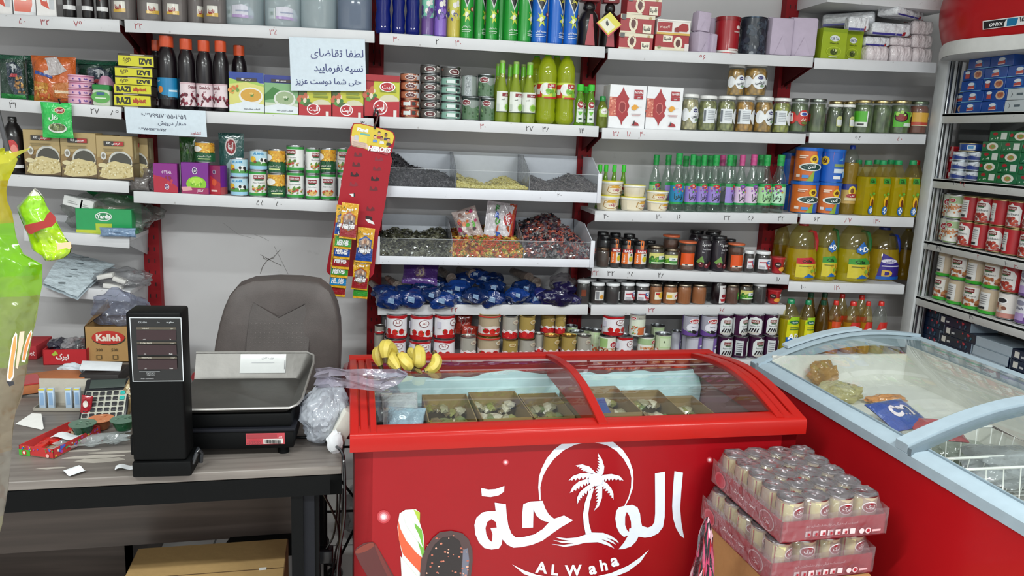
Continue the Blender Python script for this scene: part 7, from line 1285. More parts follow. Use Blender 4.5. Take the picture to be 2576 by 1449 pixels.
b=B(); draw(b,[('P',[(-1,.0),(-1,.9),(-.4,1),(1,.1),(1,0)],'efeeea')],.05,.06,flat(0),False); o=obj('paper_sheet',b); o.location=on_desk(72,1075)+Vector((0,0,.001)); o.rotation_euler=(-1.3,0,-.5); tag(o,'white card corner beside the gum display box','card')
for i,(px,py,c,lb) in enumerate(((205,1112,'1f6a44','dark green jelly cup on the clear tray'),(250,1084,'d88a5c','orange jelly cup behind the clear tray'),(308,1100,'1f7a48','dark green jelly cup beside the scale tower'))):
    q=on_desk(px,py); k=thing('jelly_cup',lb,'jelly cup',(q.x,q.y+.015,.765+.004*(i!=1)-(.012 if i==1 else 0)),0,'jelly cups on the desk'); b=B(); b.lathe([(.02,0),(.03,.026),(.033,.027)],c,'liquid',24); obj('cup',b,k); b=B(); b.lathe([(.034,.027),(.034,.0285)],{'d88a5c':'d8875c'}.get(c,'5c7a68'),'plastic',24); draw(b,[('S',-.7,-.7,.7,.7,.12,8,['7da08a' if i!=1 else 'e8b48c','3a5a48' if i!=1 else 'c87040'],i)],.03,.03,lambda x,y,o_:(x,y,.0287+o_),False); obj('foil_lid',b,k)
q=on_desk(225,1128); k=thing('egg_shaped_tray','empty clear plastic blister tray lying on the desk','tray',(q.x,q.y+.02,.7515),.25); b=B(); nx,ny=30,16; vs=[]
for j in range(ny+1):
    for i in range(nx+1):
        x=-.085+.17*i/nx; y=-.035+.08*j/ny; d=max(0,1-min((math.hypot(x-cx,y)/.026)**4 for cx in(-.055,.0,.055))); vs.append((x*(1+.1*math.sin(j)),y,.014-.012*min(1,d*1.6)+.02*max(0,x-.03)))
b.add(vs,[(j*(nx+1)+i,j*(nx+1)+i+1,(j+1)*(nx+1)+i+1,(j+1)*(nx+1)+i) for j in range(ny) for i in range(nx)],'dfe8ea','bagfilm',True); obj('blister_sheet',b,k)
for i,(px,py,w,d,rz,lb) in enumerate(((188,1188,.022,.04,-.7,'small torn white receipt lying on the desk edge'),(318,1178,.025,.025,.2,'white paper scrap against the tower foot'),(168,1100,.035,.035,-.2,'crinkled white label on the blister tray'))):
    q=on_desk(px,py,.7515 if i<2 else .77); b=B(); n=6; vs=[(-w+2*w*a/n,-d/2+d*c,.004*math.sin(a*1.1)*(1)+.004) for c in (0,1) for a in range(n+1)]; b.add(vs,[(a,a+1,n+2+a,n+1+a) for a in range(n)],'e6e9ec','paper',True); o=obj('paper_scrap',b); o.location=(q.x,q.y,q.z); o.rotation_euler=(0,0,rz); tag(o,lb,'paper')
q=on_desk(290,1045); b,L_=pouchB(.05,.11,.02,[('S',-.7,.1,.7,.9,.2,20,['a8905c','6f5a3a','d0c09a'],3)],'8a7450','film',4); k=thing('wafer_packet','brown and gold wafer packet leaning beside the calculator','packet',(q.x+.012,q.y,.753),0); k.rotation_euler=(-.35,.45,0); obj('packet',b,k); obj('printing',L_,k)
q=on_desk(250,1062); b,L_=pouchB(.06,.035,.015,None,'d8a03a','film',6); k=obj('sweet_packet',b); k.location=(q.x,q.y+.03,.753); k.rotation_euler=(-.2,0,.1); tag(k,'yellow crimped packet behind the orange jelly cup','packet')
b,L_=pouchB(.03,.075,.012,[('R',-.6,.2,.6,.5,'b82a34'),('E',0,.7,.5,.14,'e8e0d8')],'a82430','film',8); k=thing('sweet_packet','slim red packet standing beside the calculator','packet',on_desk(207,1066)+Vector((0,.02,.003)),0); k.rotation_euler=(0,.15,0); obj('packet',b,k); obj('printing',L_,k)
# things on the side counter
zc=.7485
q=PZ(217,912,zc); a=PZ(320,917,zc); w=a.x-q.x; hh=PY(218,822,q.y).z-zc
t=thing('carton','open brown milk carton with red oval logo on the side counter','carton',(q.x+w/2,q.y+.09,zc),0); b=B(); c_='b08a56'
for s in ((-w/2,w/2,-.09,-.087),(-w/2,w/2,.087,.09),(-w/2,-w/2+.003,-.09,.09),(w/2-.003,w/2,-.09,.09)): b.box(*s,0,hh,c_,'paper')
b.box(-w/2,w/2,-.09,.09,0,.004,c_,'paper'); obj('box',b,t)
b=B(); b.add([(-w/2,-.09,hh),(-w/2,.09,hh),(-w/2+.02,.1,hh+.06),(-w/2+.06,0,hh+.05)],[(0,1,2,3)],'8a6840','paper'); b.add([(w/2,-.09,hh),(w/2,.09,hh),(w/2+.05,.08,hh+.04),(w/2+.05,-.07,hh+.03)],[(0,1,2,3)],'8a6840','paper'); obj('flap',b,t)
b=B(); draw(b,[('E',.1,.68,.78,.2,'3a4030'),('E',.08,.7,.76,.19,'c0342c'),('T','Kalleh',.08,.7,.2,'ecdccc',1.25,.05),('T','300',-.35,.36,.09,'5a4a34',.4,.02),('T','500',.35,.36,.09,'5a4a34',.4,.02),('R',-.5,.1,-.25,.22,'6a5638'),('R',-.45,.12,-.3,.2,c_),('R',.25,.1,.5,.22,'6a5638'),('R',.3,.12,.45,.2,c_)],w/2,hh,flat(-.0905),False); obj('printing',b,t)
crumple('plastic_sheet','bluish clear plastic stuffed in the brown carton','plastic',(q.x+w*.6,q.y+.1,zc+hh+.04),(.09,.06,.07),'c4cade','cling',7)
q=PZ(110,918,zc); a=PZ(216,920,zc); w=a.x-q.x; t=thing('red_tray_box','red carton tray with white logo beside the brown carton','box',(q.x+w/2,q.y,zc),.04); b=B(); hh=.055; c_='b8222a'
for s in ((-w/2,w/2,0,.003),(-w/2,w/2,.157,.16),(-w/2,-w/2+.003,0,.16),(w/2-.003,w/2,0,.16)): b.box(*s,0,hh,c_,'paper')
b.box(-w/2,w/2,0,.16,0,.003,c_,'paper'); draw(b,[('T','تبرک',-.1,.5,.5,'f0e4e4',.6,.05),('P',[(-.6,.7),(-.4,.95),(-.3,.7),(-.5,.6)],'a8c040')],w/2,hh,flat(-.0006),False); obj('box',b,t)
for i,(dx,c,m) in enumerate(((-.05,'2c2a3a','film'),(-.01,'d8d8dc','bagfilm'),(.035,'b8c0c4','cling'))):
    crumple('small_packet',('dark packet in the red tray box','white packet in the red tray box','clear packet in the red tray box')[i],'packet',(t.location.x+dx,t.location.y+.08,zc+.055),(.03,.05,.02),c,m,i+30)
q=PZ(70,905,zc); b=B(); b.rbox(-.07,.03,0,.14,0,.05,'a82830','paper',.002); draw(b,[('T','Sweet',0,.5,.4,'e8c8c8',1)],.05,.05,flat(-.0006),False); o=obj('red_box',b); o.location=(q.x,q.y,zc); tag(o,'small red box behind the hanging bags on the counter','box')
q=PZ(90,870,zc); b=B(); b.rbox(-.015,.015,0,.02,0,.09,'eceef2','paper',.002); o=obj('small_white_box',b); o.location=(q.x-.02,q.y-.3,zc); tag(o,'small white box standing on the side counter','box')
b=B(); b.rbox(-.1,.1,0,.13,0,.03,'b06a40','paper',.002); b.box(-.105,-.02,-.002,.1,.03,.034,'b83a3c','print'); o=obj('flat_red_box',b); q=PZ(125,985,.75); o.location=(q.x,q.y,.751); o.rotation_euler=(0,0,.5); tag(o,'flat red and brown box lying behind the gum display','box')
crumple('paper_wad','crumpled blue white paper beside the calculator','paper',PZ(175,945,.76)+Vector((0,.02,.015)),(.04,.03,.02),'ccd4dc','paper',12)
b=B(); b.rbox(-.06,.06,-.03,.03,0,.004,'e2e6ea','paper',.001); o=obj('paper_sheet',b); o.location=PZ(255,922,.80); o.rotation_euler=(.2,.1,.2); tag(o,'white paper sheets leaning behind the calculator','paper')
b=B(); b.rbox(-.06,.06,-.06,.06,0,.036,'2a2626','matte',.004); o=obj('dark_organiser',b); o.location=PZ(255,965,.752)+Vector((0,.04,0)); tag(o,'dark desk organiser under the paper sheets','organiser')
# glove box, sheets on the narrow shelves
zs=SH['Dm']['zc']+.001; q=PY(190,588,-.27); a=PY(331,588,-.27); w=a.x-q.x; hh=PY(200,525,-.27).z-zs
t=thing('glove_box','green and yellow glove box with open lid on narrow shelf','box',((q.x+a.x)/2,-.2,zs),0); b=B(); b.rbox(-w/2,w/2,-.06,.07,0,hh,'1fa05a','print',.002,1); b.box(-w*.25,w*.35,-.04,.05,hh,hh+.001,'b09878','paper'); draw(b,[('R',-1,0,1,.2,'c8d03a'),('R',-.3,0,.28,.45,'b8cc3c'),('E',0,.72,.3,.17,'eef0ec'),('E',0,.72,.27,.14,'2a8a54'),('T','Yardis',0,.72,.16,'ffffff',.5,.04)],w/2,hh,flat(-.0602),False); obj('box',b,t)
b=B(); b.add([(-.03,.07,hh),(w/2,.07,hh),(w/2,.02,hh+.045),(-.09,.03,hh+.06)],[(0,1,2,3)],'1a8a4c','print'); obj('lid',b,t)
crumple('plastic_film','clear crumpled film over the green glove box','plastic',((q.x+a.x)/2+.0,-.15,zs+.075),(.17,.1,.09),'c8ccc8','cling',14)
for i,(x0,y0,x1,y1) in enumerate(((156,484,204,514),(198,492,229,526))):
    A_=PY(x0,y1,-.25); C_=PY(x1,y0,-.25); b=B(); b.rbox(0,(C_.x-A_.x),0,.05,0,(C_.z-A_.z)*.8,'e4e6e4','paper',.002,1); draw(b,[('R',-.5,.3,.5,.4,'a8aaa8'),('R',-.5,.5,.3,.56,'a8aaa8')],(C_.x-A_.x)/2,.04,lambda x,y,o_:((C_.x-A_.x)/2+x,-.0006-o_,y),False); o=obj('white_medicine_box',b); o.location=(A_.x,-.25,zs+hh+.008 if 0 else A_.z); o.rotation_euler=(0,.25,0); tag(o,('first','second')[i]+' small white box leaning on the green glove box','box')
b,_=pouchB(.13,.035,.02,None,'7c98b8','film',9); o=obj('blue_glove',b); q=PY(300,602,-.3); o.location=(q.x,-.31,zs+.002); tag(o,'blue plastic glove lying on the narrow shelf edge','glove')
# tissue sheet on Em
ze=SH['Em']['zc']+.001; P4=[PY(x,y,Y) for x,y,Y in ((165,632,-.06),(290,665,-.12),(195,748,-.36),(108,712,-.33))]
b=B(); n=14; vs=[]
for j in range(n+1):
    for i in range(n+1):
        u=i/n;v=j/n; p=(P4[0]*(1-u)+P4[1]*u)*(1-v)+(P4[3]*(1-u)+P4[2]*u)*v; vs.append((p.x,p.y,p.z+.004*noise.noise(Vector((u*6,v*3,2)))+.01*math.sin(v*3.1)))
m=n+1; b.add(vs,[(j*m+i,j*m+i+1,(j+1)*m+i+1,(j+1)*m+i) for j in range(n) for i in range(n)],'cddbe2','film',True)
b.add([(x,y,z-.012) for x,y,z in vs],[(j*m+i,(j+1)*m+i,(j+1)*m+i+1,j*m+i+1) for j in range(n) for i in range(n)],'c4d2da','film',True)
for i in range(5):
    u,v=.15+.12*i*0+.42,.08+.2*i; 
    for (uu) in (.45,): 
        p=(P4[0]*(1-uu)+P4[1]*uu)*(1-v)+(P4[3]*(1-uu)+P4[2]*uu)*v; b.box(p.x-.012,p.x+.012,p.y-.004,p.y,p.z+.008,p.z+.012,'5a6468','matte')
o=obj('pad_packet',b); tag(o,'pale blue slitted plastic packet hanging over the lower narrow shelf','packet')
crumple('plastic_film','clear bubbly film beside the pale blue packet','plastic',PY(310,700,-.2),(.11,.08,.04),'d0d0d2','cling',17)
for i,(px,py,s) in enumerate(((268,690,.03),(285,715,.035),(300,700,.025))):
    q=PY(px,py,-.26); b=B(); b.M=Matrix.Rotation(.3*i-.2,4,'Y'); b.rbox(-s,s,-.02,.02,0,.018,'e0deda','paper',.004); b.M=None; o=obj('white_clip_tray',b); o.location=(q.x,q.y,max(q.z-.015,ze)); tag(o,('upper small white plastic holder on the narrow shelf','lower small white plastic holder on the narrow shelf','right hand small white plastic holder on narrow shelf')[i],'plastic holder')
b,_=pouchB(.07,.05,.02,None,'6a6462','film',19); o=obj('dark_packet',b); q=PY(352,492,-.27); o.location=(q.x,q.y,SH['C0']['za']+.002); tag(o,'crumpled dark grey packet at the corn shelf end','packet')
crumple('plastic_film','clear film wrapped around the magenta boxes','plastic',PY(400,455,-.22),(.06,.05,.06),'cfc8cc','cling',21)
# ================================================================== seed and candy trays
def dtray(label,yf,yb,x0,x1,zb,zlip,zfr,zbk,fillspec):
    t=thing('display_tray',label,'display tray',(x0,yf,zb),0,'white divided trays between the red uprights'); W=x1-x0; D=yb-yf; H=zbk-zb; hf=zfr-zb
    b=B(); b.rbox(0,W,0,.006,-.004,zlip-zb,'e4e6ee','shelf_paint',.002); b.box(0,W,.006,D,-.004,.002,'dfe1e8','shelf_paint'); obj('bottom',b,t)
    b=B(); b.box(0,W,D-.004,D,0,H,'d8dde6','plastic'); obj('back_panel',b,t)
    for x in (0,W-.004):
        b=B(); b.prism([(.004,0),(.004,hf),(D*.45,H),(D,H),(D,0)],x,x+.004,'d8dce4','plastic','x'); obj('side_panel',b,t)
    for k in (1,2):
        b=B(); x=W*k/3+.004; b.prism([(.008,0),(.008,hf),(D*.6,H*.99),(D-.004,H*.99),(D-.004,0)],x-.0012,x+.0012,'c8ccd4','bagfilm','x'); obj('divider',b,t)
    b=B(); b.add([(0.004,.003,zlip-zb),(W-.004,.003,zlip-zb),(W-.004,.003,hf),(.004,.003,hf)],[(0,1,2,3)],'eef2f4','pane'); b.box(.004,W-.004,.002,.004,hf-.0012,hf,'c8ccd0','plastic'); obj('clear_front',b,t)
    b=B(); b.rbox(-.006,.012,-.004,.008,-.004,hf+.006,'e4e6ee','shelf_paint',.002); obj('corner_strip',b,t); b=B(); b.rbox(W-.012,W+.006,-.004,.008,-.004,hf+.006,'e4e6ee','shelf_paint',.002); obj('corner_strip',b,t)
    for i,(nm,lb,cols,prof,shape,cnt,gcol) in enumerate(fillspec):
        xa=x0+W*i/3+.008; xb_=x0+W*(i+1)/3-.002; ya,yb2=yf+.02,yb-.01; w=xb_-xa; d=yb2-ya
        def hz(u,v): return prof(u)*(.85+.4*v)+.006*noise.noise(Vector((u*6,v*6,i*3)))
        b=B(); n=16; vs=[(xa+w*a/n,ya+d*c/n,zb+.003+hz(a/n,c/n)) for c in range(n+1) for a in range(n+1)]; m=n+1
        b.add(vs,[(c*m+a,c*m+a+1,(c+1)*m+a+1,(c+1)*m+a) for c in range(n) for a in range(n)],gcol,'matte',True)
        b.add([(xa+w*a/n,ya,z) for a in range(n+1) for z in (zb+.003,zb+.003+hz(a/n,0))],[(2*a,2*a+2,2*a+3,2*a+1) for a in range(n)],gcol,'matte')
        r_=random.Random(i+int(zb*100)); 
        for k in range(cnt):
            u,v=r_.random(),r_.random()**1.3; face=k%3==0
            if face: v=0; p=Vector((xa+w*u,ya-.002,max(zlip+.006,zb+.004)+max(0,hz(u,0)-(zlip-zb))*r_.random()))
            else: p=Vector((xa+.012+(w-.024)*u,ya+d*v*.95,zb+.004+hz(u,v)+r_.uniform(-.002,.004)))
            R_=Matrix.Rotation(r_.uniform(0,3.1),3,'Z')@Matrix.Rotation(r_.uniform(-.6,.6),3,'Y')
            if face: R_=Matrix.Rotation(math.pi/2,3,'X')@R_
            R_=R_*1.5 if shape!='candy' else R_*1.25
            c=r_.choice(cols)
            if shape=='seed': L=[(.0095,0,0),(0,.0032,0),(-.0085,0,0),(0,-.0032,0),(0,0,.0024),(0,0,-.0024)]; F_=[(0,1,4),(1,2,4),(2,3,4),(3,0,4),(1,0,5),(2,1,5),(3,2,5),(0,3,5)]; mt='plastic'
            elif shape=='pip': L=[(.006,0,0),(0,.0042,0),(-.005,0,0),(0,-.0042,0),(0,0,.0022),(0,0,-.0022)]; F_=[(0,1,4),(1,2,4),(2,3,4),(3,0,4),(1,0,5),(2,1,5),(3,2,5),(0,3,5)]; mt='plastic'
            else:
                s=r_.uniform(.8,1.15); L=[(.008*s,.005*s,.004),(.008*s,-.005*s,.004),(-.008*s,-.005*s,.004),(-.008*s,.005*s,.004),(.007*s,.004,-.005),(.007*s,-.004,-.005),(-.007*s,-.004,-.005),(-.007*s,.004,-.005),(.018*s,.006,.003),(.018*s,-.005,-.003),(-.018*s,.006,-.003),(-.018*s,-.005,.003),(.003,.001,.008)]
                F_=[(0,3,12),(3,2,12),(2,1,12),(1,0,12),(4,5,6,7),(0,1,5,4),(1,2,6,5),(2,3,7,6),(3,0,4,7),(0,8,9),(2,11,10)]; mt='candy'
            b.add([p+R_@Vector(q) for q in L],F_,c,mt,False)
        o=obj(nm,b,angle=20); tag(o,lb,'seeds' if shape!='candy' else 'sweets',None,'stuff')
    return t
G_=lambda *a:(lambda u:(lambda q,i:a[i]+(a[i+1]-a[i])*(q-i))(u*(len(a)-1),min(int(u*(len(a)-1)),len(a)-2)))
dk=['3c3a3e','504e52','2c2a2e','6a686a','46444a']; gy=['5a5556','6e696a','4a4648','827c7a','605a5c']
dtray('upper white divided tray holding three kinds of seeds',-.34,-.03,.018,.917,1.352,1.392,1.464,1.53,[
 ('sunflower_seeds','heap of black sunflower seeds in the upper tray, piled against one side',dk,G_(.135,.12,.085,.075,.07,.055),'seed',2600,'2c2b2e'),
 ('pumpkin_seeds','low heap of yellow pumpkin seeds in the middle of the upper tray',['d8cc7a','c4b45c','e2d890','b8a850','ccc070'],G_(.07,.05,.045,.03,.05,.06,.045),'pip',2400,'a89c50'),
 ('sunflower_seeds','heap of grey sunflower seeds at the jam shelf end of the upper tray',gy,G_(.075,.06,.045,.055,.075,.07),'seed',2600,'454244')])
bz=['4c4a38','6a6a54','26241e','8a8a78','38382c','5a5a48']
dtray('lower white divided tray holding three kinds of wrapped sweets',-.38,-.03,.012,.893,1.088,1.118,1.19,1.25,[
 ('wrapped_sweets','dark gold wrapped sweets in the lower tray, nearest the hanging card',bz,G_(.06,.075,.07,.06,.075,.08),'candy',700,'34342a'),
 ('wrapped_sweets','orange and yellow wrapped sweets in the middle of the lower tray',['d8642c','c8442a','e0a03c','b87a34','e8c45c','7a8a3a','d85a30','8c4a2a'],G_(.075,.085,.09,.085,.08,.08),'candy',760,'a85428'),
 ('wrapped_sweets','dark mixed wrapped sweets peaking high in the lower tray',['3a3038','8a3a34','5c5458','24222a','b86a5c','7a7478','9a4a3c','8a8480','4a2c44'],G_(.1,.12,.135,.14,.1,.07),'candy',760,'382c30')])
for i,(xl,xr,yt,ym,rz,ry,ops,col,lb) in enumerate(((1212,1290,508,600,.1,.12,[('P',[(-1,0),(-1,1),(1,1),(1,0)],'e6e4ea'),('P',[(.5,0),(.4,.5),(.5,1),(1,1),(1,0)],'c8552c'),('P',[(.75,0),(.75,1),(1,1),(1,0)],'a82a34'),('E',.45,.62,.3,.17,'b8242c'),('T','Akbar',.45,.62,.12,'f4f0f0',.5,.02,-1.2)]+[('T',c,-.35+.04*k,.84-.16*k,.15,q,.6,.06,-.2) for k,(c,q) in enumerate((('F','3a8a44'),('R','2c5ab8'),('U','58b04a'),('I','d85a3a'),('T','2c5ab8')))],'dcd8de','white sweet bag with coloured letters standing in lower tray'),(1160,1222,520,598,-.2,-.35,[('S',-.8,.1,.8,.9,.18,26,['8a6a62','d87a4a','5aa83c','e8e0dc','b83a6a','4a4044'],5)],'b8a8a4','clear bag of mixed sweets leaning in the lower tray'))):
    a=PY(xl,ym,-.2);c=PY(xr,ym,-.2); top=PY((xl+xr)/2,yt,-.2); w=c.x-a.x; h=top.z-a.z+.02; b,L_=pouchB(w,h,.03,ops,col,'film',i+3); o=thing('sweet_bag',lb,'bag',((a.x+c.x)/2-.0,-.2-.03*i,a.z-.02),rz); o.rotation_euler=(-.1,ry,rz); obj('bag',b,o); obj('printing',L_,o)
o=[o for o in bpy.data.objects if o.name.startswith('display_tray') and 'upper' in o['label']][0]; b=B(); vs,fs,_a=text2d('۲۰۰',.0,2)
b.add([tuple(PY(1408+x*8,491-y*8,-.3412)-o.location) for x,y in vs],fs,'4a3a3a'); obj('price_mark',b,o)
# ================================================================== blue pasta bags
bags=[(985,755,32),(965,735,26),(1015,735,26),(1035,752,34),(1065,725,28),(1100,715,24),(1110,755,32),(1150,725,26),(1165,705,26),(1195,690,22),(1215,700,24),(1160,752,30),(1195,745,28),(1235,752,32),(1240,722,26),(1240,702,22),(1290,755,22),(1320,725,26),(1300,742,24),(1130,735,28),(1345,752,24),(1085,742,26)]
for i,(x,y,r) in enumerate(bags):
    Y=-.29+.03*(i%3) if y>738 else -.22 if y>715 else -.17; q=PY(x,y,Y); a=PY(x+r,y,Y); w=abs(a.x-q.x)
    o=crumple('pasta_bag','x','bag',q,(w*1.25,w*1.0,w*.78),rr.choice(['12306e','0e2858','163a80']),'film',i*1.3,None,3,.32,1.9)
    b=B(); s=w*.33; b.add([(-s,-w*1.04,w*.05),(s*.5,-w*1.07,-w*.1),(s*.6,-w*1.02,w*.32),(-s*.8,-w*.98,w*.4)],[(0,1,2,3)],'7f9cbc','film'); obj('white_sticker',b,o)
    ITEMS.append(dict(o=o,desc='crumpled blue pasta bag',where='blue bag shelf',row=0,x=q.x,y=0 if 1 else Y,z=q.z,w=w*.9)); o['category']='bag'
for i,(x,y,r,c) in enumerate(((1385,748,26,'1c1c48'),(1420,725,28,'1e1a44'),(1405,750,30,'1c1840'),(1362,738,24,'242a70'),(1440,755,18,'2a2458'))):
    q=PY(x,y,-.27+.03*(i%2)); a=PY(x+r,y,-.27); w=abs(a.x-q.x); o=crumple('pasta_bag','x','bag',q,(w*1.3,w*.9,w*.75),c,'film',i*2.3+50,None,3,.35,1.8); ITEMS.append(dict(o=o,desc='dark violet pasta bag',where='blue bag shelf',row=0,x=q.x,y=0,z=q.z,w=w*.9)); o['category']='bag'
q=PY(1055,716,-.24); b,L_=pouchB(.15,.1,.03,[('E',0,.5,.3,.3,'7a5a8a'),('T','زر',0,.5,.4,'c8b49a',.6,.05)],'5c3c86','film',33); o=thing('pasta_bag','purple pasta bag lying on top of the blue bags','bag',(q.x,q.y,q.z),0); o.rotation_euler=(-.5,.05,-.1); obj('bag',b,o); obj('printing',L_,o)
for i,(x0,y0,x1,y1,r) in enumerate(((962,735,935,712,.016),(1000,718,975,700,.016),(1135,700,1110,680,.018),(1190,690,1155,678,.018),(1330,700,1290,682,.02),(1350,712,1310,695,.02))):
    a=PY(x0,y0,-.2); c=PY(x1,y1,-.08); o=obj('clear_end_bag',B().tube([a,a*.5+c*.5,c],[r*1.3,r,r*.9],'8a7c72','film',10)); ITEMS.append(dict(o=o,desc='clear rolled bag end behind blue bags',where='blue bag shelf',row=0,x=a.x,y=0,z=0,w=.01)); o['category']='bag'
o=crumple('plastic_film','clear film arched over the violet bags','plastic',PY(1415,715,-.2),(.06,.06,.045),'c8c4c8','cling',77)
# ================================================================== red sachets leaning behind paste tins
for i,(x,y) in enumerate(((1165,815),(1178,838))):
    q=PY(x,y+25,-.24); b,L_=pouchB(.07,.085,.015,[('E',-.1,.7,.3,.22,'a8a09c'),('E',-.1,.7,.24,.18,'a02a2c')],'b03a2c','film',i+40); o=thing('paste_sachet',('upper','lower')[i]+' red tomato paste sachet leaning among the paste tins','sachet',(q.x,-.235+.03*(1-i),q.z-.01+.06*(1-i)*0),-.1); o.rotation_euler=(-.1,.1,0); obj('sachet',b,o); obj('printing',L_,o)
# ================================================================== hanging card with snack packets
YC=-.40
t=thing('hanging_card','red and yellow cardboard snack card hanging on a black hook','hanging card',tuple(PY(945,310,YC)),0); K0=t.location.copy(); km=Matrix.Translation(-K0)
def kp(x,y,o=0): q=PY(x,y,YC-o); return (q.x-K0.x,q.y-K0.y,q.z-K0.z)
def kpoly(b,pts,col,o,mat='print',th=0):
    P=[kp(x,y,o) for x,y in pts]; tr=tessellate_polygon([[Vector((x,-y,0)) for x,y in pts]]); fs=[]
    for f in tr:
        a,b2,c=[Vector(P[i]) for i in f]; fs.append(tuple(f) if (b2-a).cross(c-a).y<0 else tuple(f[::-1]))
    b.add(P,fs,col,mat)
    if th:
        P2=[kp(x,y,o-th) for x,y in pts]; n=len(pts); b.add(P+P2,[tuple(n+i for i in f[::-1]) for f in fs]+[(i,(i+1)%n,n+(i+1)%n,n+i) for i in range(n)],col,mat)
def ktext(b,tx,cx,cy,h,rot,col,o,bold=.03,mw=None,sh=0):
    vs,fs,asp=text2d(tx,bold,2,sh); ca,sa=math.cos(rot),math.sin(rot); sx=h if not mw or asp*h<mw else mw/asp
    b.add([kp(cx+(x*sx*ca-y*h*sa),cy-(x*sx*sa+y*h*ca),o) for x,y in vs],fs,col)
O6=lambda pts:[(780+x/3.152,300+y/3.152) for x,y in pts]
b=B(); kpoly(b,O6([(345,30),(400,32),(520,60),(630,88),(662,105),(675,140),(668,200),(640,280),(652,325),(640,380),(590,700),(540,930),(505,1225),(480,1255),(400,1250),(160,1240),(132,1210),(130,1190),(175,930),(245,520),(280,300),(300,236),(322,210),(318,150),(325,70)]),'aa2430',0,'glossred',.003); obj('card',b,t)
b=B(); kpoly(b,O6([(350,38),(400,38),(520,66),(625,93),(655,108),(666,140),(655,190),(560,262),(455,240),(330,205),(326,150),(335,75)]),'e2c83c',.001)
kpoly(b,O6([(326,130),(420,150),(480,240),(330,206)]),'e6c8b8',.0014); ktext(b,'Kimdi',*O6([(418,85)])[0],9.5,-.14,'f4f4f4',.002,.06); kpoly(b,O6([(400,108),(475,120),(473,132),(398,122)]),'6ab8b0',.002)
kpoly(b,O6([(352,125),(385,130),(382,165),(350,160)]),'c8ccd0',.002); kpoly(b,O6([(390,118),(455,132),(450,190),(384,178)]),'ecd860',.0018)
for i in range(6): kpoly(b,O6([(335,172+8*i),(440,190+8*i),(440,193+8*i),(335,175+8*i)]),'b8a090',.0022)
for i,(x,y,sk,sh) in enumerate(((548,112,'d8a888','b83a3c'),(602,125,'8a5c44','3a3a5c'),(515,140,'e0b498','6a9ad8'),(568,152,'b88464','e8e8e8'),(622,165,'d0a080','3c2c34'))):
    kpoly(b,O6([(x-18,y+42),(x-14,y+20),(x+14,y+22),(x+20,y+44)]),sh,.0024+i*.0003); kpoly(b,O6([(x+12*math.cos(a*.8),y+15*math.sin(a*.8)) for a in range(8)]),sk,.0028+i*.0003); kpoly(b,O6([(x-12,y-6),(x-6,y-16),(x+8,y-16),(x+12,y-4),(x,y-9)]),'2c2220',.003+i*.0003)
kpoly(b,O6([(475,205),(630,235),(615,285),(560,270),(470,245)]),'a8323c',.0045); ktext(b,'HEROES',*O6([(550,238)])[0],13,-.1,'f4f4f6',.005,.06,None,.2); obj('header_print',b,t)
b=B()
for x,y,c in ((380,280,'6c1620'),(366,358,'5c1018'),(352,438,'2a080c'),(345,515,'8c2030'),(545,315,'8c2030'),(530,392,'7c1824'),(514,472,'2a080c'),(502,550,'6c1620'),(478,710,'6c1620')): kpoly(b,O6([(x-32,y+14),(x-28,y-16),(x-18,y-20),(x-12,y-2),(x,y+4),(x+10,y-4),(x+14,y-18),(x+30,y-6),(x+36,y+14),(x+10,y+18)]),c,.0008)
kpoly(b,O6([(340,590),(352,585),(356,612),(342,618)]),'141414',.0009); kpoly(b,O6([(312,592),(345,590),(345,614),(330,612)]),'f0f0f0',.0012); kpoly(b,O6([(440,765),(465,768),(492,775),(494,805),(440,800)]),'2a0a0c',.0009); kpoly(b,O6([(435,790),(470,795),(500,812),(512,836),(460,820)]),'f0f0f0',.0012); obj('punched_tabs',b,t)
b=B(); h=[PY(x,y,Y) for x,y,Y in ((944,324,-.406),(942,318,-.408),(947,306,-.37),(950,292,-.31),(951,282,-.302),(946,270,-.3),(941,285,-.302),(940,292,-.30))]; b.tube([p-K0 for p in h],.0035,'141416','plastic',7); obj('hook',b,t)
def packet(xl,yt,xr,yb,c,lb,o,full=True,tilt=6):
    # packet outline in photo pixels, slanted like the card
    q=PY((xl+xr)/2,yb,YC-o); k=thing('snack_packet',lb,'snack packet',tuple(q),0,'snack packets on the hanging card'); w=PY(xr,yb,YC-o).x-PY(xl,yb,YC-o).x; h=PY(xl,yt,YC-o).z-q.z; w2=w*.9
    ops=[('P',[(-1,.3),(-1,1),(-.35,1),(-.3,.955),(.3,.955),(.35,1),(1,1),(1,.3)],'e2ac2a'),('P',[(-1,.06),(-1,.42),(0,.5),(1,.42),(1,.06)],c),('R',-1,0,1,.05,'e2ac2a'),('P',[(-.72,.3),(-.78,.66),(0,.78),(.78,.66),(.72,.3),(0,.2)],'b85c2c' if c=='a02a30' else c),('P',[(-.66,.32),(-.7,.63),(0,.74),(.7,.63),(.66,.32),(0,.24)],'9a8a84'),('E',-.3,.6,.16,.07,'d8b49a'),('E',.0,.63,.16,.07,'a87a60'),('E',.32,.6,.15,.07,'e0c0a4'),('S',-.6,.38,.6,.52,.1,12,['e8e8ec','3c3c48','b8c8d8'],3),('T','HEROES',0,.36,.13,'f4f4f6',1.5,.06,0,.2),('T','kimdi',.05,.84,.06,'f4f4f4',.8,.05),('R',-.75,.86,-.6,.9,'5a6a2a'),('R',.6,.84,.75,.89,'f0f0e0')]
    b,L_=pouchB(w2,h,.006,ops,'e2ac2a','film',int(xl)); obj('packet',b,k); obj('printing',L_,k); k.rotation_euler=(0,.085,0)
R1_,G1_,B1_,A1_='a02a30','3fa03c','1c4a9e','2a8ac8'
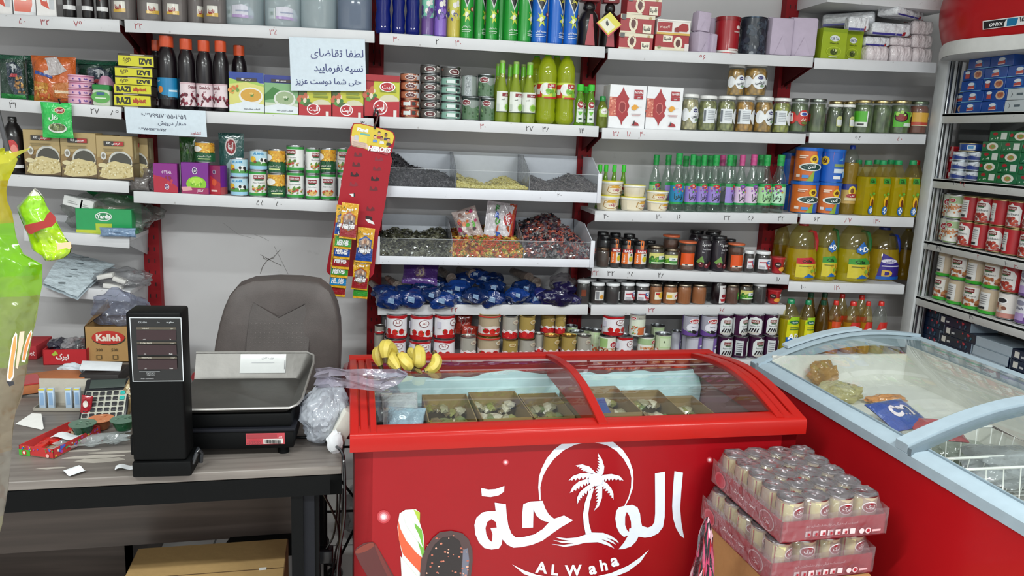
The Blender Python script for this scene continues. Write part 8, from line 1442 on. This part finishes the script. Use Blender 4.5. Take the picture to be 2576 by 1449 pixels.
for xl,yt,xr,yb,c,nm,o in ((822,630,870,746,R1_,'lowest red snack packet of the first column',.012),(825,600,873,724,A1_,'light blue snack packet of the first column, second lowest',.02),(829,570,877,699,G1_,'green snack packet of the first column, third lowest',.028),(832,545,880,677,R1_,'red snack packet in the middle of the first column',.036),(836,530,882,652,B1_,'dark blue snack packet of the first column',.044),(838,520,886,626,G1_,'upper green snack packet of the first column',.052),(838,516,884,594,B1_,'dark blue snack packet peeking behind the top one',.056),(850,510,898,601,R1_,'topmost red snack packet of the first column',.066)): packet(xl,yt,xr,yb,c,nm,o)
for xl,yt,xr,yb,c,nm,o in ((885,640,926,751,G1_,'lowest green snack packet of the second column',.012),(881,655,926,729,R1_,'red snack packet of the second column',.022),(890,572,938,661,B1_,'topmost dark blue snack packet of the second column',.034)): packet(xl,yt,xr,yb,c,nm,o)
# ================================================================== handwritten notices and the green packet
def note(corn,Y,ops,lb,cl='dbe8f2'):
    P=[PY(x,y,Y) for x,y in corn]; O=P[3]; t=thing('paper_notice',lb,'notice',tuple(O),0); tl,tr_,br,bl=[p-O for p in P]
    def f(x,y,o): u=(x+1)/2; p=(bl*(1-u)+br*u)*(1-y)+(tl*(1-u)+tr_*u)*y; return (p.x,p.y-o-.006*math.sin(y*3)*abs(math.sin(u*3)),p.z)
    b=B(); n=8; vs=[f(-1+2*i/n,j/n,0) for j in range(n+1) for i in range(n+1)]; m=n+1; b.add(vs,[(j*m+i,j*m+i+1,(j+1)*m+i+1,(j+1)*m+i) for j in range(n) for i in range(n)],cl,'paper',True); b.add([(x,y+.0006,z) for x,y,z in vs],[(j*m+i,(j+1)*m+i,(j+1)*m+i+1,j*m+i+1) for j in range(n) for i in range(n)],cl,'paper',True); obj('paper',b,t)
    b=B()
    asp=(tr_-tl).length/2/(tl-bl).length
    ops2=[(op[0],op[1],op[2]/asp if 0 else op[2],op[3],op[4],op[5])+tuple(op[6:]) for op in ops]
    draw(b,[o for o in ops2],asp,1,lambda x,y,o:f(x/asp,y,o),False,'print'); obj('handwriting',b,t); return t
PEN='38427a'
note([(727,93),(918,99),(921,230),(732,228)],-.301,[('T','لطفا تقاضای',.25,.7,.2,PEN,1.4,.014),('T','نسیه نفرمایید',.28,.42,.19,PEN,1.3,.014),('T','حتی شما دوست عزیز',-.0,.17,.15,PEN,1.75,.008)],'white paper notice with three lines of blue handwriting')
note([(313,269),(517,279),(521,345),(319,335)],-.302,[('T','۶۰۳۷۹۹۱۷۶۵۵۰۱۶۵۹',-.05,.74,.2,'3a4058',1.8,.02),('T','صفار درویش',.15,.45,.2,'4a5068',.7,.01),('T','۶۰۳۷۷۰۱۱۷۲۳۲۰۷۵۲',-.35,.2,.12,'3a4058',1.2,.02),('T','کشاورز',.72,.12,.14,'b04a50',.5,.01)],'wide white paper notice with rows of handwritten numbers')
q=PY(147,347,-.315); o=thing('spice_packet','bright green cardamom packet hanging from the pasta shelf','packet',tuple(q),0)
for n,m,pa in PR['cardamom']['parts']: c=obj(n,m,o); c.scale=(PY(187,300,-.315).x-PY(109,300,-.315).x)/.1,1,(PY(147,258,-.315).z-q.z)/.125
b=B(); a=PY(152,262,-.32); c=PY(151,250,-.296); b.tube([a-q,Vector((c.x,-.31,c.z))-q,c-q],.003,'1a1a1c','plastic',6); obj('clip',b,o)
o=thing('price_tag','yellow and red diamond tag on the dark bottle','tag',tuple(PY(1533,60,-.31)),0); b=B(); O=o.location
for pts,c,k in (([(1500,58),(1530,93),(1565,63),(1560,60),(1532,32)],'c83a44',0),([(1502,56),(1530,88),(1563,62),(1535,30)],'e0d84a',.0012),([(1508,58),(1529,83),(1548,68),(1527,44)],'ecead2',.002),([(1524,55),(1528,50),(1532,62),(1528,66),(1525,62)],'2a2a2c',.003)):
    P=[PY(x,y,-.31-k)-O for x,y in pts]; tr=tessellate_polygon([[Vector((p.x,p.z,0)) for p in P]]); fs=[]
    for f in tr:
        a,b2,c2=[P[i] for i in f]; fs.append(tuple(f) if (b2-a).cross(c2-a).y<0 else tuple(f[::-1]))
    b.add(P,fs,c,'print')
obj('tag',b,o)
# gift bottles shaped like hooded figures
def gift():
    b=B(); b.lathe([(.028,0),(.032,.01),(.03,.06),(.034,.1),(.026,.135),(.016,.15),(.02,.158),(.018,.175),(.01,.185)],'1a1416','plastic',20); c=B(); c.add([(-.004,-.0345,.13),(.004,-.0345,.13),(.016,-.0335,.004),(-.016,-.0335,.004)],[(0,3,2,1)],'a8303c','print'); d=B(); d.rbox(-.03,.03,-.02,.02,.185,.21,'7c1c24','print',.003); draw(d,[('T','Cannon',0,.5,.5,'f0e4e4',1.3,.04)],.03,.012,lambda x,y,o:(x,-.0205-o,.19+y),False); proto('gift','syrup_flask','flask',.068,.21,[('flask',b),('red_stripe',c),('cap',d)])
gift(); put('A1','gift','dark flask with red stripe and cap',1452,1505,h=.2,rot=0); put('A1','gift','dark flask with red stripe and cap',1508,1553,h=.2,rot=0,Y0=-.285)
# ================================================================== bananas
def banana(b,p0,p1,bend,r=.017,col='cfbb54'):
    p0,p1,bend=Vector(p0),Vector(p1),Vector(bend); pts=[];rs=[]
    for i in range(13):
        t=i/12; pts.append(p0*(1-t)**2+bend*2*t*(1-t)+p1*t*t); rs.append(r*(.36 if i==0 else .55 if i==1 else .85 if i==2 else 1 if i<9 else .92 if i==9 else .75 if i==10 else .45 if i==11 else .28))
    k=len(b.f); b.tube(pts,rs,col,'fruit',8)
    for j in range(k,len(b.f)):
        if j-k>=11*8 or j-k<6: b.c[j]=hx('4a3c1c')
def bunch(label,px,py,specs,stem):
    O=PZ(px,py,.90); t=thing('banana_bunch',label,'bananas',tuple(O),0)
    for s in specs:
        pts=[PY(x,y,O.y+dy)-O for x,y,dy in s[:3]]; r=PY(s[3],py,O.y).x-PY(0,py,O.y).x; b=B(); banana(b,pts[0],pts[2],pts[1],r); obj('banana',b,t)
    b=B(); b.tube([PY(x,y,O.y+dy)-O for x,y,dy in stem],[.008,.006,.003],'8a7a40','fruit',8); obj('stem',b,t)
bunch('banana bunch of four curling around, on the freezer end',965,935,[((1000,905,.02),(958,830,-.02),(969,913,-.05),20),((997,908,.03),(925,850,.0),(962,932,-.02),18),((1000,905,.01),(960,880,-.02),(1010,938,-.06),19),((1003,900,.0),(975,862,.03),(940,890,.05),16)],[(1003,903,0),(994,893,0),(988,886,.01)])
bunch('banana bunch of three with frayed stem beside the first bunch',1052,935,[((1045,930,-.04),(1005,905,-.03),(1012,888,.0),20),((1050,926,-.04),(1062,900,-.05),(1049,868,.0),20),((1068,932,-.03),(1112,925,-.02),(1090,884,.0),18),((1060,925,0),(1035,890,.03),(1030,875,.05),15)],[(1048,928,-.04),(1055,935,-.05),(1060,938,-.06)])
# ================================================================== scribble on the wall
b=B()
for pts,w in (([(655,688),(660,672),(672,655),(690,648)],.003),([(655,640),(672,650),(690,660),(708,668)],.0025),([(672,655),(690,645),(705,628)],.0025),([(640,590),(662,598),(676,606)],.0012),([(690,620),(705,650),(725,690)],.0012),([(662,648),(668,652),(676,650)],.004),([(600,820),(640,800),(650,760)],.0008),([(560,560),(600,590),(640,600)],.0008)):
    P=[PY(x,y,-.0012) for x,y in pts]
    for a,c in zip(P,P[1:]):
        d=(c-a); n=Vector((-d.z,0,d.x)).normalized()*w*.5; b.add([a-n,c-n,c+n,a+n],[(0,1,2,3)],'7a7674','matte')
struct('trim_1',b); bpy.data.objects['trim_1'].name='wall_marks'
# ================================================================== big snack bags hanging at the near end
def bigbag(name,label,outl,Y,depth,cols,mat,seed,extra=()):
    P=[PY(x,y,Y) for x,y in outl]; O=Vector((min(p.x for p in P),Y,min(p.z for p in P))); t=thing(name,label,'snack bag',tuple(O),0); xs=[p.x for p in P]; zs=[p.z for p in P]
    x0,x1,z0,z1=min(xs),max(xs),min(zs),max(zs)
    def inside(x,z):
        c=False; n=len(P)
        for i in range(n):
            a,d=P[i],P[(i+1)%n]
            if (a.z>z)!=(d.z>z) and x<(d.x-a.x)*(z-a.z)/(d.z-a.z)+a.x: c=not c
        return c
    nz=44; nx=16; rows=[]
    for j in range(nz+1):
        z=z0+(z1-z0)*(j+.02)/(nz+.04); xx=[]
        n=len(P)
        for i in range(n):
            a,d=P[i],P[(i+1)%n]
            if (a.z>z)!=(d.z>z): xx.append((d.x-a.x)*(z-a.z)/(d.z-a.z)+a.x)
        if len(xx)>=2: rows.append((z,min(xx),max(xx)))
    b=B()
    for s in (-1,1):
        vs=[]
        for z,a,c in rows:
            for i in range(nx+1):
                u=i/nx; th=depth*(1-abs(2*u-1)**2.5)*min(1,(c-a)/(.4*(x1-x0)))**.7*(.75+.35*noise.noise(Vector((u*2,z*14,seed)))); vs.append((a+(c-a)*u-O.x,s*th+.006*noise.noise(Vector((u*5,z*25,seed+s))),z-O.z))
        m=nx+1; fs=[];cc=[]
        for j in range(len(rows)-1):
            for i in range(nx): f=(j*m+i,j*m+i+1,(j+1)*m+i+1,(j+1)*m+i); fs.append(f if s<0 else f[::-1]); cc.append(cols((i+.5)/nx,(rows[j][0]-z0)/(z1-z0)))
        b.add(vs,fs,cc,mat,True)
    obj('bag',b,t); 
    L=B(); k=0
    for pts,col in extra:
        k+=1; Q=[PY(x,y,Y-depth*1.12-.0006*k)-O for x,y in pts]; tr=tessellate_polygon([[Vector((p.x,p.z,0)) for p in Q]]); fs=[]
        for f in tr:
            a,b2,c2=[Q[i] for i in f]; fs.append(tuple(f) if (b2-a).cross(c2-a).y<0 else tuple(f[::-1]))
        L.add(Q,fs,col,'print')
    if extra: obj('printing',L,t)
    return t
def colA(u,v):
    if v>.93: return 'd8d844'
    if v>.84: return 'c8b83a' if u>.5 else 'e4e4d8'
    if v>.66: return '8fd02a' if v>.72 else '9ccc3c'
    if v>.5: return 'a4b468'
    if v>.3: return 'a8a898' if u<.7 else 'a89a84'
    return 'a09a90' if v>.15 else 'a8a488'
bagA=bigbag('snack_bag','tall green and clear snack bag hanging at the near end',[(-60,372),(20,372),(45,385),(40,410),(22,450),(15,500),(28,520),(40,600),(60,640),(82,660),(108,640),(104,720),(92,800),(80,850),(66,930),(55,1000),(40,1030),(32,1090),(22,1220),(5,1320),(-20,1400),(-120,1460),(-160,900)],-2.35,.03,colA,'bagfilm',3,
 [(Zm([(300,875),(310,905),(265,1080),(240,1190),(205,1180),(225,1050),(265,930)],0,600),'e8e0d8'),(Zm([(295,890),(298,915),(255,1075),(235,1170),(215,1165),(235,1050),(270,945)],0,600),'c8763a'),(Zm([(150,900),(165,920),(160,1050),(140,1180),(130,1330),(100,1375),(65,1360),(75,1250),(100,1080),(120,960)],0,600),'e8e0d8'),(Zm([(148,925),(152,1040),(128,1180),(120,1310),(95,1350),(80,1340),(88,1240),(112,1080),(130,970)],0,600),'d08a4a'),(Zm([(190,895),(235,890),(225,1000),(190,1150),(170,1250),(150,1240),(165,1100)],0,600),'d8b09a'),(Zm([(60,1370),(130,1370),(140,1400),(90,1420)],0,600),'26262c')])
b=B(); b.add([tuple(PY(x,y,-2.38)) for x,y in ((-30,400),(25,385),(80,371),(40,395),(20,410),(-20,415))],[(0,5,4,3,2,1)],'d0cc3c','bagfilm'); b.v=[tuple(Vector(v)-bagA.location) for v in b.v]; obj('tied_end',b,bagA)
def colB(u,v): return 'e8e8dc' if v>.9 else '8fcc2c' if (v>.45) else '9cc01c'
bigbag('snack_bag','yellow green crumpled snack bag beside the hanging bag',[(88,474),(98,482),(112,500),(118,520),(140,560),(165,600),(181,618),(178,635),(160,650),(130,657),(118,655),(108,640),(80,625),(70,590),(48,540),(42,520),(70,492)],-2.31,.022,colB,'film',9,
 [(Zm([(480,960),(530,1010),(540,1060),(500,1105),(400,1130),(300,1180),(270,1170),(235,1110),(245,1090),(420,1050),(450,990)],0,280),'8c2420'),(Zm([(545,1270),(680,1250),(685,1310),(660,1325),(640,1310),(545,1335)],0,280),'d8a888')])
b=B(); a=PY(20,380,-2.36); b.tube([a,Vector((a.x-.05,a.y,a.z+.3)),Vector((a.x-.06,a.y,2.9))],.003,'303034','plastic',6); b.v=[tuple(Vector(v)-bagA.location) for v in b.v]; obj('cord',b,bagA)
# ================================================================== what sets look-alikes apart
ORD=['','first','second','third','fourth','fifth','sixth','seventh','eighth','ninth','tenth','eleventh','twelfth','thirteenth','fourteenth','fifteenth','sixteenth','seventeenth','eighteenth','nineteenth','twentieth']+['twenty-'+w for w in ('first','second','third','fourth','fifth','sixth','seventh','eighth')]
def finish_labels():
    gr={}
    for it in ITEMS: gr.setdefault((it['desc'],it['where'],it['where'] and (it['row'] if 0 else 0)),[]).append(it)
    for (desc,where,_),L in gr.items():
        side='rack' in where
        key=(lambda i:-i['y']) if side else (lambda i:i['x'])
        L.sort(key=lambda i:(key(i)))
        cols=[]
        for it in L:
            c=next((c for c in cols if abs(key(c[0])-key(it))<.45*it['w'] and abs((c[0]['x'] if side else c[0]['y'])-(it['x'] if side else it['y']))<.5*it['w']),None)
            if c: c.append(it)
            else: cols.append([it])
        many=max(len(c) for c in cols)>1
        frm='from post' if side else 'from left'
        for n,c in enumerate(cols):
            c.sort(key=lambda i:i['z'])
            for m,it in enumerate(c):
                t=f"{desc}, {where}"
                if len(L)>1:
                    if many:
                        lv='' if len(c)==1 else (' lowest' if m==0 else ' topmost' if m==len(c)-1 else f' {ORD[m+1]} up')
                        t+=(f", {ORD[n+1]} column {frm}" if len(cols)>1 else ', stack')+lv
                    elif len(cols)>1: t+=f", {ORD[n+1]} {frm}"
                it['o']['label']=t
                if len(L)>1: it['o']['group']=f"{desc}s, {where}"
def settle():
    L=[it for it in ITEMS if 'p' in it and it['p']['cat'] not in ('bag',)]
    for it in L:
        ym,rd_=ybox(it['p']); it['rd']=rd_; it['d']=it['w'] if rd_ else -2*ym*it['o'].scale[1]
    for _ in range(4):
        for i,a in enumerate(L):
            for b in L[i+1:]:
                if a['where']!=b['where'] or min(a['z']+a['h'],b['z']+b['h'])-max(a['z'],b['z'])<.004: continue
                side='rack' in a['where']; A,Bo=a['o'],b['o']; dx,dy=abs(A.location.x-Bo.location.x),abs(A.location.y-Bo.location.y)
                if a['rd'] and b['rd']: pen=(a['w']+b['w'])/2-math.hypot(dx,dy); ax=dx>dy
                else:
                    ex=(a['d']+b['d'])/2-dx if side else (a['w']+b['w'])/2-dx; ey=(a['w']+b['w'])/2-dy if side else (a['d']+b['d'])/2-dy; pen=min(ex,ey); ax=ex<ey
                if pen<=0: continue
                if pen<.012 and (ax or side):
                    for it in (a,b):
                        f=1-(pen/2+.0004)/(it['w']/2); it['o'].scale[0]*=f; it['w']*=f
                        if it['rd']: it['o'].scale[1]*=f; it['d']=it['w']
                elif not side:
                    r=a if A.location.y>Bo.location.y else b; m=min(pen+.001,max(0,-.012-r['d']/2-r['o'].location.y)); r['o'].location.y+=m; r['y']+=m
settle()
finish_labels()
bpy.context.view_layer.update()
